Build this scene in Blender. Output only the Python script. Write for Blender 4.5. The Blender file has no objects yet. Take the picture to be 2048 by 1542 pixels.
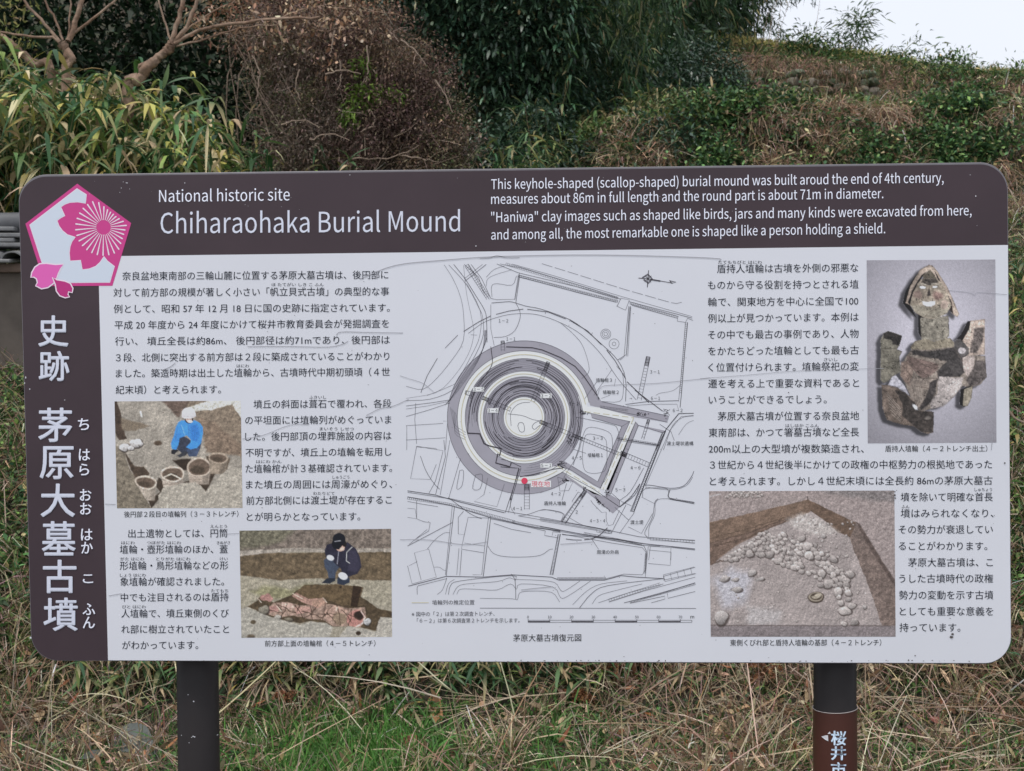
import bpy, math, os
import numpy as np
from mathutils import Matrix, Vector

RS = np.random.RandomState
sc = bpy.context.scene

# ------------------------------------------------------------------ camera
# the board stands in the plane Y = 0 (X right, Y away, Z up), its centre at BC
F = 2500.0 / 2048.0
PITCH, YAW, ROLL = math.radians(1.32), math.radians(2.39), math.radians(-0.47)
T = np.array([-0.005, 0.057, 2.282])
BCZ = 1.45


def _rot(p, y, r):
    cp, sp, cy, sy, cr, sr = math.cos(p), math.sin(p), math.cos(y), math.sin(y), math.cos(r), math.sin(r)
    rx = np.array([[1, 0, 0], [0, cp, -sp], [0, sp, cp]])
    ry = np.array([[cy, 0, sy], [0, 1, 0], [-sy, 0, cy]])
    rz = np.array([[cr, -sr, 0], [sr, cr, 0], [0, 0, 1]])
    return rz @ rx @ ry


RB = _rot(PITCH, YAW, ROLL)                       # board frame (x right, y down, z away) -> camera
B2W = np.array([[1, 0, 0], [0, 0, 1], [0, -1, 0]])  # board frame -> world
CAM = B2W @ (-RB.T @ T) + np.array([0, 0, BCZ])
CR = B2W @ RB.T                                   # camera axes (right, down, forward) in world


def ray(px, py):
    """direction of the sight line through a point measured on the 2048 x 1542 photograph"""
    return CR @ np.array([(px - 1024) / 2500.0, (py - 771) / 2500.0, 1.0])


def at(px, py, d):
    r = ray(px, py)
    return CAM + r * d


def bp(px, py, off=0.0):
    """measured point -> the board's own plane"""
    r = ray(px, py)
    k = -CAM[1] / r[1]
    p = CAM + r * k
    return (p[0], -off * 0.3, p[2])


def bpv(px, py, off=0.0):
    px = np.asarray(px, float); py = np.asarray(py, float)
    r = np.stack([(px - 1024) / 2500.0, (py - 771) / 2500.0, np.ones(px.shape)], -1) @ CR.T
    p = CAM + r * (-CAM[1] / r[..., 1])[..., None]
    p[..., 1] = -off * 0.3
    return p


cam_d = bpy.data.cameras.new('camera')
cam_d.sensor_width = 36.0
cam_d.lens = 36.0 * F
cam_d.clip_start = 0.05
cam_d.clip_end = 500.0
cam_d.dof.use_dof = True
cam_d.dof.focus_distance = 2.3
cam_d.dof.aperture_fstop = 18.0
cam = bpy.data.objects.new('camera', cam_d)
sc.collection.objects.link(cam)
cam.matrix_world = Matrix(((CR[0, 0], -CR[0, 1], -CR[0, 2], CAM[0]),
                           (CR[1, 0], -CR[1, 1], -CR[1, 2], CAM[1]),
                           (CR[2, 0], -CR[2, 1], -CR[2, 2], CAM[2]), (0, 0, 0, 1)))
sc.camera = cam

# ------------------------------------------------------------------ sky, sun, exposure
SUN_EL, SUN_AZ = math.radians(66), math.radians(215)     # azimuth clockwise from +Y: behind the camera
w = bpy.data.worlds.new('World')
sc.world = w
w.use_nodes = True
nt = w.node_tree
bg = nt.nodes['Background']
sky = nt.nodes.new('ShaderNodeTexSky')
sky.sky_type = 'NISHITA'
sky.sun_disc = False
sky.sun_elevation = SUN_EL
sky.sun_rotation = SUN_AZ
sky.air_density = 1.2
sky.dust_density = 6.0
# an even bright cloud layer in front of the blue
tc = nt.nodes.new('ShaderNodeTexCoord')
nz = nt.nodes.new('ShaderNodeTexNoise')
nz.inputs['Scale'].default_value = 1.6
nz.inputs['Detail'].default_value = 5
cr_ = nt.nodes.new('ShaderNodeMapRange')
cr_.inputs['To Min'].default_value = 0.80
cr_.inputs['To Max'].default_value = 0.96
mx = nt.nodes.new('ShaderNodeMixRGB')
mx.inputs[2].default_value = (8.15, 8.5, 9.3, 1)
nt.links.new(tc.outputs['Generated'], nz.inputs['Vector'])
nt.links.new(nz.outputs['Fac'], cr_.inputs['Value'])
nt.links.new(cr_.outputs['Result'], mx.inputs[0])
nt.links.new(sky.outputs['Color'], mx.inputs[1])
nt.links.new(mx.outputs['Color'], bg.inputs['Color'])
bg.inputs['Strength'].default_value = 0.1

sun_d = bpy.data.lights.new('sun', 'SUN')
sun_d.energy = 1.5
sun_d.angle = math.radians(14)
sun_d.color = (1.0, 0.97, 0.93)
sun = bpy.data.objects.new('sun', sun_d)
sc.collection.objects.link(sun)
sv = Vector((math.sin(SUN_AZ) * math.cos(SUN_EL), math.cos(SUN_AZ) * math.cos(SUN_EL), math.sin(SUN_EL)))
sun.rotation_euler = sv.to_track_quat('Z', 'Y').to_euler()

sc.view_settings.view_transform = 'Standard'
sc.view_settings.look = 'None'
sc.view_settings.exposure = 0.24
sc.view_settings.gamma = 1.0
sc.view_settings.use_curve_mapping = False
sc.cycles.max_bounces = 5
sc.cycles.diffuse_bounces = 3
sc.cycles.use_denoising = True


# ------------------------------------------------------------------ helpers
def lin(c, k=1.0):
    c = np.asarray(c, float) / 255.0
    return np.where(c <= 0.04045, c / 12.92, ((c + 0.055) / 1.055) ** 2.4) * k


def mat(name, col=(0.5, 0.5, 0.5), rough=0.6, attr=None, spec=0.5, noise=0.0, nscale=20.0, metal=0.0,
        bump=0.0, transl=0.0, vary=None):
    m = bpy.data.materials.new(name)
    m.use_nodes = True
    t = m.node_tree
    b = t.nodes['Principled BSDF']
    b.inputs['Roughness'].default_value = rough
    b.inputs['Specular IOR Level'].default_value = spec
    b.inputs['Metallic'].default_value = metal
    out = None
    if attr:
        a = t.nodes.new('ShaderNodeAttribute')
        a.attribute_name = attr
        out = a.outputs['Color']
    else:
        r = t.nodes.new('ShaderNodeRGB')
        r.outputs[0].default_value = (*col[:3], 1)
        out = r.outputs[0]
    if noise or bump:
        tcn = t.nodes.new('ShaderNodeTexCoord')
        n = t.nodes.new('ShaderNodeTexNoise')
        n.inputs['Scale'].default_value = nscale
        n.inputs['Detail'].default_value = 6
        n.inputs['Roughness'].default_value = 0.6
        t.links.new(tcn.outputs['Object'], n.inputs['Vector'])
        if noise:
            mr = t.nodes.new('ShaderNodeMapRange')
            mr.inputs['From Min'].default_value = 0.25
            mr.inputs['From Max'].default_value = 0.75
            mr.inputs['To Min'].default_value = 1 - noise
            mr.inputs['To Max'].default_value = 1 + noise
            t.links.new(n.outputs['Fac'], mr.inputs['Value'])
            if vary is not None:
                mm = t.nodes.new('ShaderNodeMixRGB')
                mm.inputs[2].default_value = (*vary, 1)
                n2 = t.nodes.new('ShaderNodeTexNoise')
                n2.inputs['Scale'].default_value = nscale * 0.22
                n2.inputs['Detail'].default_value = 4
                t.links.new(tcn.outputs['Object'], n2.inputs['Vector'])
                m2 = t.nodes.new('ShaderNodeMapRange')
                m2.inputs['From Min'].default_value = 0.42
                m2.inputs['From Max'].default_value = 0.62
                t.links.new(n2.outputs['Fac'], m2.inputs['Value'])
                t.links.new(m2.outputs['Result'], mm.inputs[0])
                t.links.new(out, mm.inputs[1])
                out = mm.outputs[0]
            vm = t.nodes.new('ShaderNodeVectorMath')
            vm.operation = 'SCALE'
            t.links.new(out, vm.inputs[0])
            t.links.new(mr.outputs['Result'], vm.inputs['Scale'])
            out = vm.outputs[0]
        if bump:
            bn = t.nodes.new('ShaderNodeBump')
            bn.inputs['Strength'].default_value = bump
            bn.inputs['Distance'].default_value = 0.01
            t.links.new(n.outputs['Fac'], bn.inputs['Height'])
            t.links.new(bn.outputs['Normal'], b.inputs['Normal'])
    t.links.new(out, b.inputs['Base Color'])
    if transl:
        tr = t.nodes.new('ShaderNodeBsdfTranslucent')
        t.links.new(out, tr.inputs['Color'])
        ms = t.nodes.new('ShaderNodeMixShader')
        ms.inputs[0].default_value = transl
        t.links.new(b.outputs[0], ms.inputs[1])
        t.links.new(tr.outputs[0], ms.inputs[2])
        t.links.new(ms.outputs[0], t.nodes['Material Output'].inputs['Surface'])
    return m


def mesh(name, V, F_, m=None, parent=None, col=None, smooth=False):
    """V (n,3), F_ (k,3|4) array or list of polygons -> ONE mesh object"""
    me = bpy.data.meshes.new(name)
    if isinstance(F_, np.ndarray) and F_.ndim == 2:
        V = np.asarray(V, np.float32)
        k = F_.shape[1]
        me.vertices.add(len(V))
        me.vertices.foreach_set('co', V.ravel())
        me.loops.add(F_.size)
        me.loops.foreach_set('vertex_index', F_.astype(np.int32).ravel())
        me.polygons.add(len(F_))
        me.polygons.foreach_set('loop_start', (np.arange(len(F_)) * k).astype(np.int32))
        me.polygons.foreach_set('loop_total', np.full(len(F_), k, np.int32))
        me.update(calc_edges=True)
    else:
        me.from_pydata([tuple(map(float, v)) for v in V], [], [tuple(int(i) for i in f) for f in F_])
        me.update()
    if col is not None:
        ca = me.color_attributes.new('col', 'FLOAT_COLOR', 'POINT')
        c4 = np.ones((len(V), 4), np.float32)
        c4[:, :3] = col
        ca.data.foreach_set('color', c4.ravel())
    if smooth:
        me.polygons.foreach_set('use_smooth', np.ones(len(me.polygons), bool))
    if m:
        me.materials.append(m)
    o = bpy.data.objects.new(name, me)
    sc.collection.objects.link(o)
    if parent:
        o.parent = parent
    return o


def thing(name, label, cat, loc=(0, 0, 0), group=None):
    o = bpy.data.objects.new(name, None)
    o.location = loc
    o.empty_display_size = 0.1
    sc.collection.objects.link(o)
    return tag(o, label, cat, group)


def tag(o, label=None, cat=None, group=None, kind=None):
    if label: o['label'] = label
    if cat: o['category'] = cat
    if group: o['group'] = group
    if kind: o['kind'] = kind
    return o


def rel(V, loc):
    return np.asarray(V, float) - np.asarray(loc, float)


def tube(pts, rad, n=8, wob=0.0, seed=0, cap=True):
    """round limb along pts, radius per point -> V, quads"""
    P = np.asarray(pts, float)
    rad = np.broadcast_to(np.asarray(rad, float), (len(P),))
    rs = RS(seed)
    tn = np.gradient(P, axis=0)
    tn /= np.linalg.norm(tn, axis=1)[:, None] + 1e-9
    up = np.array([0.13, 0.31, 0.94])
    a = np.cross(tn, up)
    a /= np.linalg.norm(a, axis=1)[:, None] + 1e-9
    b = np.cross(tn, a)
    th = np.linspace(0, 2 * np.pi, n, endpoint=False)
    R = rad[:, None] * (1 + wob * rs.uniform(-1, 1, (len(P), n)))
    V = P[:, None] + R[..., None] * (np.cos(th)[None, :, None] * a[:, None] + np.sin(th)[None, :, None] * b[:, None])
    V = V.reshape(-1, 3)
    i = np.arange(len(P) - 1)[:, None] * n
    j = np.arange(n)[None]
    q = np.stack([i + j, i + (j + 1) % n, i + n + (j + 1) % n, i + n + j], -1).reshape(-1, 4)
    return V, q


def smooth_path(pts, k=4):
    """Catmull-Rom through pts"""
    P = np.asarray(pts, float)
    if len(P) < 3:
        return np.array([P[0] + (P[-1] - P[0]) * t for t in np.linspace(0, 1, k + 1)])
    Q = np.vstack([2 * P[0] - P[1], P, 2 * P[-1] - P[-2]])
    out = []
    for i in range(1, len(Q) - 2):
        for t in np.linspace(0, 1, k, endpoint=False):
            a, b, c, d = Q[i - 1], Q[i], Q[i + 1], Q[i + 2]
            out.append(0.5 * (2 * b + (c - a) * t + (2 * a - 5 * b + 4 * c - d) * t * t + (3 * b - a - 3 * c + d) * t ** 3))
    out.append(P[-1])
    return np.array(out)


def join(parts):
    V, Q, n = [], [], 0
    for v, q in parts:
        V.append(v); Q.append(q + n); n += len(v)
    return np.vstack(V), np.vstack(Q)


def norm(a):
    return a / (np.linalg.norm(a, axis=-1, keepdims=True) + 1e-9)


def blades(P, D, L, W, col, bend=0.3, prof=((0, .25), (.45, 1), (1, .06)), roll=None, rs=None, tipcol=None, side=None):
    """leaves or grass blades as real little surfaces. P base, D direction (unit), L length, W full width"""
    P = np.asarray(P, float); D = norm(np.asarray(D, float))
    n = len(P)
    rs = rs or RS(1)
    L = np.broadcast_to(L, (n,)).astype(float); W = np.broadcast_to(W, (n,)).astype(float)
    bend = np.broadcast_to(bend, (n,)).astype(float)
    if side is None:
        r = rs.normal(size=(n, 3))
        side = norm(np.cross(D, r))
        if roll is not None:      # flat leaves: bias the blade plane so that its face looks up / out
            hs = norm(np.cross(D, np.array([0, 0, 1.0]) + 0.001))
            side = norm(hs * roll + side * (1 - roll))
    K = len(prof)
    V = np.empty((n, K, 2, 3), np.float32)
    C = np.empty((n, K, 2, 3), np.float32)
    nrm = norm(np.cross(side, D))
    sgn = np.where(nrm[:, 2:3] < 0, -1, 1)
    nrm = nrm * sgn
    for k, (t, ww) in enumerate(prof):
        c = P + D * (L * t)[:, None]
        c = c - np.array([0, 0, 1.0]) * (bend * L * t * t)[:, None]
        fold = -nrm * (W * ww * 0.0)[:, None]
        V[:, k, 0] = c + side * (W * ww * .5)[:, None] + fold
        V[:, k, 1] = c - side * (W * ww * .5)[:, None] + fold
        cc = col if tipcol is None else col * (1 - t ** 1.5) + tipcol * t ** 1.5
        C[:, k, 0] = cc; C[:, k, 1] = cc
    base = (np.arange(n) * K * 2)[:, None, None]
    k = (np.arange(K - 1) * 2)[None, :, None]
    q = base + k + np.array([0, 1, 3, 2])[None, None]
    return V.reshape(-1, 3), q.reshape(-1, 4), C.reshape(-1, 3)


def joinc(parts):
    V, Q, C, n = [], [], [], 0
    for v, q, c in parts:
        V.append(v); Q.append(q + n); C.append(c); n += len(v)
    return np.vstack(V), np.vstack(Q), np.vstack(C)


def pick(rs, n, table, jit=0.18):
    """colours per leaf: table of (weight, rgb)"""
    wts = np.array([t[0] for t in table], float); wts /= wts.sum()
    cols = np.array([t[1] for t in table], float)
    c = cols[rs.choice(len(table), n, p=wts)]
    return np.clip(c * np.exp(rs.normal(0, jit, (n, 1))) * np.exp(rs.normal(0, jit * .3, (n, 3))), 0.004, 0.85)


def vnoise(x, y, seed=0, octs=4, f=1.0):
    """value noise in numpy"""
    rs = RS(seed)
    tab = rs.rand(256, 256)
    out = np.zeros(np.shape(x)); amp = 0.5; tot = 0
    for o in range(octs):
        X = np.asarray(x) * f + 17.3 * o + 100; Y = np.asarray(y) * f + 9.1 * o + 100
        xi = np.floor(X).astype(int); yi = np.floor(Y).astype(int)
        u = X - xi; v = Y - yi
        u = u * u * (3 - 2 * u); v = v * v * (3 - 2 * v)
        g = lambda a, b: tab[a % 256, b % 256]
        out += amp * ((g(xi, yi) * (1 - u) + g(xi + 1, yi) * u) * (1 - v) + (g(xi, yi + 1) * (1 - u) + g(xi + 1, yi + 1) * u) * v)
        tot += amp; amp *= .55; f *= 2.03
    return out / tot

# ================================================================== THE SIGN
K_ = 1.42     # print colours as seen on the board -> the sheet's own colour (the light on it taken out)
M_rim = mat('grey_aluminium', lin((120, 116, 120)), 0.45, noise=0.12, nscale=40, metal=0.3)
M_brown = mat('brown_film', (0.058, 0.038, 0.046), 0.55, spec=0.35, noise=0.14, nscale=5)
M_white = mat('white_film', lin((198, 199, 205), 1.37), 0.38, spec=0.35, noise=0.035, nscale=2.2)
M_wtxt = mat('white_lettering', lin((222, 224, 236), 1.3), 0.4)
M_ttxt = mat('silver_grey_lettering', lin((200, 203, 216), 1.3), 0.4)
M_ink = mat('dark_ink', lin((34, 38, 50), 1.0), 0.55, spec=.2)
M_blk = mat('black_ink', lin((22, 24, 30), 1.0), 0.55, spec=.2)
M_gink = mat('grey_ink', lin((70, 70, 78), 1.1), 0.5)
M_red = mat('red_ink', lin((206, 62, 90), 1.3), 0.5)
M_mag = mat('magenta_film', lin((172, 34, 112), 1.35), 0.4)
M_mag2 = mat('magenta_border_film', lin((186, 52, 124), 1.35), 0.4)
M_pnk = mat('pink_film', lin((206, 88, 164), 1.35), 0.4)
M_palew = mat('pale_pink_film', lin((246, 226, 240), 1.0), 0.4)
M_band = mat('purple_grey_ink', lin((150, 147, 156), 1.35), 0.5, noise=0.05, nscale=30)
M_lite = mat('pale_ink', lin((207, 208, 208), 1.4), 0.5)
M_ylw = mat('pale_yellow_ink', lin((184, 178, 150), 1.4), 0.5)
M_scr = mat('scratch_grey', lin((150, 150, 156), 1.35), 0.6)
M_chip = mat('chipped_paint', lin((205, 205, 210), 1.2), 0.6)
M_post = mat('dark_brown_paint', (0.02, 0.016, 0.0165), 0.5, spec=.3, noise=0.18, nscale=14, bump=0.05)
M_plabel = mat('brown_post_film', (0.078, 0.026, 0.018), 0.4, noise=0.1, nscale=10)
M_pt = mat('pale_blue_lettering', lin((208, 226, 244), 1.15), 0.45)

sign = thing('info_sign', 'wide brown and white information board about a burial mound on two dark posts', 'sign', (0, 0, 0))


def view(x0, y0, s):
    return lambda p: (x0 + p[0] / s, y0 + p[1] / s)


V1 = view(0, 320, 3.856)
V3 = view(200, 510, 3.3032)
V4 = view(200, 790, 3.3032)
V5 = view(200, 1040, 3.3032)
V6 = view(1400, 500, 3.1605)
V7 = view(1400, 900, 3.1605)
V8 = view(800, 500, 3.3032)
V9 = view(800, 880, 3.3032)
VA = view(1080, 780, 4.534)
VB = view(890, 660, 4.534)
VH1 = view(300, 320, 2.438)
VH2 = view(960, 320, 1.8824)
VS = view(0, 620, 2.142)
ID = lambda p: p


def sheet(name, pts, m, off, parent=sign, v=ID, label=None):
    V = [bp(*v(p), off) for p in pts]
    o = mesh(name, V, [list(range(len(V)))[::-1]], m, parent)
    # face the reader
    if o.data.polygons[0].normal.y > 0:
        o.data.flip_normals()
    if label: o['label'] = label
    return o


def arc(cx, cy, r, a0, a1, n=12):
    return [(cx + r * math.cos(math.radians(a0 + (a1 - a0) * i / n)), cy + r * math.sin(math.radians(a0 + (a1 - a0) * i / n))) for i in range(n + 1)]


def outline(g=0.0, gt=0.0):
    """rounded outline of the board, inset g (gt at the top)"""
    r = 55 - g * .5
    tl = (37.2 + g, 349.0 + gt); tr = (2016.3 - g, 324.6 + gt); br = (2023 - g, 1328 - g); bl = (60.5 + g, 1321.8 - g)
    return (arc(tl[0] + r, tl[1] + r, r, 180, 270) + arc(tr[0] - r - .3, tr[1] + r, r, 270, 360) +
            arc(br[0] - r, br[1] - r, r, 0, 90) + arc(bl[0] + r + .8, bl[1] - r, r, 90, 180))


# the panel: a real box with rounded corners, 30 mm thick
ol = outline()
n = len(ol)
front = [bp(*p) for p in ol]
V = front + [(x, 0.03, z) for x, y, z in front]
Fc = [list(range(n))[::-1], list(range(n, 2 * n))] + [[i, (i + 1) % n, n + (i + 1) % n, n + i] for i in range(n)]
pan = mesh('panel', V, Fc, M_rim, sign)
bmod = pan.modifiers.new('edge', 'BEVEL')
bmod.width = 0.0012; bmod.segments = 2; bmod.limit_method = 'ANGLE'; bmod.angle_limit = math.radians(60)
sheet('backing_film', outline(1.6, 4.2), M_brown, 0.0006, label='brown film that forms the header band and left band')
sheet('white_sheet', [(196.5, 512.6), (2017.2 - 1.5, 490.0)] + arc(2021.4 - 53, 1326 - 53, 53, 0, 90) + [(216.2, 1320.5)], M_white, 0.0012,
      label='white printed sheet with text, map and photographs')

# ---------------------------------------------------------------- lettering
_fontdir = os.path.join(bpy.utils.resource_path('LOCAL'), 'datafiles', 'fonts')
try:
    F_cjk = bpy.data.fonts.load(os.path.join(_fontdir, 'Noto Sans CJK Regular.woff2'))
except Exception:
    F_cjk = None


def glyphs(s, off=0.0, font=None, res=3, lines=None):
    """outlines of one text (or, with lines, of many at once: making them one by one is slow)"""
    c = bpy.data.curves.new('t', 'FONT')
    c.body = s if lines is None else '\n'.join(lines)
    c.size = 10.0
    c.space_line = 3.0
    c.resolution_u = res
    if font: c.font = font
    o = bpy.data.objects.new('t', c)
    me = o.to_mesh()
    V = np.empty(len(me.vertices) * 3, np.float32); me.vertices.foreach_get('co', V)
    me.calc_loop_triangles()
    Tq = np.empty(len(me.loop_triangles) * 3, np.int32); me.loop_triangles.foreach_get('vertices', Tq)
    o.to_mesh_clear()
    bpy.data.objects.remove(o); bpy.data.curves.remove(c)
    V = V.reshape(-1, 3)[:, :2].astype(float) / 10; Tq = Tq.reshape(-1, 3)
    if lines is None: return V, Tq
    step = line_step(font)
    row = np.clip(np.round((-V[:, 1] + .12) / step).astype(int), 0, len(lines) - 1)
    out = {}
    order = np.argsort(row, kind='stable'); rs_ = row[order]
    new = np.empty(len(V), int)
    trow = row[Tq[:, 0]]
    for i, t_ in enumerate(lines):
        idx = order[np.searchsorted(rs_, i):np.searchsorted(rs_, i, 'right')]
        new[idx] = np.arange(len(idx))
        W_ = V[idx].copy(); W_[:, 1] += i * step
        out[t_] = (W_, new[Tq[trow == i]])
    return out


def glyph_loops(s, font, res=3):
    """one line of text, every closed stroke filled by itself (letters whose strokes cross stay whole)"""
    from mathutils.geometry import tessellate_polygon
    c = bpy.data.curves.new('t', 'FONT')
    c.body = s; c.size = 10.0; c.resolution_u = res; c.fill_mode = 'NONE'
    if font: c.font = font
    o = bpy.data.objects.new('t', c)
    me = o.to_mesh()
    V = np.empty(len(me.vertices) * 3, np.float32); me.vertices.foreach_get('co', V)
    V = V.reshape(-1, 3)[:, :2].astype(float) / 10
    E = np.empty(len(me.edges) * 2, np.int32); me.edges.foreach_get('vertices', E)
    o.to_mesh_clear(); bpy.data.objects.remove(o); bpy.data.curves.remove(c)
    nb = {}
    for a, b in E.reshape(-1, 2): nb.setdefault(int(a), []).append(int(b)); nb.setdefault(int(b), []).append(int(a))
    seen, loops = set(), []
    for st in range(len(V)):
        if st in seen or st not in nb: continue
        lp, cur, prev = [], st, -1
        while cur not in seen:
            seen.add(cur); lp.append(cur)
            nx = [q for q in nb[cur] if q != prev and q not in seen]
            if not nx: break
            prev, cur = cur, nx[0]
        if len(lp) > 2: loops.append(lp)
    # edges run in the direction of the outline: the first edge of a loop tells its sense
    first = {(int(a), int(b)) for a, b in E.reshape(-1, 2)}
    inf = []
    for lp in loops:
        P = V[lp]
        ar = 0.5 * np.sum(P[:, 0] * np.roll(P[:, 1], -1) - np.roll(P[:, 0], -1) * P[:, 1])
        fwd = (lp[0], lp[1]) in first
        inf.append([lp, P, abs(ar), (ar > 0) == fwd])

    def inside(p, P):
        x, y = p; X, Y = P[:, 0], P[:, 1]; X2, Y2 = np.roll(X, -1), np.roll(Y, -1)
        k = (Y > y) != (Y2 > y)
        return (np.sum(k & (x < (X2 - X) * (y - Y) / np.where(Y2 == Y, 1e-9, Y2 - Y) + X)) % 2) == 1
    out, lift = [], np.zeros(len(V))
    holes = set()
    for i, a in enumerate(inf):       # a loop wholly inside a bigger one is its counter
        for j, b in enumerate(inf):
            if i != j and b[2] > a[2] and a[1][:, 0].min() > b[1][:, 0].min() and a[1][:, 0].max() < b[1][:, 0].max() and all(inside(p, b[1]) for p in a[1]):
                holes.add(i); a.append(j)
    for j, b in enumerate(inf):
        if j in holes: continue
        grp = [b[0]] + [inf[i][0] for i in holes if inf[i][4] == j]
        flat = [q for g in grp for q in g]
        for t in tessellate_polygon([[Vector((V[q][0], V[q][1], 0)) for q in g] for g in grp]):
            out.append([flat[q] for q in t])
        lift[flat] = (j % 4)
    return V, np.array(out), lift


_steps = {}


def line_step(font):
    k = font.name if font else ''
    if k not in _steps:
        v_, _ = glyphs('H\nH', 0, font)
        _steps[k] = float(v_[:, 1].max() - v_[v_[:, 1] < 0, 1].max()) if v_[:, 1].min() < -.5 else 3.0
    return _steps[k]


FW = str.maketrans('0123456789', '０１２３４５６７８９')


def _size(ch, font):
    G, t = glyphs(ch, 0, font)
    return G[:, 1].max() - G[:, 1].min(), 0.5 * (G[:, 1].max() + G[:, 1].min())


K_H, _c = _size('国', F_cjk)        # height of a full-width glyph, and its middle above the baseline
H_I, _d = _size('H', F_cjk)


PENDING = []


class Letters:
    """several lines of print collected into one flat mesh on the board (filled in by flush_letters)"""

    def __init__(s): s.req = []

    def line(s, v, text, xl, xr, yl, yr=None, em=60.0, cjk=True, boff=0.0, z=0.003, **kw):
        s.req.append(('line', v, text, xl, xr, yl, yl if yr is None else yr, em, cjk, boff, z)); return s

    def box(s, v, ch, cx, cy, w_, h_, boff=0.0, z=0.003):
        s.req.append(('box', v, ch, cx, cy, w_, h_, 0, 0, boff, z)); return s

    def build(s, name, m, label=None, parent=sign):
        me = bpy.data.meshes.new(name)
        me.materials.append(m)
        o = bpy.data.objects.new(name, me)
        sc.collection.objects.link(o)
        o.parent = parent
        o['kind'] = 'stuff'
        if label: o['label'] = label
        PENDING.append((s, o))
        return o


def islands(n, tri):
    """number of the connected piece each vertex belongs to"""
    lab = np.arange(n)
    while True:
        m_ = lab[tri].min(1)
        new = lab.copy()
        for k in range(3): np.minimum.at(new, tri[:, k], m_)
        new = new[new]
        if (new == lab).all(): return np.unique(lab, return_inverse=True)[1]
        lab = new


def flush_letters():
    texts = sorted({r_[2] for L_, o in PENDING for r_ in L_.req} | {'桜', '井', '市'})
    GL_ = glyphs('', 0, None, 3, [t for t in texts if not t.isascii()])
    GL_.update({t: glyph_loops(t, F_cjk) for t in texts if t.isascii()})
    for L_, o in PENDING:
        Vs, Ts, n_ = [], [], 0
        for kind, v, text, a1, a2, a3, a4, em, cjk, boff, z in L_.req:
            G, t = GL_[text][:2]
            isl = (GL_[text][2] if len(GL_[text]) > 2 else islands(len(G), t) % 5) * .00004      # strokes that cross lie a hair apart
            lo, hi = G.min(0), G.max(0)
            if kind == 'line':
                if cjk: e_, cy = em * 0.9 / K_H, _c       # em = full character height
                else: e_, cy = em / H_I, 0.0              # em = capital height
                u = (G[:, 0] - lo[0]) / max(hi[0] - lo[0], 1e-6)
                P = np.c_[a1 + (a2 - a1) * u, a3 + (a4 - a3) * u - (G[:, 1] - cy) * e_]
            else:
                w_, h_ = a3 - 2 * boff, a4 - 2 * boff
                P = np.c_[a1 + ((G[:, 0] - lo[0]) / (hi[0] - lo[0]) - .5) * w_, a2 - ((G[:, 1] - lo[1]) / (hi[1] - lo[1]) - .5) * h_]
            for k in range(8 if boff else 1):     # heavier strokes: shifted layers of film, each a hair above the last
                Pk = P + boff * np.array([math.cos(k * .7854), math.sin(k * .7854)])
                x, y = v((Pk[:, 0], Pk[:, 1]))
                P3 = bpv(x, y, z + k * .0004)
                P3[:, 1] -= isl
                Vs.append(P3); Ts.append(t + n_); n_ += len(P)
        V = np.vstack(Vs); Tt = np.vstack(Ts)
        a, b, c = V[Tt[:, 0]], V[Tt[:, 1]], V[Tt[:, 2]]
        cr_n = np.cross(b - a, c - a)
        el = np.maximum(np.linalg.norm(b - a, axis=1), np.maximum(np.linalg.norm(c - b, axis=1), np.linalg.norm(a - c, axis=1)))
        ok = np.linalg.norm(cr_n, axis=1) / (el + 1e-12) > 4e-6      # no zero-area slivers
        Tt, cr_n = Tt[ok], cr_n[ok]
        flip = cr_n[:, 1] > 0      # face the reader
        Tt[flip] = Tt[flip][:, ::-1]
        me = o.data
        me.vertices.add(len(V)); me.vertices.foreach_set('co', V.astype(np.float32).ravel())
        me.loops.add(Tt.size); me.loops.foreach_set('vertex_index', Tt.astype(np.int32).ravel())
        me.polygons.add(len(Tt))
        me.polygons.foreach_set('loop_start', (np.arange(len(Tt)) * 3).astype(np.int32)); me.polygons.foreach_set('loop_total', np.full(len(Tt), 3, np.int32))
        me.update(calc_edges=True)
    return GL_


def _size(ch, font=None):
    G, t = glyphs(ch, 0, font)
    return G[:, 1].max() - G[:, 1].min(), 0.5 * (G[:, 1].max() + G[:, 1].min())


K_H, _c = _size('国')        # height of a full-width glyph, and its middle above the baseline
H_I, _d = _size('H', F_cjk)

# header
h = Letters()
h.line(VH1, 'National historic site', 45, 682, 205, 197, em=58, cjk=False, font=F_cjk)
h.build('lettering', M_wtxt, 'small white English line reading National historic site')
h = Letters()
h.line(VH1, 'Chiharaohaka Burial Mound', 52, 1512, 358, 348, em=100, cjk=False, font=F_cjk)
h.build('lettering', M_ttxt, 'large pale English title in the header band')
h = Letters()
for s_, x1_, y0_, y1_ in (('This keyhole-shaped (scallop-shaped) burial mound was built aroud the end of 4th century,', 1745, 110, 85),
                          ('measures about 86m in full length and the round part is about 71m in diameter.', 1518, 166, 144),
                          ('"Haniwa" clay images such as shaped like birds, jars and many kinds were excavated from here,', 1850, 234, 208),
                          ('and among all, the most remarkable one is shaped like a person holding a shield.', 1525, 300, 276)):
    h.line(VH2, s_, 42, x1_, y0_, y1_, em=37, cjk=False, font=F_cjk)
h.build('lettering', M_wtxt, 'four white English lines at the right of the header band')

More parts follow.
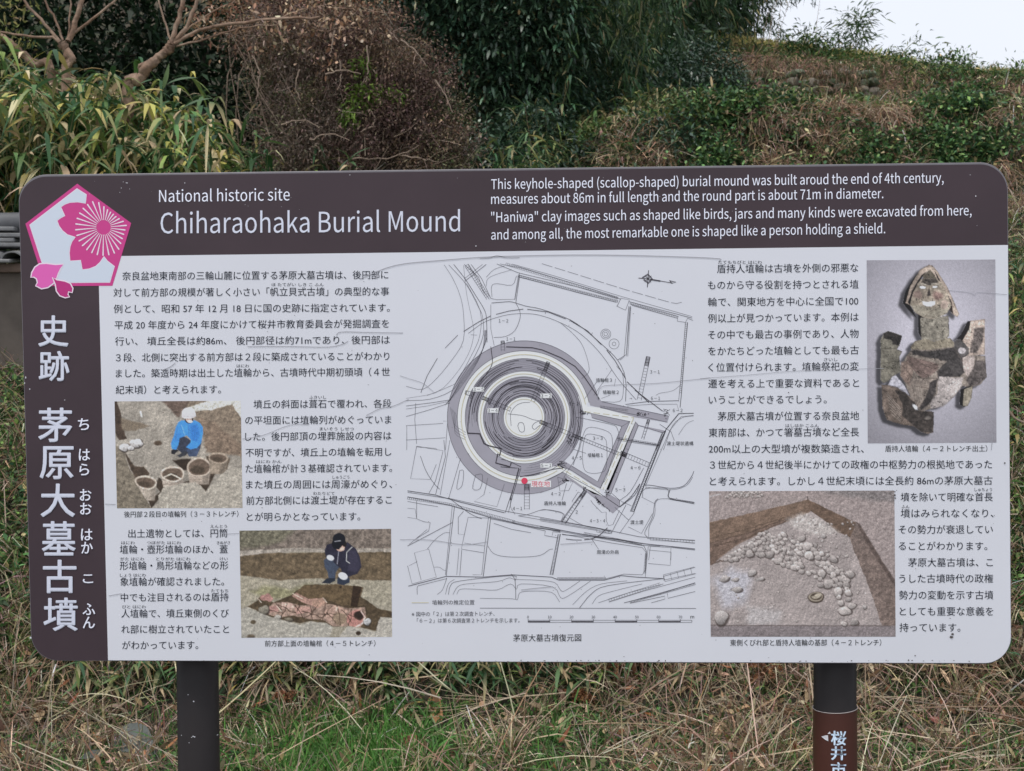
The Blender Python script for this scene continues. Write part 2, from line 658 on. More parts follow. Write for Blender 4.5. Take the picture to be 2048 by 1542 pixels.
# vertical title
h = Letters()
for ch, cx_, cy_, w_, h_ in (('史', 230, 90, 130, 134), ('跡', 233, 240, 132, 130), ('茅', 238, 492, 146, 148), ('原', 244, 654, 146, 142),
                             ('大', 249, 815, 148, 144), ('墓', 253, 978, 146, 148), ('古', 257, 1141, 144, 144), ('墳', 261, 1303, 148, 144)):
    h.box(VS, ch, cx_, cy_, w_, h_, boff=2.3)
h.build('lettering', M_ttxt, 'large vertical Japanese title in the left band')
h = Letters()
for ch, cx_, cy_, w_ in (('ち', 359, 489, 48), ('は', 363, 620, 48), ('ら', 362, 683, 42), ('お', 368, 792, 50), ('お', 369, 851, 50),
                         ('は', 373, 962, 50), ('か', 374, 1018, 50), ('こ', 378, 1151, 44), ('ふ', 382, 1281, 54), ('ん', 382, 1338, 52)):
    h.box(VS, ch, cx_, cy_, w_, 38 if ch == 'こ' else 51, boff=0.8)
h.build('lettering', M_wtxt, 'small white kana beside the vertical title')

# body text, block by block
def block(v, lines, em, m, label, boff=0.0, z=0.003):
    b_ = Letters()
    for L_ in lines:
        t_, xl, xr, y0_, y1_ = L_
        b_.line(v, t_, xl, xr, y0_, y1_, em=em, boff=boff, z=z)
    return b_.build('lettering', m, label)


def block_r(v, lines, label):
    b_ = Letters()
    for t_, xl, xr, y_ in lines:
        b_.line(v, t_, xl, xr, y_, y_, em=25)
    return b_.build('lettering', M_ink, label)


block(V3, [('奈良盆地東南部の三輪山麓に位置する茅原大墓古墳は、後円部に', 148, 1905, 140, 132),
           ('対して前方部の規模が著しく小さい「帆立貝式古墳」の典型的な事', 90, 1910, 249, 241),
           ('例として、昭和 57 年 12 月 18 日に国の史跡に指定されています。', 92, 1915, 357, 349),
           ('平成 20 年度から 24 年度にかけて桜井市教育委員会が発掘調査を', 97, 1910, 464, 454),
           ('行い、 墳丘全長は約86m、 後円部径は約71mであり、後円部は', 100, 1915, 571, 561),
           ('３段、北側に突出する前方部は２段に築成されていることがわかり', 105, 1912, 679, 669),
           ('ました。築造時期は出土した埴輪から、古墳時代中期初頭頃（４世', 105, 1915, 783, 773),
           ('紀末頃）と考えられます。', 105, 800, 892, 888)], 60, M_ink, 'first Japanese paragraph of eight lines under the emblem')
block_r(V3, [('ほ たてがい しき こ ふん', 1135, 1478, 196), ('はにわ', 903, 985, 733)], 'tiny kana over the first paragraph')
block(V4, [('墳丘の斜面は葺石で覆われ、各段', 1015, 1925, 62, 57), ('の平坦面には埴輪列がめぐっていま', 960, 1925, 168, 163),
           ('した。後円部頂の埋葬施設の内容は', 960, 1925, 276, 269), ('不明ですが、墳丘上の埴輪を転用し', 962, 1925, 382, 375),
           ('た埴輪棺が計３基確認されています。', 962, 1930, 488, 482), ('また墳丘の周囲には周濠がめぐり、', 965, 1930, 593, 589),
           ('前方部北側には渡土堤が存在するこ', 967, 1928, 698, 693), ('とが明らかとなっています。', 970, 1720, 806, 802)],
      60, M_ink, 'Japanese paragraph of eight lines beside the photograph of jars')
block_r(V4, [('ふきいし', 1383, 1495, 15), ('まいそう しせつ', 1452, 1678, 224), ('はにわ かん', 1033, 1200, 440), ('しゅうごう', 1537, 1648, 543),
             ('わたりどて', 1408, 1550, 650)], 'tiny kana over the paragraph beside the jars')
block(V5, [('出土遺物としては、円筒', 188, 843, 90, 87), ('埴輪・壺形埴輪のほか、蓋', 132, 845, 195, 193), ('形埴輪・鳥形埴輪などの形', 132, 848, 302, 300),
           ('象埴輪が確認されました。', 135, 820, 408, 406), ('中でも注目されるのは盾持', 138, 850, 512, 509), ('人埴輪で、墳丘東側のくび', 142, 852, 618, 616),
           ('れ部に樹立されていたこと', 142, 853, 722, 721), ('がわかっています。', 147, 650, 828, 826)],
      60, M_ink, 'narrow Japanese paragraph at the lower left of the white sheet')
block_r(V5, [('えんとう', 730, 840, 42), ('はにわ', 142, 230, 150), ('つぼがた はにわ', 310, 535, 150), ('きぬがさ', 773, 860, 150),
             ('がた はにわ', 135, 292, 257), ('とりがた はにわ', 373, 597, 257), ('けい', 793, 845, 256), ('しょう はにわ', 133, 303, 364),
             ('たてもち', 735, 848, 467), ('びと はにわ', 148, 303, 573)], 'tiny kana over the narrow lower left paragraph')
block(V6, [('盾持人埴輪は古墳を外側の邪悪な', 108, 1000, 120, 113), ('ものから守る役割を持つとされる埴', 50, 1002, 223, 217),
           ('輪で、関東地方を中心に全国で100', 50, 1000, 330, 323), ('例以上が見つかっています。本例は', 50, 1002, 433, 424),
           ('その中でも最古の事例であり、人物', 50, 1002, 537, 529), ('をかたちどった埴輪としても最も古', 52, 1003, 640, 633),
           ('く位置付けられます。埴輪祭祀の変', 52, 1003, 743, 736), ('遷を考える上で重要な資料であると', 52, 1005, 846, 841),
           ('いうことができるでしょう。', 55, 800, 948, 944), ('茅原大墓古墳が位置する奈良盆地', 112, 1005, 1052, 1048),
           ('東南部は、かつて箸墓古墳など全長', 55, 1005, 1155, 1151), ('200m以上の大型墳が複数築造され、', 55, 1035, 1258, 1256)],
      59, M_ink, 'Japanese paragraph beside the photograph of the clay figure')
block_r(V6, [('たてもちびと はにわ', 115, 390, 78), ('さいし', 783, 868, 692), ('はしはか こふん', 540, 750, 1110)], 'tiny kana over the paragraph beside the clay figure')
block(V7, [('３世紀から４世紀後半にかけての政権の中枢勢力の根拠地であった', 62, 1845, 95, 91),
           ('と考えられます。しかし４世紀末頃には全長約 86mの茅原大墓古', 62, 1848, 198, 193)], 59, M_ink, 'two full-width Japanese lines above the trench photograph')
block(V7, [('墳を除いて明確な首長', 1268, 1850, 298, 297), ('墳はみられなくなり、', 1268, 1855, 401, 400), ('その勢力が衰退してい', 1255, 1850, 503, 502),
           ('ることがわかります。', 1255, 1815, 607, 607), ('茅原大墓古墳は、こ', 1315, 1850, 711, 710), ('うした古墳時代の政権', 1258, 1852, 813, 812),
           ('勢力の変動を示す古墳', 1258, 1853, 917, 917), ('としても重要な意義を', 1262, 1853, 1020, 1020), ('持っています。', 1260, 1645, 1122, 1122)],
      59, M_ink, 'narrow Japanese column at the right of the trench photograph')
block_r(V7, [('しゅちょう', 1735, 1845, 250), ('ふん', 1273, 1323, 358)], 'tiny kana over the narrow right column')
block(V4, [('後円部２段目の埴輪列（３－３トレンチ）', 160, 915, 789, 785)], 43, M_blk, 'caption under the photograph of jars')
block(V5, [('前方部上面の埴輪棺（４－５トレンチ）', 1090, 1820, 816, 814)], 43, M_blk, 'caption under the photograph of the crouching person in black')
block(V6, [('盾持人埴輪（４－２トレンチ出土）', 1170, 1815, 1256, 1255)], 43, M_blk, 'caption under the photograph of the clay figure')
block(V7, [('東側くびれ部と盾持人埴輪の基部（４－２トレンチ）', 190, 1145, 1218, 1217)], 43, M_blk, 'caption under the trench photograph')
block(V9, [('茅原大墓古墳復元図', 748, 1197, 1308, 1306)], 51, M_blk, 'black caption under the plan of the mound')
block(V9, [('埴輪列の推定位置', 213, 492, 1073, 1072), ('※ 図中の「２」は第２次調査トレンチ、', 78, 625, 1150, 1147),
           ('「６－２」は第６次調査第２トレンチを示します。', 112, 790, 1193, 1191)], 33, M_gink, 'grey notes at the foot of the plan')

# ---------------------------------------------------------------- emblem
em = sheet('emblem', [(597, 183), (1013, 487), (868, 970), (350, 973), (197, 492)], M_mag2, 0.0022, v=V1,
           label='magenta pentagon emblem with a cherry blossom')
ground_w = [(232, 502), (597, 222), (666, 268), (660, 333), (600, 322), (540, 326), (500, 340), (469, 362), (483, 396), (500, 430), (468, 445), (440, 468),
            (455, 510), (480, 545), (520, 578), (582, 597), (556, 625), (540, 665), (534, 715), (541, 781), (622, 775), (635, 847),
            (690, 842), (740, 822), (775, 790), (803, 745), (830, 782), (882, 820), (848, 942), (560, 944), (400, 940), (330, 800)]
c0 = np.mean(ground_w, 0)


def grow(pts, d):
    P = np.array(pts, float)
    a = np.roll(P, 1, 0); b = np.roll(P, -1, 0)
    t = b - a; t /= np.linalg.norm(t, axis=1)[:, None] + 1e-9
    nn = np.c_[t[:, 1], -t[:, 0]]
    ar = 0.5 * np.sum(P[:, 0] * np.roll(P[:, 1], -1) - np.roll(P[:, 0], -1) * P[:, 1])
    return [tuple(p) for p in P + nn * d * (1 if ar > 0 else -1)]


M_emw = mat('pale_blue_white_film', lin((194, 202, 214), 1.3), 0.45)
sheet('outline', grow(ground_w, 5), M_palew, 0.0026, em, V1)
sheet('field', ground_w, M_emw, 0.0030, em, V1)
# stamens round the hub
ends = [(5, 176), (-7, 167), (-19, 165), (-31, 170), (-43, 182), (-55, 209), (-67, 218), (-79, 218)]
for i in range(30):
    a = 5 - 12 * i
    a_ = (a + 360) % 360
    rr = {5: 177, 353: 168, 341: 165, 329: 170, 317: 182, 305: 206, 17: 160, 29: 139, 41: 128, 53: 127, 65: 130, 77: 140, 89: 160, 101: 195}.get(a_, 216)
    ca, sa = math.cos(math.radians(a_)), -math.sin(math.radians(a_))
    w0, w1 = 2.2, 5.6
    p = [(800 + ca * 56 - sa * w0, 520 + sa * 56 + ca * w0), (800 + ca * rr - sa * w1, 520 + sa * rr + ca * w1),
         (800 + ca * (rr + 5), 520 + sa * (rr + 5)), (800 + ca * rr + sa * w1, 520 + sa * rr - ca * w1), (800 + ca * 56 + sa * w0, 520 + sa * 56 - ca * w0)]
    sheet('stamen', p, M_palew, 0.0034, em, V1)
pet1 = [(240, 906), (246, 868), (270, 826), (308, 800), (360, 797), (430, 806), (492, 803), (470, 838), (452, 875), (440, 912), (415, 952), (372, 984),
        (322, 994), (276, 970), (290, 945), (282, 916), (262, 903)]
pet2 = [(406, 905), (440, 922), (500, 932), (545, 950), (566, 990), (560, 1024), (530, 1018), (528, 1038), (540, 1056), (505, 1064), (462, 1048), (436, 1012), (427, 960)]
sheet('outline', grow(pet1, 5), M_palew, 0.0036, em, V1)
sheet('petal', grow(pet1, -5), M_pnk, 0.0040, em, V1, 'light pink petal')
sheet('outline', grow(pet2, 4), M_palew, 0.0044, em, V1)
sheet('petal', grow(pet2, -6), M_mag, 0.0048, em, V1, 'dark magenta petal')

# ================================================================== THE PLAN OF THE MOUND (flat print)
plan = thing_plan = bpy.data.objects.new('plan_drawing', None)
sc.collection.objects.link(plan)
plan.parent = sign
plan['label'] = 'printed plan of the burial mound in the middle of the white sheet'


class Lines:
    def __init__(s, z): s.V, s.F, s.z = [], [], z

    def pl(s, v, pts, w=1.0, close=False, sm=0, dash=None):
        """polyline in measured view coordinates, w in photograph pixels"""
        P = np.array([v(p) for p in (smooth_path([(a, b, 0) for a, b in (pts + [pts[0]] if close else pts)], sm)[:, :2] if sm else (pts + [pts[0]] if close else pts))], float)
        segs = [P]
        if dash:
            L = np.r_[0, np.cumsum(np.linalg.norm(np.diff(P, axis=0), axis=1))]
            segs = []
            a = 0
            while a < L[-1]:
                tt = np.linspace(a, min(a + dash[0], L[-1]), 3)
                segs.append(np.c_[np.interp(tt, L, P[:, 0]), np.interp(tt, L, P[:, 1])])
                a += dash[0] + dash[1]
        for P in segs:
            t = np.gradient(P, axis=0); t /= np.linalg.norm(t, axis=1)[:, None] + 1e-9
            nn = np.c_[-t[:, 1], t[:, 0]] * w / 2
            A, B = P + nn, P - nn
            n0 = len(s.V)
            s.V.extend(bpv(A[:, 0], A[:, 1], s.z)); s.V.extend(bpv(B[:, 0], B[:, 1], s.z))
            k = len(P)
            for i in range(k - 1): s.F.append((n0 + i, n0 + i + 1, n0 + k + i + 1, n0 + k + i))
        return s

    def ring(s, cx, cy, r, w=1.0, a0=0, a1=360, wob=0.0, seed=0, sq=1.0):
        n_ = max(16, int(abs(a1 - a0) / 4))
        rs = RS(seed)
        ph = rs.uniform(0, 6.28, 6); am = rs.uniform(.3, 1, 6)
        pts = []
        for i in range(n_ + 1):
            a = math.radians(a0 + (a1 - a0) * i / n_)
            k = 1 + wob * sum(am[j] * math.sin((j + 2) * a + ph[j]) for j in range(6)) / 3
            pts.append((cx + r * k * math.cos(a), cy + r * k * sq * math.sin(a)))
        return s.pl(ID, pts, w)

    def hatch(s, v, p0, p1, w_, step, lw=.6, edge=.7):
        """a ditch or wall strip: two edges and cross strokes"""
        p0, p1 = np.array(v(p0)), np.array(v(p1))
        d = p1 - p0; L = np.linalg.norm(d); d /= L; nn = np.array([-d[1], d[0]]) * w_ / 2
        s.pl(ID, [tuple(p0 + nn), tuple(p1 + nn)], edge); s.pl(ID, [tuple(p0 - nn), tuple(p1 - nn)], edge)
        for a in np.arange(0, L, step):
            q = p0 + d * a
            s.pl(ID, [tuple(q + nn), tuple(q - nn)], lw)
        return s

    def build(s, name, m, label=None):
        V = np.array(s.V); Q = np.array(s.F)
        a, b, c = V[Q[:, 0]], V[Q[:, 1]], V[Q[:, 2]]
        fl = np.cross(b - a, c - a)[:, 1] > 0
        Q[fl] = Q[fl][:, ::-1]
        o = mesh(name, V, Q, m, plan)
        o['kind'] = 'stuff'
        if label: o['label'] = label
        return o


MC = (1048.1, 834.7)


def annulus(r0, r1, a0, a1):
    n_ = max(8, int((a1 - a0) / 4))
    o = [(MC[0] + r1 * math.cos(math.radians(a0 + (a1 - a0) * i / n_)), MC[1] + r1 * math.sin(math.radians(a0 + (a1 - a0) * i / n_))) for i in range(n_ + 1)]
    i_ = [(MC[0] + r0 * math.cos(math.radians(a0 + (a1 - a0) * i / n_)), MC[1] + r0 * math.sin(math.radians(a0 + (a1 - a0) * i / n_))) for i in range(n_ + 1)]
    return o, i_


def ringfill(name, r0, r1, m, z, a0=0, a1=360):
    o, i_ = annulus(r0, r1, a0, a1)
    V = [bp(*p, z) for p in o] + [bp(*p, z) for p in i_]
    k = len(o)
    Q = [(j, j + 1, k + j + 1, k + j) for j in range(k - 1)]
    ob = mesh(name, V, Q, m, plan)
    if ob.data.polygons[0].normal.y > 0: ob.data.flip_normals()
    return ob


ringfill('tinted_ring', 133.3, 153.3, M_band, 0.0016, 55, 347)
ringfill('tinted_ring', 117.8, 133.3, M_lite, 0.0016, 50, 347)
ringfill('tinted_ring', 92.4, 117.8, M_band, 0.0016)
ringfill('tinted_ring', 81.6, 92.4, M_lite, 0.0016)
ringfill('tinted_ring', 41.2, 81.6, M_band, 0.0016)
ringfill('tinted_ring', 0.5, 41.2, M_lite, 0.0016)
for m_, v_, p_ in (
        (M_band, VA, [(420, 20), (480, 0), (560, 105), (870, 170), (1165, 235), (1150, 292), (850, 245), (545, 160), (455, 140)]),
        (M_lite, VA, [(430, 150), (545, 160), (850, 245), (842, 290), (815, 285), (460, 215), (400, 205), (345, 60), (405, 40)]),
        (M_band, VA, [(460, 215), (815, 285), (742, 330), (470, 250)]),
        (M_band, VA, [(742, 330), (815, 285), (548, 892), (524, 830)]),
        (M_lite, VA, [(815, 285), (866, 288), (622, 905), (540, 900)]),
        (M_band, VA, [(862, 292), (892, 320), (645, 930), (600, 900)]),
        (M_band, VA, [(880, 318), (900, 318), (1140, 370), (1110, 388)]),
        (M_band, VA, [(175, 610), (215, 640), (524, 830), (548, 892), (480, 862), (290, 735), (140, 680)]),
        (M_lite, VA, [(130, 690), (200, 690), (540, 900), (560, 960), (480, 940), (205, 745), (60, 800), (0, 810), (0, 745)]),
        (M_band, VA, [(0, 840), (60, 812), (205, 745), (400, 885), (560, 960), (640, 950), (722, 1000), (722, 1060), (660, 1120), (400, 905), (250, 800), (160, 870), (0, 935)])):
    sheet('tinted_band', p_, m_, 0.0019, plan, v_)
bk = Lines(0.0030)    # heavy dark line work
dk = Lines(0.0026)    # thin grey line work
for r, w_ in ((153.3, .8), ):
    dk.ring(*MC, r, w_, 55, 347)
dk.ring(*MC, 133.3, .8, 50, 347); dk.ring(*MC, 117.8, .8); dk.ring(*MC, 92.4, .7); dk.ring(*MC, 81.6, .7); dk.ring(*MC, 41.2, .8)
for i, r in enumerate(np.arange(43.5, 80, 2.9)):
    dk.ring(MC[0] + .6 * math.sin(i), MC[1] + 1.5 * math.cos(i * .7), r, .55, -20 + 9 * (i % 4), 325 + 7 * (i % 5), .018, i)
for i, r in enumerate(np.arange(95, 117, 3.4)):
    dk.ring(*MC, r, .5, 170 + 4 * (i % 3), 385 + 6 * (i % 4), .012, 30 + i)
for i, r in enumerate(np.arange(44, 81, 5.3)):
    bk.ring(*MC, r, 1.1, 200 + 23 * (i % 3), 350 + 14 * i, .02, 120 + i); bk.ring(*MC, r + 1.5, 1.0, 20 + 11 * (i % 4), 120 + 9 * i, .02, 140 + i)
for i, r in enumerate((96, 104, 110, 114)):
    bk.ring(*MC, r, .9, 175 + 8 * i, 250 + 5 * i, .014, 160 + i); bk.ring(*MC, r, .9, 290 - 6 * i, 380 + 4 * i, .014, 170 + i)
for i, r in enumerate(np.arange(97, 115, 4.5)):
    dk.ring(*MC, r, .5, 20, 84 + 3 * i, .012, 60 + i)
for i, (r, a0, a1, w_) in enumerate(((63, 150, 372, 1.5), (71.5, -95, 60, 1.4), (100, 185, 268, 1.5), (100, 285, 372, 1.6), (74, 200, 262, 1.7), (52, 140, 235, 1.4), (66, 95, 150, 1.3))):
    bk.ring(*MC, r, w_, a0, a1, .014, 90 + i)
bk.pl(VB, [(555, 152), (790, 160), (880, 180), (1050, 250), (1180, 330), (1260, 420), (1400, 625)], 1.9)
bk.pl(VB, [(415, 150), (430, 290), (395, 370), (300, 500), (245, 620), (215, 800), (205, 935)], 1.3, sm=3)
bk.pl(VB, [(205, 935), (315, 940), (355, 1030), (400, 1050), (510, 1075), (495, 1140), (480, 1120), (460, 1205), (590, 1240), (600, 1205)], 2.6)
bk.pl(VB, [(570, 1105), (620, 1125), (625, 1140), (760, 1140), (900, 1090), (985, 1010)], 1.3, sm=3)
bk.pl(VB, [(680, 1330), (800, 1310), (980, 1262), (1070, 1250)], 1.6)
bk.pl(VB, [(510, 1170), (560, 1180), (690, 1240)], 1.0)
bk.pl(VB, [(505, 1240), (640, 1250), (670, 1250), (590, 1542)], 1.2)
bk.pl(VB, [(690, 1250), (600, 1542)], .7)
# haniwa rows, pale yellow
yl = Lines(0.0028)
yl.ring(*MC, 125.6, 1.5, 58, 348); yl.ring(*MC, 87, 1.4); yl.ring(*MC, 36.5, 1.2)
yl.pl(VA, [(400, 195), (850, 250)], 1.3, dash=(13, 6)); yl.pl(VA, [(850, 250), (570, 900)], 1.3, dash=(13, 6)); yl.pl(VA, [(160, 690), (540, 920)], 1.3, dash=(13, 6))
yl.pl(V9, [(77, 1074), (190, 1074)], 1.4)
yl.build('drawn_line', M_ylw, 'pale yellow lines for the rows of clay figures')
# lines outside the mound, upper part
for pts, w_, s_ in (
        ([(292, 98), (350, 190), (400, 310), (420, 430), (418, 600), (340, 730), (240, 850), (150, 920), (40, 900)], .7, 3),
        ([(355, 95), (430, 190), (500, 300), (560, 400), (572, 470), (575, 610)], 1.1, 3),
        ([(322, 98), (440, 230), (520, 380), (545, 440), (550, 560), (500, 690), (400, 850), (340, 930), (200, 985), (40, 995)], .8, 3),
        ([(440, 220), (530, 400), (528, 560), (480, 680), (380, 860), (330, 900), (180, 960)], .6, 3),
        ([(420, 100), (440, 290), (480, 480), (486, 570), (450, 690), (360, 830), (240, 940), (40, 980)], .5, 3),
        ([(570, 95), (430, 205)], 1.0, 0), ([(545, 95), (425, 190)], .7, 0),
        ([(425, 95), (520, 180), (545, 260), (590, 325)], .9, 0), ([(470, 95), (540, 190), (600, 320)], .9, 0), ([(450, 95), (560, 290)], .6, 0),
        ([(600, 320), (640, 328), (760, 325), (790, 150)], .8, 0), ([(608, 310), (605, 240), (640, 222), (740, 232), (770, 170)], .7, 3),
        ([(570, 180), (620, 130), (690, 105)], .7, 3), ([(570, 240), (580, 190), (640, 160), (740, 130)], .6, 3),
        ([(640, 92), (780, 150), (1180, 245), (1460, 325)], .9, 0), ([(660, 92), (800, 118), (1190, 235), (1440, 315)], .8, 0),
        ([(780, 175), (1190, 285), (1430, 345)], 1.0, 0), ([(780, 165), (1190, 275), (1440, 338)], .7, 0), ([(740, 92), (1000, 165), (1440, 300), (1930, 440)], .7, 0),
        ([(790, 175), (765, 350)], .9, 0), ([(780, 175), (757, 330)], .6, 0),
        ([(605, 350), (690, 343), (740, 343), (830, 370), (930, 390), (1100, 450), (1200, 510), (1330, 620), (1440, 730), (1490, 850), (1490, 1000)], 1.1, 3),
        ([(600, 360), (600, 520), (622, 630)], .7, 0), ([(765, 350), (790, 400), (793, 450), (760, 530), (700, 570), (620, 578)], .8, 3),
        ([(452, 550), (560, 475), (700, 430), (810, 420), (920, 430), (1060, 480), (1200, 560), (1330, 690), (1440, 850), (1560, 990)], .8, 4),
        ([(1060, 480), (1150, 560), (1210, 640), (1250, 790), (1200, 850)], .7, 4),
        ([(1440, 725), (1495, 690), (1510, 500), (1522, 370)], 1.0, 0), ([(1452, 728), (1480, 705), (1498, 500), (1512, 370)], .8, 0),
        ([(1435, 370), (1460, 318), (1515, 330), (1490, 398), (1430, 370)], .9, 0), ([(1510, 340), (1930, 450)], 1.0, 0), ([(1520, 355), (1840, 440)], .7, 0), ([(1530, 365), (1830, 450)], .8, 0),
        ([(1835, 440), (1832, 470), (1885, 478), (1900, 450), (1935, 465)], .9, 0), ([(1900, 478), (1880, 680), (1858, 960), (1850, 1040)], 1.2, 0), ([(1885, 478), (1860, 800), (1840, 1000)], .7, 0),
        ([(1430, 765), (1470, 820), (1475, 930), (1450, 1000), (1330, 1000)], .7, 3), ([(1490, 1020), (1640, 1000), (1840, 995)], 1.2, 0), ([(1500, 1030), (1680, 1018), (1830, 1018), (1840, 1060)], .7, 0),
        ([(1690, 960), (1720, 945), (1800, 930), (1855, 890)], .6, 3),
        ([(1940, 1078), (1840, 1080), (1760, 1180), (1690, 1321)], 1.2, 0), ([(1940, 1095), (1870, 1105), (1800, 1160), (1740, 1321)], .7, 3), ([(1940, 1125), (1890, 1150), (1840, 1220)], .6, 3),
        ([(0, 548), (20, 548)], .6, 0), ([(467, 560), (508, 562)], .6, 0), ([(40, 1160), (285, 1145)], .7, 0), ([(40, 1255), (300, 1240)], .7, 0), ([(105, 1010), (98, 1120), (110, 1280)], .7, 0),
        ([(285, 1130), (315, 1130), (300, 1321)], .7, 0), ([(40, 1030), (200, 1010), (330, 990)], .9, 0), ([(40, 1100), (180, 1060), (330, 1010)], .8, 0), ([(40, 1050), (180, 1030), (320, 1000)], .6, 0),
        ([(110, 1300), (240, 1310), (240, 1321)], .6, 0), ([(45, 1160), (45, 1321)], .7, 0)):
    dk.pl(V8, pts, w_, sm=s_)
bk.pl(V8, [(420, 538), (520, 475), (600, 435)], 1.2); bk.pl(V8, [(635, 425), (720, 403), (815, 390)], 1.2); bk.pl(V8, [(840, 391), (980, 410), (1095, 455)], 1.2)
bk.pl(V8, [(1125, 466), (1240, 535), (1330, 625)], 1.3); bk.pl(V8, [(1365, 660), (1420, 730), (1490, 850)], 1.3); bk.pl(V8, [(1500, 870), (1645, 1008)], 1.5)
bk.pl(V8, [(298, 648), (382, 562)], .9); bk.pl(V8, [(138, 942), (180, 830), (247, 715)], .9)
dk.pl(V8, [(937, 90), (1100, 140), (1500, 265), (1800, 350), (1840, 355), (1872, 340)], .8, dash=(22, 5))
for a_, b_ in (((700, 92), (1440, 318)), ((780, 170), (1440, 340)), ((1520, 350), (1835, 445))):
    dk.hatch(V8, a_, b_, 4.5, 3.6, .5, .4)
dk.hatch(V8, (440, 100), (585, 320), 8, 5, .6, .7); dk.hatch(V8, (1500, 700), (1520, 375), 3.2, 4, .5, .5); dk.hatch(V8, (1892, 480), (1852, 950), 3.6, 4, .5, .5)
for cx_, cy_ in ((1359, 555), (1414, 620)):
    for r_ in (3.6, 7, 10):
        if cx_ > 1400 and r_ == 7: continue
        dk.ring(*V8((cx_, cy_)), r_, .7)
# trenches
for v_, a_, b_, w_ in ((V8, (980, 740), (875, 1005), 7), (V8, (545, 975), (732, 1055), 7), (V8, (432, 940), (485, 955), 8), (VA, (0, 285), (300, 410), 7),
                       (V8, (678, 600), (680, 668), 7), (V8, (1640, 705), (1580, 990), 8), (VA, (300, 410), (720, 580), 6), (VA, (730, 570), (990, 680), 9),
                       (VA, (985, 270), (930, 445), 5), (V9, (838, 295), (838, 458), 10), (V9, (1225, 335), (1080, 545), 7)):
    dk.hatch(v_, a_, b_, w_, 6, .5, .8)
    bk.hatch(v_, a_, tuple(np.array(a_) * .78 + np.array(b_) * .22), w_ * .8, 2.2, .9, .8)
rs = RS(5)
for v_, poly_, n_ in ((VA, ((360, 180), (450, 210), (370, 220)), 26), (VA, ((120, 690), (190, 640), (260, 690)), 30), (VA, ((170, 830), (230, 800), (270, 830)), 24), (VA, ((385, 880), (420, 890), (390, 920)), 14),
                      (VA, ((590, 900), (650, 940), (600, 960)), 22), (VA, ((480, 960), (540, 1020), (660, 1120)), 40), (VA, ((860, 190), (1010, 215), (880, 240)), 26), (VA, ((1110, 170), (1180, 180), (1150, 290)), 22),
                      (VA, ((250, 400), (300, 430), (260, 560)), 26), (VA, ((730, 560), (780, 590), (750, 600)), 16)):
    P = np.array(poly_, float)
    for _ in range(n_):
        u = rs.dirichlet((1, 1, 1)); q = u @ P; d_ = rs.uniform(-16, 16, 2)
        bk.pl(v_, [tuple(q), tuple(q + d_)], rs.uniform(.6, 1.5))
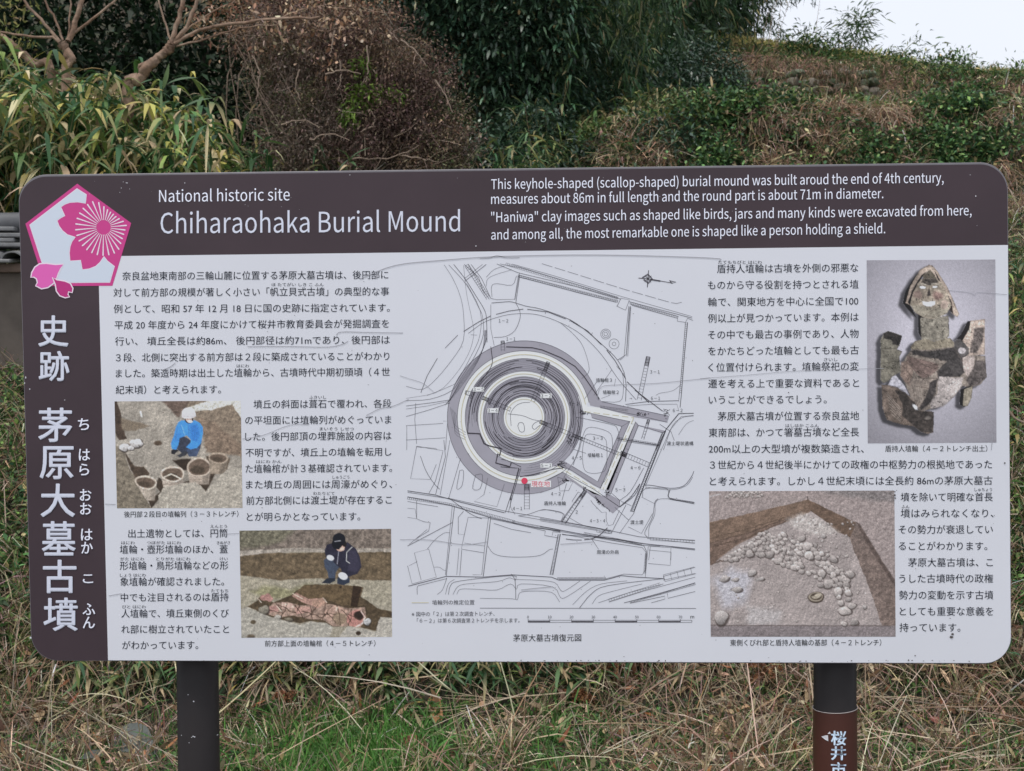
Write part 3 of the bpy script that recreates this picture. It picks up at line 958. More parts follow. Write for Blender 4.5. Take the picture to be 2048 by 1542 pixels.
# front part, outlines
for pts, w_, s_ in (
        ([(560, 105), (1165, 235)], 1.0, 0), ([(545, 160), (870, 225), (1155, 292), (1165, 235)], .9, 0), ([(430, 205), (815, 285), (742, 330), (470, 250)], .9, 0),
        ([(742, 330), (524, 830), (290, 690)], 1.0, 0), ([(815, 285), (548, 892), (175, 660)], .9, 0), ([(866, 288), (622, 905)], .9, 0), ([(892, 320), (645, 930), (722, 1000), (722, 1060), (480, 895), (205, 745), (0, 845)], 1.0, 0),
        ([(866, 288), (892, 320), (1110, 388), (1140, 370)], .9, 0), ([(1140, 370), (1110, 388), (820, 1100)], 1.4, 0), ([(1140, 370), (1120, 420), (850, 1105), (820, 1095)], 1.3, 0),
        ([(1390, 210), (1260, 215), (1140, 360), (950, 850), (850, 1110)], .9, 0), ([(1390, 230), (1280, 240), (1180, 360), (960, 860), (960, 890)], .7, 0),
        ([(722, 1060), (860, 950), (905, 850)], 1.3, 3), ([(722, 1000), (820, 920), (940, 705)], .8, 3), ([(730, 1000), (740, 1010), (830, 1050)], .7, 0),
        ([(330, 245), (640, 310), (700, 350), (715, 450), (660, 600), (600, 800), (560, 850)], .8, 3), ([(330, 245), (370, 440), (300, 680)], .8, 3),
        ([(380, 440), (420, 350), (500, 340), (620, 380), (655, 440), (655, 560)], .7, 3), ([(400, 440), (430, 400), (520, 410), (600, 460), (600, 700), (540, 750), (440, 750), (395, 700), (385, 560), (400, 440)], .7, 3),
        ([(700, 440), (1080, 500)], 1.6, 0), ([(700, 455), (1075, 510)], .7, 0),
        ([(940, 860), (1020, 865), (1180, 890), (1300, 870), (1370, 790), (1395, 735)], 1.1, 3), ([(960, 880), (1180, 905), (1320, 870), (1385, 790)], .7, 3),
        ([(930, 970), (950, 895), (1130, 890), (1165, 920), (1160, 975)], .9, 3), ([(1180, 900), (1175, 980), (1400, 1020)], 1.4, 3), ([(1160, 985), (1400, 1032)], .9, 0),
        ([(1070, 985), (1040, 1020), (1020, 1150), (950, 1290), (975, 1335)], .9, 3), ([(1160, 985), (1080, 990), (1045, 1030), (1040, 1130), (990, 1240), (985, 1335)], .7, 3),
        ([(920, 970), (1040, 1030)], .6, 0), ([(780, 1040), (650, 1290)], .8, 0), ([(855, 1110), (720, 1300)], .7, 0), ([(800, 1240), (920, 1300), (1020, 1120)], .7, 0),
        ([(160, 790), (300, 830), (260, 910), (180, 915), (160, 790)], .8, 0), ([(345, 925), (385, 940), (320, 1025), (290, 1010), (345, 925)], .8, 0), ([(370, 940), (190, 1190), (240, 1200), (425, 900)], .9, 0),
        ([(0, 1090), (60, 1085), (140, 1095), (210, 1120), (190, 1190)], .7, 3), ([(270, 1160), (400, 1230), (560, 1260), (650, 1270)], .7, 3), ([(460, 1000), (480, 1030), (560, 1110), (600, 1105), (600, 1180), (620, 1230), (660, 1220), (720, 1090)], .7, 0),
        ([(0, 1165), (520, 1250), (900, 1330), (1405, 1365)], 1.0, 0), ([(0, 1185), (500, 1270), (640, 1300)], .7, 0), ([(0, 1235), (400, 1310), (960, 1395), (1405, 1440)], 1.5, 0), ([(0, 1250), (900, 1405), (1090, 1415)], .8, 0),
        ([(200, 1310), (700, 1350), (940, 1410), (965, 1460), (960, 1542)], 1.1, 0), ([(970, 1345), (1405, 1390)], .8, 0), ([(1190, 1425), (1405, 1450)], 1.1, 0), ([(985, 1450), (1190, 1470), (1185, 1542)], .7, 0), ([(1000, 1420), (985, 1542)], .7, 0)):
    dk.pl(VA, pts, w_, sm=s_)
bk.pl(VA, [(235, 1350), (300, 1358), (378, 1360)], 1.2); bk.pl(VA, [(400, 1358), (480, 1345), (540, 1315), (612, 1248)], 1.4, sm=3); bk.pl(VA, [(720, 1060), (830, 960), (905, 850)], 1.3, sm=3)
bk.pl(VA, [(860, 0), (1110, 190)], 1.3)
dk.hatch(VA, (705, 435), (1075, 495), 3.5, 3.5, .5, .5); dk.hatch(VA, (400, 1300), (930, 1400), 4.5, 2.6, .6, .5); dk.hatch(VA, (1110, 400), (840, 1100), 4, 3.5, .6, .7)
dk.hatch(VA, (545, 150), (800, 185), 3, 3, .5, .5); dk.hatch(VA, (1180, 985), (1395, 1022), 3, 3.5, .5, .5); dk.hatch(VA, (1000, 1350), (1405, 1372), 5, 6, .5, .5)
# lower part
for pts, w_, s_ in (
        ([(50, 335), (230, 362), (400, 410), (690, 480)], 1.4, 0), ([(50, 345), (350, 390), (700, 470), (930, 510), (1300, 580), (1400, 610)], .9, 0), ([(50, 375), (330, 430), (590, 510), (900, 580), (1060, 600)], 1.2, 0),
        ([(320, 380), (400, 440), (470, 490), (540, 520)], 1.0, 3), ([(135, 105), (170, 200), (220, 280), (262, 325)], 1.0, 3), ([(110, 40), (285, 70), (235, 270), (190, 355), (230, 362)], .8, 0),
        ([(110, 40), (70, 255), (200, 260), (240, 160)], .7, 0), ([(290, 0), (300, 110), (235, 360)], .9, 0), ([(330, 0), (265, 365)], .7, 0), ([(400, 120), (320, 390)], .7, 0), ([(395, 200), (420, 205), (410, 300), (375, 320), (395, 200)], .8, 3),
        ([(500, 230), (545, 230), (530, 320), (480, 320), (500, 230)], .8, 3), ([(580, 250), (555, 360), (490, 405), (640, 440), (690, 290)], .7, 0), ([(790, 190), (695, 480)], 1.1, 0), ([(780, 235), (715, 480)], .7, 0),
        ([(735, 370), (730, 440), (760, 490)], .7, 3), ([(785, 500), (850, 490), (930, 462), (980, 462), (1085, 490), (1070, 545)], .8, 3), ([(780, 500), (1300, 590)], .8, 0),
        ([(50, 405), (130, 420), (250, 440)], .8, 0), ([(110, 400), (110, 520), (160, 540), (200, 545), (190, 600), (110, 650)], .8, 0), ([(50, 450), (100, 455), (110, 520), (50, 510)], .7, 0), ([(180, 590), (60, 690)], .7, 0), ([(50, 700), (345, 545)], 1.0, 0),
        ([(360, 440), (305, 900)], 1.0, 0), ([(345, 440), (300, 890)], .7, 0), ([(420, 470), (385, 510), (385, 620), (425, 625), (450, 510), (590, 515), (600, 500)], .8, 0), ([(425, 625), (405, 720), (555, 745)], .8, 0), ([(425, 680), (560, 700)], .6, 0),
        ([(390, 715), (375, 890)], .7, 0), ([(408, 725), (395, 895)], .8, 0), ([(600, 510), (575, 700), (550, 900)], 1.1, 0), ([(585, 510), (560, 700), (540, 890), (480, 890)], .7, 0),
        ([(600, 520), (700, 540), (960, 600)], .9, 0), ([(620, 550), (740, 590), (865, 612)], .8, 0), ([(580, 700), (620, 750), (700, 770), (830, 772), (930, 760), (985, 725), (1010, 720)], .8, 3),
        ([(1060, 620), (1010, 890)], 1.1, 0), ([(1045, 625), (990, 890)], .8, 0), ([(960, 600), (955, 630), (1040, 645)], .9, 0), ([(1005, 630), (1010, 605), (1060, 610)], .8, 0),
        ([(55, 965), (305, 900), (550, 905), (740, 890), (1000, 905), (1050, 925), (1350, 925), (1460, 895), (1560, 905), (1740, 915)], 1.4, 0),
        ([(50, 830), (80, 950), (240, 905), (190, 720), (95, 745), (140, 925)], .8, 0), ([(60, 830), (110, 805), (115, 800)], .6, 0), ([(330, 612), (290, 615), (230, 660), (180, 720)], .7, 3), ([(225, 840), (260, 840), (290, 860), (305, 858)], .6, 3),
        ([(115, 1020), (115, 970), (150, 955), (310, 915)], .8, 3), ([(245, 1020), (280, 990), (310, 910)], .7, 3), ([(300, 1020), (320, 950), (360, 920)], .7, 3), ([(320, 1020), (335, 960), (400, 930), (740, 895), (760, 930)], .9, 3),
        ([(350, 1020), (380, 970), (440, 950), (640, 935), (720, 910), (760, 920), (900, 925), (1020, 940), (1060, 990), (1090, 995), (1190, 930)], .7, 3),
        ([(375, 1020), (400, 985), (500, 985), (640, 990), (730, 950), (770, 985), (800, 950), (1010, 970), (1060, 1040), (1110, 1030), (1260, 930)], .7, 3),
        ([(528, 1045), (740, 1048), (775, 1055), (790, 1010), (850, 998), (1000, 1005), (1055, 1070)], .7, 3), ([(735, 885), (760, 930), (765, 1050)], 1.0, 3),
        ([(1140, 1088), (1230, 1000), (1330, 950), (1500, 930)], .7, 3), ([(1185, 1110), (1270, 1010), (1380, 960), (1740, 915)], 1.0, 3), ([(1270, 1082), (1310, 1030), (1400, 1000), (1600, 950)], .7, 3),
        ([(1050, 920), (1350, 918), (1480, 885), (1600, 890), (1620, 860), (1625, 740), (1600, 710), (1400, 680), (1070, 620)], .8, 0),
        ([(1640, 700), (1620, 905)], .7, 0), ([(1645, 700), (1790, 710), (1785, 828), (1640, 815)], .8, 0), ([(1740, 900), (1950, 840)], .8, 0), ([(1740, 925), (1950, 880)], .7, 0), ([(1740, 900), (1745, 925)], .8, 0),
        ([(1310, 1075), (1520, 1005), (1740, 950)], .8, 0), ([(1380, 1070), (1600, 1000), (1950, 905)], .8, 0), ([(1480, 1075), (1700, 1020), (1950, 942)], 1.1, 0), ([(1520, 1078), (1750, 1030), (1750, 1050), (1660, 1075)], .9, 0), ([(1765, 1012), (1770, 1045), (1950, 1000)], .9, 0)):
    dk.pl(V9, pts, w_, sm=s_)
dk.pl(V9, [(528, 1110), (1955, 1112)], 1.0)
dk.hatch(V9, (50, 382), (330, 425), 4.5, 4, .5, .5); dk.hatch(V9, (330, 425), (760, 540), 4.5, 3.4, .5, .5); dk.hatch(V9, (1050, 625), (1000, 890), 4.5, 2.8, .6, .5); dk.hatch(V9, (740, 540), (1060, 600), 4, 2.6, .6, .6)
dk.hatch(V9, (1040, 912), (1360, 910), 2.4, 2.6, .6, .4); dk.hatch(V9, (1625, 750), (1615, 880), 3, 3, .5, .5); dk.hatch(V9, (1380, 1058), (1720, 950), 5, 5.5, .5, .5); dk.hatch(V9, (1520, 1070), (1950, 950), 3, 3, .6, .6)
dk.hatch(V9, (1745, 912), (1950, 860), 14, 14, .6, .6); dk.hatch(V9, (1300, 600), (1400, 610), 5, 6, .5, .5)
for a_, b_ in (((1010, 480), (1100, 280)),):
    pass
dk.pl(V9, [(1070, 398), (1100, 285)], .7); dk.pl(V9, [(1512, 530), (1420, 445)], .8); dk.pl(V9, [(1312, 722), (1265, 650)], .8); dk.pl(V9, [(1230, 88), (1150, 62)], .7)
dk.pl(V8, [(1300, 870), (1215, 990)], .7); dk.pl(V8, [(1415, 900), (1425, 850)], .5); dk.pl(V8, [(1400, 790), (1280, 960)], .6); dk.pl(V8, [(1385, 960), (1330, 980)], .6)
dk.pl(V8, [(1812, 1258), (1790, 1200), (1715, 1150)], .8); dk.pl(V9, [(1200, 0), (1170, 100), (1080, 250)], .7, sm=3)
dk.pl(VB, [(600, 870), (595, 760), (640, 690), (700, 660), (770, 655)], .8, sm=3); dk.pl(VB, [(570, 760), (700, 775), (790, 810), (870, 825)], .8, sm=3)
dk.pl(VB, [(660, 870), (672, 842), (705, 842), (720, 880), (715, 920), (680, 920), (660, 870)], .9, sm=3); dk.pl(VB, [(860, 822), (810, 845), (790, 880), (815, 900), (850, 870), (895, 850)], .9, sm=3)
for i_ in range(5):
    dk.pl(VB, [(0 + i_ * 12, 680 - i_ * 10), (110 + i_ * 8, 560 - i_ * 25), (260 + i_ * 12, 350 - i_ * 30), (340 + i_ * 8, 180 - i_ * 20), (360 + i_ * 5, 0)], .55, sm=3)
for i_ in range(4):
    dk.pl(VB, [(50 + 12 * i_, 700 + 14 * i_), (60 + i_ * 14, 760 + i_ * 8), (90, 860 + 25 * i_), (190, 930 + 22 * i_)], .55, sm=3)
# small plus and tick marks of the survey
for _ in range(46):
    p_ = (rs.uniform(60, 1900), rs.uniform(40, 1000))
    dk.pl(V9, [p_, (p_[0] + 4, p_[1] + 3)], .9)
for i_ in range(9):
    a_ = math.radians(-80 + i_ * 14)
    c_, s__ = math.cos(a_), math.sin(a_)
    q_ = V8((840, 1100))
    dk.pl(ID, [(q_[0] + 208 * c_, q_[1] + 208 * s__), (q_[0] + 213 * c_, q_[1] + 213 * s__)], .7)
# compass
cx_, cy_ = V8((1638, 190))
for a_, l_, w_ in ((-90, 17, 1.4), (90, 17, 1.4), (180, 19, 1.4), (6, 50, 1.2), (-45, 9, 1.1), (45, 9, 1.1), (135, 9, 1.1), (-135, 9, 1.1)):
    a_ = math.radians(a_ + 4)
    bk.pl(ID, [(cx_, cy_), (cx_ + l_ * math.cos(a_), cy_ + l_ * math.sin(a_))], w_)
bk.pl(V8, [(1780, 200), (1795, 220), (1822, 212), (1780, 203)], 1.4)
gk = Lines(0.0028)
gk.pl(V8, [(1600, 185), (1638, 160), (1665, 190), (1640, 220), (1610, 195)], 3.2); gk.pl(V8, [(1655, 195), (1720, 205)], 3)
# scale bar
for i_ in range(8):
    x_ = 846 + i_ * 143.8
    dk.pl(V9, [(x_, 1182), (x_, 1204)], .9)
    if i_ % 2 == 0: bk.pl(V9, [(x_, 1199), (x_ + 143.8 if i_ < 7 else 1928, 1199)], 2.2)
dk.pl(V9, [(846, 1190), (1928, 1190)], .8); dk.pl(V9, [(846, 1204), (1928, 1204)], .8); dk.pl(V9, [(1928, 1190), (1928, 1204)], .9)
M_thin = mat('thin_grey_ink', lin((96, 94, 102), 1.1), 0.5)
dk.build('drawn_line', M_thin, 'thin grey survey and contour lines'); bk.build('drawn_line', mat('heavy_ink', lin((62, 57, 64), 1.1), 0.5), 'heavy dark contour and trench lines')
gk.build('drawn_line', M_thin, 'grey compass star')
# "you are here" dot, label boxes and plan lettering
sheet('location_dot', [(1049 + 6.3 * math.cos(t_), 961.5 + 6.3 * math.sin(t_)) for t_ in np.linspace(0, 6.28, 25)[:-1]], M_red, 0.0036, plan, label='red dot that marks the current place')
for v_, x0_, y0_, x1_, y1_ in ((V9, 865, 268, 998, 312), (V8, 482, 905, 556, 935), (V8, 928, 948, 1002, 978), (V8, 578, 1045, 650, 1075), (V9, 928, 153, 1004, 183)):
    sheet('label_box', [(x0_, y0_), (x1_, y0_), (x1_, y1_), (x0_, y1_)], M_lite, 0.0033, plan, v_)
h = Letters()
for t_, x0_, x1_, y_ in (('１－２', 652, 715, 468), ('１－１', 703, 762, 588), ('３－５', 485, 553, 920), ('３－２', 932, 998, 963), ('３－４', 580, 645, 1060), ('埴輪棺３', 1295, 1400, 860),
                         ('埴輪棺２', 1340, 1445, 940), ('３－１', 1652, 1715, 805), ('５－２', 1118, 1180, 1015), ('６－１', 1658, 1718, 980), ('６－２', 1802, 1866, 1060), ('３－３', 1275, 1338, 1243),
                         ('渡土堤状遺構', 1762, 1938, 1278)):
    h.line(V8, t_, x0_, x1_, y_, y_, em=29, z=.0038)
for t_, x0_, x1_, y_ in (('埴輪棺１', 1240, 1340, 100), ('４－５', 1135, 1200, 118), ('５－１', 932, 1000, 168), ('４－６', 1523, 1588, 183), ('４－２', 998, 1060, 355), ('５－３', 1423, 1487, 328),
                         ('盾持人埴輪', 952, 1096, 418), ('４－１', 745, 808, 452), ('２', 1160, 1174, 475), ('４－３・４', 1255, 1355, 533), ('渡土堤', 1522, 1608, 543), ('周濠の外肩', 1300, 1443, 740)):
    h.line(V9, t_, x0_, x1_, y_, y_, em=29, z=.0038)
for i_, t_ in enumerate(('0', '10', '20', '30', '40', '50', '60', '70')):
    x_ = 846 + i_ * 143.8 - (6 if len(t_) == 1 else 13)
    h.line(V9, t_, x_, x_ + (11 if len(t_) == 1 else 24), 1177, 1177, em=17, cjk=False, z=.0038)
h.line(V9, 'm', 1918, 1943, 1178, 1178, em=22, cjk=False, z=.0038)
h.build('lettering', M_ink, 'small trench numbers and notes on the plan', plan)
h = Letters()
h.line(V9, '現在地', 870, 990, 290, 290, em=40, z=.0038)
h.build('lettering', M_red, 'red Japanese words beside the red dot', plan)

# ================================================================== THE FOUR PRINTED PHOTOGRAPHS (flat print, a colour per grid point)


class Print:
    def __init__(s, v, quad, res=0.8):
        s.v = v; s.q = [np.array(p, float) for p in quad]
        w_ = (s.q[1] - s.q[0])[0]; h_ = (s.q[3] - s.q[0])[1]
        sc_ = v((1, 0))[0] - v((0, 0))[0]
        s.W, s.H = int(w_ * sc_ * res), int(h_ * sc_ * res)
        u = (np.arange(s.W) + .5) / s.W; t = (np.arange(s.H) + .5) / s.H
        U, T_ = np.meshgrid(u, t)
        q = s.q
        XY = (q[0] * ((1 - U) * (1 - T_))[..., None] + q[1] * (U * (1 - T_))[..., None] + q[2] * (U * T_)[..., None] + q[3] * ((1 - U) * T_)[..., None])
        s.X, s.Y = XY[..., 0], XY[..., 1]
        s.I = np.zeros((s.H, s.W, 3))
        s.px = w_ / s.W

    def n(s, f=.02, seed=0, octs=4): return vnoise(s.X, s.Y, seed, octs, f) - .5

    def fill(s, c): s.I[:] = c

    def put(s, m, c):
        m = np.clip(m, 0, 1)[..., None]
        s.I = s.I * (1 - m) + np.asarray(c, float) * m

    def poly(s, pts, c, soft=None, wob=0, nz=0, seed=1, f=.05):
        soft = soft or s.px
        X, Y = s.X, s.Y
        if wob:
            X = X + wob * (vnoise(s.X, s.Y, seed + 7, 3, .03) - .5) * 2; Y = Y + wob * (vnoise(s.X, s.Y, seed + 8, 3, .03) - .5) * 2
        P = np.array(pts, float); Q = np.roll(P, -1, 0)
        inside = np.zeros(X.shape, bool); dist = np.full(X.shape, 1e9)
        for (x0, y0), (x1, y1) in zip(P, Q):
            c_ = ((y0 > Y) != (y1 > Y))
            xi = (x1 - x0) * (Y - y0) / ((y1 - y0) if abs(y1 - y0) > 1e-9 else 1e-9) + x0
            inside ^= (c_ & (X < xi))
            dx, dy = x1 - x0, y1 - y0
            t = np.clip(((X - x0) * dx + (Y - y0) * dy) / (dx * dx + dy * dy + 1e-9), 0, 1)
            dist = np.minimum(dist, np.hypot(X - x0 - t * dx, Y - y0 - t * dy))
        sd = np.where(inside, dist, -dist)
        m = np.clip(sd / soft + .5, 0, 1)
        if nz:
            cc = np.asarray(c, float) * (1 + nz * 2 * (vnoise(s.X, s.Y, seed, 4, f) - .5))[..., None]
            s.I = s.I * (1 - m[..., None]) + cc * m[..., None]
        else: s.put(m, c)
        return m

    def ell(s, cx, cy, rx, ry, c, soft=None, rot=0, wob=0, seed=0):
        soft = soft or s.px
        a = math.radians(rot); dx, dy = s.X - cx, s.Y - cy
        x, y = dx * math.cos(a) + dy * math.sin(a), -dx * math.sin(a) + dy * math.cos(a)
        d = np.hypot(x / rx, y / ry)
        if wob:
            th = np.arctan2(y / ry, x / rx); r_ = RS(seed); d = d / (1 + wob * (np.sin(2 * th + r_.rand() * 6) * .5 + np.sin(3 * th + r_.rand() * 6) * .5 + np.sin(5 * th + r_.rand() * 6) * .3))
        m = np.clip((1 - d) * min(rx, ry) / soft + .5, 0, 1)
        s.put(m, c)
        return m

    def stone(s, cx, cy, rx, ry, c, rot=0, seed=0, lit=1.0):
        x0, x1 = cx - rx * 1.7, cx + rx * 1.7
        sl = (np.abs(s.X - cx) < max(rx, ry) * 1.8) & (np.abs(s.Y - cy) < max(rx, ry) * 1.8)
        ys, xs = np.where(sl)
        if len(ys) == 0: return
        a, b, c0_, d0 = ys.min(), ys.max() + 1, xs.min(), xs.max() + 1
        X, Y = s.X[a:b, c0_:d0], s.Y[a:b, c0_:d0]
        r_ = RS(seed); an = math.radians(rot); dx, dy = X - cx, Y - cy
        x, y = dx * math.cos(an) + dy * math.sin(an), -dx * math.sin(an) + dy * math.cos(an)
        th = np.arctan2(y / ry, x / rx)
        k = 1 + .1 * np.sin(2 * th + r_.rand() * 6) + .07 * np.sin(3 * th + r_.rand() * 6) + .05 * np.sin(4 * th + r_.rand() * 6)
        d = np.hypot(x / rx, y / ry) / k
        sh = np.clip((1.22 - np.hypot((dx - .14 * rx) / rx, (dy - .22 * ry) / ry) / k) * 5, 0, 1)[..., None] * .75
        reg = s.I[a:b, c0_:d0]
        reg = reg * (1 - sh) + np.array((62, 52, 48.)) * sh
        m = np.clip((1 - d) * min(rx, ry) / s.px + .5, 0, 1)[..., None]
        shade = (1.04 - .28 * lit * np.clip((dy / ry) * .8 + (dx / rx) * .25, -1, 1) - .25 * np.clip(d - .72, 0, 1))[..., None]
        tex = (1 + .16 * (vnoise(X, Y, seed % 50, 3, .12) - .5))[..., None]
        s.I[a:b, c0_:d0] = reg * (1 - m) + np.asarray(c, float) * shade * tex * m

    def line(s, pts, w_, c, wob=0, seed=3):
        X, Y = s.X, s.Y
        if wob:
            X = X + wob * (vnoise(s.X, s.Y, seed, 3, .04) - .5) * 2; Y = Y + wob * (vnoise(s.X, s.Y, seed + 1, 3, .04) - .5) * 2
        d = np.full(X.shape, 1e9)
        for (x0, y0), (x1, y1) in zip(pts[:-1], pts[1:]):
            dx, dy = x1 - x0, y1 - y0
            t = np.clip(((X - x0) * dx + (Y - y0) * dy) / (dx * dx + dy * dy + 1e-9), 0, 1)
            d = np.minimum(d, np.hypot(X - x0 - t * dx, Y - y0 - t * dy))
        s.put(np.clip((w_ / 2 - d) / s.px + .5, 0, 1), c)

    def grain(s, k=.2, f=.06, seed=4, fine=.1):
        g = 1 + k * 2 * s.n(f, seed, 5) + fine * RS(seed).normal(size=s.X.shape)
        s.I = s.I * g[..., None]

    def relief(s, k=1.2, f=.03, seed=31, d=6):
        """lumpy ground as a camera would print it"""
        for f_, w_ in ((f, 1.0), (f * 2.7, .8), (f * 6, .6)):
            a = vnoise(s.X, s.Y, seed, 3, f_); b = vnoise(s.X + d, s.Y + d * 1.4, seed, 3, f_)
            s.I = s.I * (1 + k * w_ * (a - b))[..., None]

    def build(s, name, label, m, sat=.72, con=1.1):
        g = s.I.mean(-1, keepdims=True)
        s.I = g + (s.I - g) * sat
        s.I = 132 + (s.I - 132) * con
        I = np.clip(s.I, 14, 246)
        C = lin(I, 1.4).clip(0, .85).reshape(-1, 3)
        # corners of the grid lie on the print's edge
        gx, gy = np.linspace(0, 1, s.W), np.linspace(0, 1, s.H)
        U, T_ = np.meshgrid(gx, gy)
        q = [np.array(bp(*s.v(p), 0.0020)) for p in s.q]
        V = (q[0] * ((1 - U) * (1 - T_))[..., None] + q[1] * (U * (1 - T_))[..., None] + q[2] * (U * T_)[..., None] + q[3] * ((1 - U) * T_)[..., None]).reshape(-1, 3)
        i = (np.arange(s.H - 1)[:, None] * s.W + np.arange(s.W - 1)[None]).ravel()
        Q = np.stack([i, i + s.W, i + s.W + 1, i + 1], 1)
        o = mesh(name, V, Q, m, sign, col=C)
        o['label'] = label
        return o


M_print = mat('photo_print', rough=0.42, attr='col', spec=0.35)

# --- person in blue kneeling behind excavated jars
p = Print(V4, [(97, 42), (930, 38), (942, 746), (113, 748)])
p.fill((154, 144, 130)); p.grain(.22, .012, 1, 0)
p.poly([(430, 30), (960, 30), (960, 420), (840, 370), (700, 270), (640, 150), (560, 150), (520, 90), (430, 60)], (136, 118, 98), 20, 10, .2, 2)
p.poly([(540, 100), (600, 78), (720, 40), (960, 20), (960, 150), (930, 150), (870, 62), (760, 95), (640, 108)], (208, 204, 190), 6, 6, .15, 3)
p.poly([(410, 40), (600, 40), (560, 90), (520, 150), (470, 100)], (108, 88, 76), 12, 12, .2, 5)
p.poly([(640, 150), (760, 180), (880, 290), (930, 330), (930, 400), (700, 380), (680, 240)], (134, 112, 92), 18, 10, .25, 9)
p.poly([(80, 30), (110, 35), (140, 120), (160, 230), (178, 290), (130, 300), (90, 230)], (78, 62, 50), 6, 4, .2, 6)
p.poly([(140, 150), (330, 205), (240, 235), (150, 235)], (128, 112, 92), 10, 8)
p.poly([(90, 320), (160, 360), (190, 470), (240, 560), (300, 650), (340, 760), (90, 760)], (126, 114, 96), 5, 6, .25, 7)
p.poly([(165, 370), (200, 480), (240, 560), (300, 560), (330, 520), (290, 470), (230, 470)], (84, 68, 54), 8, 6, .2, 8)
p.poly([(400, 640), (370, 600), (390, 540), (440, 600), (620, 560), (740, 470), (760, 520), (700, 640), (650, 580), (560, 590), (430, 640), (380, 700), (340, 748), (320, 690)], (72, 58, 46), 6, 5, .2, 9)
p.poly([(480, 430), (600, 420), (600, 480), (560, 500)], (62, 48, 38), 8, 4)
p.poly([(700, 400), (860, 420), (840, 490), (740, 520)], (98, 82, 66), 8, 4, .2)
for i_, (cx_, cy_, rx_, ry_, bx, by, bw, tilt) in enumerate(((305, 575, 70, 42, 336, 694, 26, 12), (482, 520, 74, 50, 482, 606, 62, 3), (655, 475, 76, 62, 655, 588, 62, 2), (782, 415, 62, 34, 775, 520, 50, 8))):
    col_ = ((176, 160, 142), (180, 163, 146), (172, 154, 136), (150, 132, 112))[i_]
    p.poly([(cx_ - rx_, cy_), (cx_ + rx_, cy_), (bx + bw, by), (bx - bw, by)], col_, 4, 3, .16, 20 + i_)
    p.poly([(cx_ + rx_ * .4, cy_), (cx_ + rx_, cy_), (bx + bw, by), (bx + bw * .3, by)], tuple(.8 * np.array(col_)), 18, 2)
    p.ell(cx_, cy_, rx_ + 3, ry_ + 3, tuple(np.array(col_) * 1.14), 3, tilt, .05, i_)
    p.ell(cx_, cy_ + 2, rx_ - 8, ry_ - 8, (112, 92, 76), 5, tilt, .06, i_)
    p.ell(cx_ - 8, cy_ + ry_ * .3, rx_ * .6, ry_ * .45, (84, 70, 56), 10, tilt)
p.line([(430, 540), (470, 520), (530, 548)], 9, (205, 190, 170), 4); p.line([(418, 588), (550, 585)], 5, (146, 128, 112), 2); p.line([(600, 560), (720, 552)], 5, (146, 128, 110), 2)
p.poly([(388, 660), (420, 610), (560, 578), (630, 572), (670, 600), (700, 640), (760, 560), (830, 500), (960, 470), (960, 760), (395, 760)], (168, 158, 142), 5, 6, .14, 12)
for i_, (cx_, cy_, r_) in enumerate(((162, 345, 32), (240, 318, 38), (206, 350, 20), (272, 325, 16))): p.stone(cx_, cy_, r_, r_ * .8, (190, 184, 180), 10, i_)
p.ell(385, 318, 26, 16, (88, 70, 54), 8); p.line([(270, 112), (278, 142)], 12, (225, 222, 212)); p.ell(555, 390, 18, 12, (70, 60, 56))
p.relief(.26, .03, 3, 7)
# the figure: legs, jacket, face, helmet
p.poly([(500, 300), (520, 270), (560, 275), (600, 300), (600, 350), (560, 400), (515, 360), (500, 340)], (58, 64, 82), 4, 3, .2)
p.poly([(600, 330), (672, 300), (665, 350), (640, 405), (590, 408), (575, 370)], (66, 80, 110), 4, 3, .2)
p.poly([(472, 366), (500, 352), (520, 366), (492, 392), (474, 388)], (44, 44, 50), 3); p.poly([(512, 400), (560, 372), (588, 380), (560, 400), (530, 412)], (60, 62, 70), 3)
p.poly([(540, 168), (520, 180), (502, 215), (488, 270), (470, 322), (476, 356), (505, 362), (520, 330), (528, 284), (575, 268), (602, 296), (600, 312), (570, 345), (600, 360), (640, 350), (668, 318), (682, 250), (680, 212), (662, 186), (628, 168)], (52, 140, 232), 3, 1.5, .1, 14, .03)
p.poly([(602, 200), (640, 195), (660, 260), (640, 310), (600, 290)], (42, 120, 208), 12); p.line([(582, 186), (590, 268)], 3, (50, 100, 170)); p.line([(515, 215), (500, 300)], 4, (56, 116, 186)); p.line([(540, 200), (560, 260)], 6, (98, 164, 226), 2)
p.ell(590, 166, 27, 22, (40, 34, 36), 4); p.ell(588, 162, 20, 18, (206, 168, 150), 4); p.ell(596, 176, 18, 9, (228, 226, 228), 4)
p.line([(578, 160), (583, 160)], 3, (90, 66, 60)); p.line([(594, 160), (600, 160)], 3, (90, 66, 60)); p.ell(586, 118, 44, 34, (232, 226, 228), 3); p.poly([(542, 122), (632, 118), (636, 142), (600, 158), (560, 158), (540, 146)], (214, 206, 210), 3); p.line([(545, 143), (630, 140)], 3, (180, 172, 178)); p.ell(576, 104, 20, 14, (246, 242, 244), 10)
p.grain(.07, .12, 5, .055)
p.build('printed_photograph', 'print of a person in blue kneeling behind clay jars', M_print)

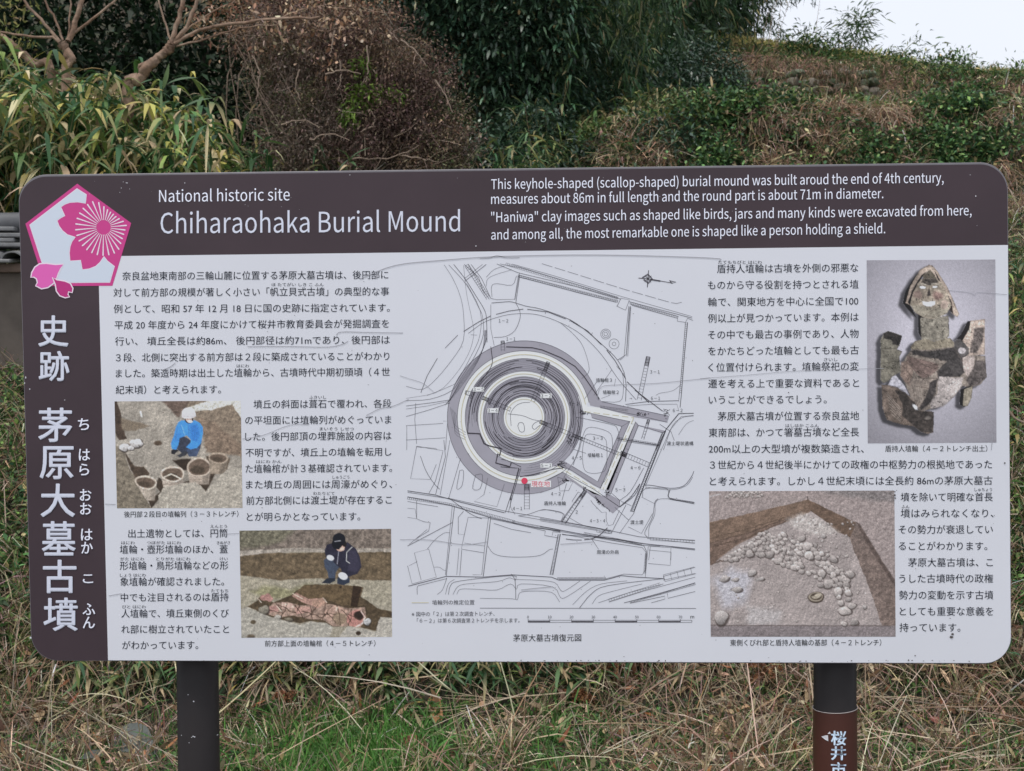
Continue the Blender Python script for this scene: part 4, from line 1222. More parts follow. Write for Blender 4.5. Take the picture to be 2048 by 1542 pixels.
# --- person in black crouching over a clay coffin
p = Print(V5, [(922, 70), (1923, 58), (1930, 772), (935, 778)])
p.fill((152, 142, 122)); p.grain(.12, .01, 1, 0)
p.poly([(900, 40), (1960, 40), (1960, 200), (1300, 190), (1100, 215), (900, 225)], (122, 108, 96), 8, 8, .35, 2, .06)
p.poly([(900, 60), (1300, 60), (1200, 150), (1000, 190), (900, 190)], (112, 106, 86), 30, 14, .35, 3, .07)
p.poly([(900, 205), (1300, 185), (1960, 190), (1960, 218), (1300, 210), (900, 250)], (160, 148, 134), 8, 6, .2, 4)
p.poly([(900, 245), (1100, 218), (1960, 212), (1960, 400), (1600, 395), (1260, 395), (1200, 400), (900, 360)], (110, 92, 68), 6, 6, .3, 5, .05)
for i_ in range(22): p.line([(940 + 45 * i_, 250 + (i_ * 37) % 110), (965 + 45 * i_, 262 + (i_ * 37) % 110)], 3, (84, 68, 50), 4, i_)
p.poly([(900, 365), (1200, 402), (1260, 392), (1400, 385), (1960, 405), (1960, 560), (900, 560)], (158, 148, 126), 10, 8, .14, 6)
p.poly([(1000, 470), (1100, 430), (1260, 460), (1380, 420), (1500, 440), (1500, 520), (1100, 520)], (140, 134, 98), 30, 10, .25, 7)
p.poly([(975, 570), (1040, 530), (1060, 500), (1150, 545), (1270, 490), (1360, 425), (1560, 430), (1700, 470), (1720, 500), (1830, 580), (1960, 610), (1960, 700), (1830, 735), (1700, 700), (1540, 700), (1400, 665), (1320, 680), (1200, 655), (1110, 630)], (88, 72, 52), 5, 6, .25, 8)
p.poly([(1350, 430), (1560, 425), (1740, 440), (1700, 570), (1600, 560), (1480, 520), (1380, 520), (1290, 490)], (104, 84, 58), 6, 6, .25, 9)
p.poly([(1672, 432), (1730, 442), (1700, 575), (1655, 570)], (62, 46, 34), 4)
# the coffin of broken jars
p.poly([(1110, 580), (1150, 545), (1240, 540), (1320, 560), (1480, 555), (1560, 560), (1650, 580), (1750, 575), (1760, 640), (1720, 705), (1640, 700), (1540, 700), (1480, 660), (1380, 650), (1280, 630), (1200, 640), (1120, 625)], (160, 130, 112), 4, 5, .3, 10, .05)
p.poly([(1270, 500), (1300, 480), (1380, 520), (1480, 515), (1500, 545), (1440, 580), (1340, 545)], (168, 126, 110), 4, 4, .2, 11)
p.poly([(1400, 530), (1470, 512), (1500, 550), (1450, 578), (1400, 560)], (176, 136, 114), 4, 3)
p.poly([(1290, 570), (1390, 570), (1400, 600), (1300, 622)], (186, 140, 124), 3, 3); p.poly([(1480, 600), (1560, 560), (1640, 600), (1600, 650), (1500, 670)], (184, 146, 126), 4, 4, .2)
p.ell(1105, 512, 38, 26, (172, 122, 112), 4, 20, .3, 2); p.poly([(1120, 570), (1190, 560), (1180, 600), (1120, 610)], (176, 128, 116), 3, 3); p.poly([(1200, 540), (1270, 550), (1290, 580), (1210, 585)], (206, 166, 148), 3, 4)
p.ell(1690, 648, 62, 54, (186, 124, 112), 4, -20, .05, 3); p.ell(1712, 628, 34, 30, (60, 44, 38), 8, -20, .1, 4); p.ell(1585, 650, 48, 40, (146, 122, 98), 8, 0, .1, 6); p.line([(1725, 600), (1750, 640), (1735, 680), (1690, 705)], 9, (206, 172, 158), 1)
for a_, b_, c_, d_ in ((1240, 545, 1200, 640), (1290, 560, 1340, 640), (1420, 590, 1350, 650), (1530, 570, 1450, 660), (1450, 620, 1560, 620), (1600, 590, 1660, 680), (1110, 590, 1190, 610), (1660, 590, 1640, 700), (1160, 540, 1210, 620), (1330, 540, 1300, 600), (1390, 560, 1400, 660), (1490, 520, 1470, 660), (1440, 560, 1400, 600), (1560, 555, 1590, 690), (1230, 600, 1300, 610), (1500, 610, 1560, 680), (1180, 560, 1260, 600), (1640, 620, 1720, 660), (1340, 600, 1460, 640), (1620, 560, 1640, 600)):
    p.line([(a_, b_), ((a_ + c_) / 2 + 8, (b_ + d_) / 2), (c_, d_)], 5, (82, 62, 50), 8, a_)
for a_, b_, c_, d_ in ((1275, 485, 1340, 520), (1475, 512, 1500, 545), (1040, 515, 1070, 545), (1170, 570, 1200, 600), (1570, 575, 1560, 600)): p.line([(a_, b_), (c_, d_)], 5, (214, 190, 168), 3, b_)
p.stone(1085, 592, 32, 30, (128, 120, 104), 0, 1); p.stone(1175, 640, 22, 16, (160, 152, 140), 0, 2); p.stone(1765, 670, 24, 22, (168, 166, 164), 0, 3); p.stone(1250, 655, 28, 12, (120, 110, 92), 0, 4)
p.poly([(900, 600), (975, 575), (1100, 630), (1200, 660), (1320, 688), (1400, 668), (1500, 680), (1540, 710), (1520, 770), (1560, 790), (900, 800)], (164, 157, 143), 5, 6, .12, 12)
p.poly([(1600, 740), (1640, 700), (1760, 720), (1820, 735), (1850, 640), (1960, 650), (1960, 800), (1570, 800)], (170, 162, 148), 5, 6, .12, 13)
p.ell(1015, 672, 18, 14, (96, 82, 62), 6); p.ell(1000, 768, 26, 16, (104, 90, 72), 8); p.ell(1707, 745, 17, 13, (66, 52, 40), 5); p.ell(1590, 442, 9, 6, (50, 40, 34), 3)
p.relief(.26, .025, 4, 8)
# figure
p.poly([(1480, 265), (1500, 248), (1540, 262), (1590, 300), (1560, 345), (1555, 400), (1515, 400), (1505, 340), (1484, 310)], (66, 76, 96), 4, 3, .15)
p.poly([(1465, 415), (1500, 385), (1556, 382), (1556, 400), (1520, 420)], (44, 50, 62), 3); p.poly([(1568, 420), (1570, 378), (1650, 380), (1650, 412), (1610, 430)], (50, 58, 76), 3)
p.poly([(1530, 155), (1500, 165), (1486, 200), (1492, 246), (1535, 245), (1545, 280), (1590, 320), (1600, 345), (1640, 375), (1700, 355), (1728, 310), (1715, 240), (1690, 190), (1640, 150)], (48, 46, 64), 3, 2, .15, 14)
p.poly([(1640, 200), (1690, 200), (1722, 300), (1690, 350), (1640, 330)], (62, 58, 78), 16); p.line([(1665, 180), (1630, 215), (1628, 270), (1650, 285)], 5, (196, 196, 188), 1); p.line([(1580, 190), (1568, 290)], 5, (150, 150, 160), 1)
p.ell(1523, 250, 25, 18, (206, 208, 216), 3, 20); p.ell(1606, 370, 32, 23, (206, 208, 214), 3, 25)
p.ell(1588, 178, 30, 30, (206, 160, 138), 4); p.ell(1600, 192, 16, 12, (214, 176, 158), 4); p.ell(1616, 160, 14, 18, (40, 34, 34), 4); p.ell(1580, 128, 42, 40, (30, 32, 42), 3); p.poly([(1535, 140), (1625, 140), (1610, 160), (1580, 196), (1545, 190), (1532, 165)], (26, 28, 38), 3); p.line([(1552, 143), (1590, 138)], 5, (170, 170, 176), 1)
p.grain(.07, .12, 5, .055)
p.build('printed_photograph', 'print of a person in black crouching over a broken clay coffin', M_print)

# --- trench with a crescent of cobbles
p = Print(V7, [(57, 260), (1228, 256), (1236, 1180), (68, 1180)])
p.fill((157, 145, 141)); p.grain(.12, .012, 1, 0)
p.poly([(40, 240), (1250, 240), (1250, 900), (1140, 700), (990, 470), (700, 320), (560, 340), (40, 470)], (150, 136, 132), 8, 4, .16, 2, .08)
p.poly([(700, 250), (1250, 250), (1250, 330), (1100, 320), (900, 290)], (126, 118, 116), 30, 10, .3, 3, .1)
p.poly([(40, 462), (300, 405), (560, 345), (685, 312), (700, 390), (620, 430), (450, 490), (230, 600), (60, 730)], (122, 100, 84), 4, 4, .2, 4, .03)
p.poly([(40, 590), (300, 520), (560, 430), (620, 425), (450, 492), (230, 602), (60, 735)], (112, 92, 80), 10, 4, .25, 5, .04)
for i_ in range(3): p.line([(60, 560 + 28 * i_), (300, 500 + 26 * i_), (560, 420 + 12 * i_)], 4, (84, 68, 58), 8, 11 + i_)
p.poly([(680, 312), (990, 462), (950, 552), (870, 520), (780, 440), (690, 380)], (104, 84, 70), 4, 4, .2, 6, .04)
p.poly([(985, 458), (1110, 640), (1160, 740), (1250, 870), (1250, 1190), (1150, 1110), (1080, 900), (1000, 700), (945, 560)], (118, 102, 94), 4, 6, .28, 7, .06)
p.poly([(985, 455), (1010, 470), (1170, 730), (1250, 850), (1250, 890), (1140, 730), (1040, 570)], (92, 78, 72), 8, 4, .2, 8)
p.poly([(80, 820), (200, 740), (330, 780), (300, 950), (150, 1000)], (176, 172, 178), 60, 20, .1, 9); p.poly([(300, 980), (520, 1020), (500, 1100), (300, 1110)], (172, 164, 162), 40, 20, .1, 10)
p.poly([(550, 440), (640, 400), (760, 440), (880, 520), (760, 540), (600, 500)], (178, 168, 162), 30, 12, .2, 11)
p.poly([(40, 1100), (300, 1105), (1250, 1108), (1250, 1200), (40, 1200)], (128, 118, 118), 8, 5, .15, 12)
p.line([(70, 1106), (640, 1108), (1200, 1110)], 5, (104, 92, 88), 3); p.line([(70, 720), (140, 700), (350, 640)], 8, (96, 80, 70), 8)
p.relief(.22, .04, 5, 6)
rs = RS(9)
path = np.array([(170, 700), (260, 645), (350, 610), (440, 600), (530, 640), (640, 660), (730, 700), (810, 780), (860, 840), (900, 900), (930, 970), (960, 1060)], float)
wd = np.array([20, 34, 50, 95, 110, 105, 110, 95, 80, 40, 30, 50], float)
sts = []
for _ in range(1100):
    t_ = rs.uniform(0, 10.6); k_ = int(t_); f_ = t_ - k_
    c_ = path[k_] * (1 - f_) + path[k_ + 1] * f_; w_ = wd[k_] * (1 - f_) + wd[k_ + 1] * f_
    a_ = rs.uniform(0, 6.28); r_ = w_ * math.sqrt(rs.rand())
    x_, y_ = c_[0] + r_ * math.cos(a_), c_[1] + r_ * .9 * math.sin(a_)
    z_ = (12 + (y_ - 500) * .024) * rs.uniform(.65, 1.4)
    if any((x_ - q_[0]) ** 2 + (y_ - q_[1]) ** 2 < (.60 * (z_ + q_[2])) ** 2 for q_ in sts): continue
    sts.append((x_, y_, z_))
for x_, y_, z_ in [(690, 715, 40), (680, 608, 30), (440, 660, 30), (315, 655, 26), (690, 665, 30), (530, 535, 22), (812, 843, 32), (872, 893, 30), (915, 1015, 36), (972, 1045, 40), (975, 1085, 26), (910, 1096, 20), (497, 700, 28), (950, 783, 26), (845, 690, 26), (640, 560, 24), (890, 965, 22), (770, 780, 28)]:
    sts = [q_ for q_ in sts if (x_ - q_[0]) ** 2 + (y_ - q_[1]) ** 2 > (.75 * (z_ + q_[2])) ** 2] + [(x_, y_, z_)]
for _ in range(70): sts.append((rs.uniform(560, 980), rs.uniform(430, 740), rs.uniform(4, 9)))
for _ in range(60): sts.append((rs.uniform(80, 1050), rs.uniform(760, 1100), rs.uniform(3, 8)))
for _ in range(60): sts.append((rs.uniform(150, 400), rs.uniform(260, 300), rs.uniform(5, 10)))
for i_, (x_, y_, z_) in enumerate(sorted(sts, key=lambda q_: q_[1])):
    g_ = rs.uniform(.86, 1.1); p.stone(x_, y_, z_, z_ * rs.uniform(.72, .9), tuple(np.array((164, 154, 149)) * g_), rs.uniform(-30, 30), i_)
for x_, y_, a_, b_ in ((135, 1055, 46, 40), (235, 880, 34, 16), (330, 775, 28, 20), (380, 815, 26, 12), (155, 812, 32, 18), (225, 818, 22, 12), (780, 545, 18, 12), (1040, 990, 14, 12)): p.stone(x_, y_, a_, b_, (158, 150, 146), -15, int(x_))
p.ell(735, 930, 52, 36, (70, 58, 50), 5, 0, .05); p.ell(733, 926, 46, 30, (150, 138, 122), 4, 0, .05); p.ell(735, 925, 36, 22, (74, 62, 52), 4); p.ell(745, 920, 24, 14, (176, 164, 146), 5, -20); p.ell(725, 930, 20, 9, (160, 148, 130), 4, 10)
p.line([(682, 296), (682, 316)], 4, (60, 50, 46)); p.line([(60, 296), (130, 280)], 6, (176, 172, 172), 2)
p.grain(.06, .15, 5, .06)
p.relief(.12, .06, 8, 5)
p.build('printed_photograph', 'print of an excavated trench with a crescent of cobbles', M_print, .85, 1.05)

# --- the clay figure
p = Print(V6, [(1053, 65), (1866, 60), (1873, 1217), (1060, 1222)])
g_ = np.clip(np.hypot((p.X - 1480) / 520, (p.Y - 560) / 640), 0, 1.6)
p.I[:] = np.array((178, 172, 184.))[None, None] * (1.02 - .30 * np.clip(g_ - .35, 0, 1))[..., None]
tan, dkc, grn = (144, 128, 114), (74, 68, 66), (132, 124, 106)
BG = p.I.copy()
p.poly([(1283, 335), (1300, 260), (1350, 180), (1405, 120), (1440, 100), (1440, 130), (1400, 180), (1330, 350), (1370, 430), (1310, 370)], (34, 28, 28), 3)
p.poly([(1380, 400), (1420, 420), (1400, 560), (1380, 520)], (40, 34, 34), 3)
p.poly([(1392, 430), (1480, 425), (1570, 415), (1576, 540), (1560, 560), (1480, 575), (1400, 565)], (146, 136, 118), 3, 3, .15, 1, .05)
p.poly([(1330, 610), (1360, 575), (1420, 560), (1480, 575), (1580, 555), (1610, 590), (1640, 640), (1450, 650), (1340, 640)], (146, 132, 108), 3, 3, .15, 2, .04)
p.poly([(1445, 95), (1470, 100), (1500, 135), (1560, 230), (1610, 340), (1637, 405), (1625, 425), (1590, 400), (1575, 350), (1500, 200), (1450, 130), (1400, 160), (1340, 260), (1315, 330), (1330, 350), (1300, 335), (1330, 230), (1390, 130)], (176, 152, 132), 3, 2, .12, 3, .04)
p.poly([(1480, 130), (1500, 160), (1590, 330), (1600, 405), (1575, 380), (1560, 290), (1500, 180)], (60, 48, 44), 3)
p.poly([(1410, 160), (1455, 125), (1500, 185), (1490, 200), (1410, 190)], (112, 100, 82), 5)
p.poly([(1400, 185), (1495, 180), (1530, 210), (1565, 280), (1590, 350), (1560, 400), (1510, 425), (1460, 436), (1410, 425), (1360, 395), (1328, 345), (1345, 280), (1375, 215)], (162, 144, 122), 3, 2, .14, 4, .05)
p.poly([(1405, 185), (1490, 180), (1505, 205), (1450, 225), (1395, 210)], (86, 76, 68), 8, 6, .3, 5, .1)
p.ell(1378, 282, 26, 28, (150, 122, 108), 16, 0, .2, 5); p.ell(1502, 290, 34, 24, (152, 116, 104), 16, 0, .2, 6)
p.poly([(1448, 235), (1460, 290), (1436, 290)], (70, 60, 56), 5); p.ell(1408, 237, 20, 9, (236, 236, 242), 3, 4); p.ell(1486, 234, 16, 7, (236, 236, 242), 3, -6)
p.line([(1385, 220), (1408, 214), (1430, 222)], 6, (190, 176, 156), 2); p.line([(1465, 216), (1490, 212), (1510, 222)], 6, (190, 176, 156), 2)
p.poly([(1405, 325), (1440, 328), (1488, 322), (1485, 345), (1462, 358), (1430, 357), (1410, 345)], (232, 230, 238), 3); p.line([(1400, 318), (1492, 316)], 4, (178, 160, 138), 1)
p.poly([(1335, 350), (1400, 350), (1480, 370), (1560, 330), (1585, 350), (1560, 400), (1500, 428), (1420, 425), (1360, 390)], (158, 146, 124), 10, 2, .1, 7)
p.line([(1420, 425), (1440, 395), (1500, 372), (1545, 340)], 3, (110, 94, 78), 2); p.ell(1545, 345, 24, 30, (176, 150, 132), 8, 20)
# torso of sherds
p.poly([(1310, 660), (1340, 625), (1450, 630), (1600, 610), (1610, 575), (1660, 580), (1700, 640), (1700, 660), (1800, 670), (1808, 800), (1770, 850), (1690, 870), (1660, 855), (1600, 930), (1540, 980), (1470, 1000), (1400, 1020), (1350, 980), (1325, 910), (1290, 830), (1265, 790), (1270, 710), (1290, 700)], tan, 3, 3, .16, 8, .03)
p.poly([(1340, 630), (1450, 640), (1610, 615), (1690, 650), (1680, 760), (1640, 800), (1510, 810), (1500, 770), (1560, 700), (1440, 680), (1340, 660)], dkc, 8, 8, .35, 9, .08)
p.poly([(1310, 670), (1400, 690), (1510, 720), (1500, 760), (1440, 800), (1400, 810), (1350, 760), (1310, 700)], (132, 106, 96), 8, 5, .2, 10, .05)
p.poly([(1275, 710), (1310, 700), (1350, 760), (1340, 810), (1330, 860), (1290, 830), (1268, 790)], (156, 128, 112), 4, 3, .15, 11)
p.poly([(1330, 815), (1500, 810), (1480, 900), (1400, 1010), (1350, 975), (1325, 905)], (150, 132, 118), 4, 3, .15, 12)
p.poly([(1510, 800), (1660, 805), (1655, 850), (1600, 930), (1540, 985), (1465, 1000), (1450, 960), (1500, 900)], (172, 158, 152), 6, 5, .1, 13)
p.poly([(1450, 840), (1510, 810), (1490, 890), (1460, 960), (1400, 1015), (1385, 1000), (1440, 900)], (78, 70, 68), 8, 8, .3, 14, .08)
for a_, b_, c_, d_ in ((1310, 680, 1400, 790), (1330, 820, 1380, 1000), (1340, 760, 1370, 810), (1380, 810, 1500, 810), (1500, 800, 1510, 760), (1280, 730, 1340, 800), (1360, 690, 1440, 740), (1390, 720, 1480, 730), (1610, 620, 1690, 760), (1350, 860, 1450, 870)): p.line([(a_, b_), (c_, d_)], 3, (98, 82, 72), 6, a_)
for i_ in range(5): p.line([(1340 + 12 * i_, 850), (1350 + 16 * i_, 960)], 2, (176, 160, 144), 5, i_)
# right arm piece
p.poly([(1620, 560), (1650, 530), (1690, 450), (1710, 448), (1700, 520), (1660, 580)], (36, 30, 30), 3)
p.poly([(1710, 446), (1798, 436), (1798, 660), (1700, 665), (1640, 610), (1660, 570), (1700, 500)], (186, 160, 142), 3, 2, .12, 15)
p.poly([(1735, 495), (1795, 490), (1790, 560), (1750, 650), (1700, 650), (1720, 560)], (104, 92, 86), 10, 8, .4, 16, .1)
p.poly([(1605, 575), (1640, 560), (1700, 620), (1700, 660), (1640, 665), (1605, 620)], (88, 82, 80), 6, 5, .3, 17); p.ell(1655, 635, 24, 20, (168, 158, 158), 5)
p.poly([(1660, 680), (1690, 665), (1735, 670), (1730, 740), (1690, 800), (1665, 760)], (176, 156, 146), 4, 3); p.poly([(1735, 690), (1800, 700), (1805, 800), (1760, 850), (1700, 860), (1680, 820), (1720, 760)], (92, 82, 78), 8, 8, .35, 18, .08)
p.poly([(1640, 975), (1645, 880), (1690, 860), (1724, 858), (1710, 940), (1670, 992)], (34, 30, 30), 3); p.poly([(1660, 985), (1668, 880), (1724, 856), (1715, 930), (1690, 985)], (138, 126, 106), 3, 2, .15, 19)
# left pieces
p.poly([(1142, 570), (1165, 525), (1190, 512), (1278, 540), (1262, 600), (1245, 625), (1278, 640), (1262, 680), (1270, 770), (1230, 790), (1190, 830), (1160, 840), (1142, 820)], grn, 3, 3, .12, 20, .04)
p.poly([(1160, 530), (1190, 514), (1276, 542), (1258, 600), (1220, 600), (1215, 565), (1160, 560)], (64, 58, 54), 5, 5, .25, 21); p.line([(1142, 620), (1245, 622)], 3, (90, 84, 68), 2); p.line([(1145, 715), (1262, 700)], 3, (90, 84, 68), 4); p.line([(1200, 740), (1240, 745)], 3, (96, 90, 72), 2)
p.poly([(1148, 850), (1190, 852), (1250, 870), (1320, 920), (1360, 960), (1370, 1010), (1474, 1020), (1475, 1150), (1440, 1162), (1400, 1150), (1350, 1110), (1270, 1100), (1180, 1070), (1155, 1000)], (126, 106, 92), 3, 4, .2, 22, .04)
p.poly([(1230, 880), (1300, 900), (1360, 970), (1370, 1015), (1474, 1025), (1474, 1150), (1400, 1150), (1350, 1105), (1280, 1050), (1280, 960)], (78, 68, 62), 6, 8, .35, 23, .07)
for i_ in range(7): p.line([(1180 + 5 * i_, 900 + i_ * 22), (1270, 1000 + i_ * 14)], 2.5, (176, 160, 146), 3, i_)
p.ell(1440, 1060, 20, 12, (112, 102, 94), 6); p.ell(1360, 990, 12, 22, (220, 216, 228), 6, -40)
p.poly([(1240, 790), (1290, 850), (1326, 920), (1290, 890), (1240, 862), (1190, 850), (1215, 800)], (196, 191, 204), 6)
lum0 = np.abs(p.I - BG).max(-1) > 14
# soft shading of the whole figure: darker to the left, rims rounded off, cracks and grit
m_ = lum0.astype(float)
bl_ = m_.copy()
for _ in range(5):
    bl_ = (bl_ + np.roll(bl_, 1, 0) + np.roll(bl_, -1, 0) + np.roll(bl_, 1, 1) + np.roll(bl_, -1, 1)) / 5
tex = 1 + .5 * (vnoise(p.X, p.Y, 61, 4, .03) - .5) + .5 * (vnoise(p.X, p.Y, 62, 4, .12) - .5)
rim_ = np.clip(bl_ * 1.25 - .2, .35, 1)
form = 1 + .10 * np.sin((p.X - 1500) / 130.)
cr1 = np.abs(vnoise(p.X, p.Y, 71, 3, .018) - .5) < .008
fac = tex * (.55 + .45 * rim_) * form * np.where(cr1, .62, 1)
white_ = p.I.min(-1) > 205
fac = np.where(white_, 1, fac)
p.I = np.where((m_ > 0)[..., None], p.I * fac[..., None] * .97, p.I)
sh_ = np.roll(np.roll(bl_, -7, 1), 4, 0) * (1 - m_)
p.I = p.I * (1 - .55 * sh_)[..., None]
p.grain(.04, .1, 5, .03)
p.build('printed_photograph', 'print of a broken clay figure with a smiling face', M_print, .62, 1.12)

# ---------------------------------------------------------------- scratches, chips and dirt on the sheet
ss = Lines(0.0042)
for v_, pts, w_ in ((ID, [(720, 558), (790, 531), (880, 521), (1000, 513), (1200, 510), (1420, 516), (1440, 522)], 1.6),
                    (V3, [(975, 605), (1250, 604), (1500, 608), (1600, 590), (1640, 570)], 1.3), (V3, [(1560, 530), (1600, 508), (1800, 512), (2000, 515)], 1.4), (V3, [(410, 760), (460, 742), (500, 712)], 1.4),
                    (V4, [(940, 290), (1080, 265), (1250, 200), (1380, 195)], 1.0), (V4, [(1760, 135), (1850, 90), (1940, 72), (2040, 28)], 1.2), (V4, [(35, 720), (105, 722)], 1.3),
                    (V8, [(0, 830), (60, 850), (150, 880), (220, 935)], .9), (V8, [(1300, 985), (1330, 905), (1450, 890), (1700, 880), (2048, 845)], 1.0), (V6, [(0, 812), (300, 790), (600, 765), (1000, 752), (1160, 748)], .8),
                    (V9, [(0, 658), (200, 660), (420, 690), (580, 672)], 1.2), (V9, [(1060, 688), (1280, 672)], 1.2), (V9, [(800, 990), (900, 978), (1010, 968)], 1.4), (V5, [(60, 500), (145, 485)], 1.3), (V5, [(830, 92), (920, 88)], 1.0),
                    (V6, [(1575, 255), (1700, 270), (1735, 285), (1760, 268), (1940, 282)], .9), (ID, [(1985, 870), (1982, 900)], 1.2), (V8, [(530, 55), (600, 50), (640, 38), (700, 50), (790, 50)], 1.5)):
    ss.pl(v_, pts, w_, sm=4)
V = np.array(ss.V); Q = np.array(ss.F)
a, b, c = V[Q[:, 0]], V[Q[:, 1]], V[Q[:, 2]]
fl = np.cross(b - a, c - a)[:, 1] > 0
Q[fl] = Q[fl][:, ::-1]
o = mesh('scratch', V, Q, M_scr, sign); o['kind'] = 'stuff'; o['label'] = 'thin grey scratches across the white sheet'
V, Fc = [], []
rs = RS(3)
spots = [(243, 376, .9), (247, 364, .8), (254, 366, 1.5), (240, 385, .8), (260, 378, .7), (370, 366, 1), (1951, 392, 1.3), (1940, 350, .9), (700, 350, 1), (1118, 468, 1), (952, 492, 1.4), (62, 1275, 2), (52, 755, 1.6), (50, 766, 1.2), (60, 778, 1.4), (130, 800, 1), (300, 520, 1), (1000, 1326, 1)]
for x_, y_, r_ in spots + [(rs.uniform(60, 2000), rs.uniform(352, 500), rs.uniform(.3, .6)) for _ in range(26)]:
    n0 = len(V); k_ = 7; e_ = rs.uniform(.6, 1.7)
    V += [bp(x_ + r_ * e_ * math.cos(t_) * rs.uniform(.7, 1.2), y_ + r_ / e_ * math.sin(t_) * rs.uniform(.7, 1.2), .0044) for t_ in -np.linspace(0, 6.28, k_ + 1)[:-1]]
    Fc.append(list(range(n0, n0 + k_)))
o = mesh('chip', V, Fc, M_chip, sign); o['kind'] = 'stuff'; o['label'] = 'pale chips and insect specks on the brown band'
V, Fc = [], []
for x_, y_, r_ in [(1903, 1274, 4), (1905, 1268, 2.6), (1900, 1236, 1.4), (1789, 990, 2.2), (1790, 983, 1.3), (1790, 996, 1.8), (2009, 926, 2), (1577, 785, 1.4), (1830, 1311, 1.6), (1537, 1315, 1)] + \
        [(rs.uniform(230, 2000), rs.uniform(515, 1318), rs.uniform(.35, 1.0)) for _ in range(110)] + [(rs.uniform(230, 1960), rs.uniform(1320, 1323), rs.uniform(.5, 1.6)) for _ in range(60)]:
    n0 = len(V); k_ = 6; e_ = rs.uniform(.7, 2.0)
    V += [bp(x_ + r_ * e_ * math.cos(t_) * rs.uniform(.6, 1.2), y_ + r_ / e_ * math.sin(t_) * rs.uniform(.6, 1.2), .0046) for t_ in -np.linspace(0, 6.28, k_ + 1)[:-1]]
    Fc.append(list(range(n0, n0 + k_)))
o = mesh('dirt_speck', V, Fc, mat('dirt', lin((92, 86, 84), 1.0), .8), sign); o['kind'] = 'stuff'; o['label'] = 'small brown specks of dirt on the white sheet'

GLY = flush_letters()

# ---------------------------------------------------------------- posts
def on_plane(px, py, Y):
    r = ray(px, py); k = (Y - CAM[1]) / r[1]
    return CAM + r * k


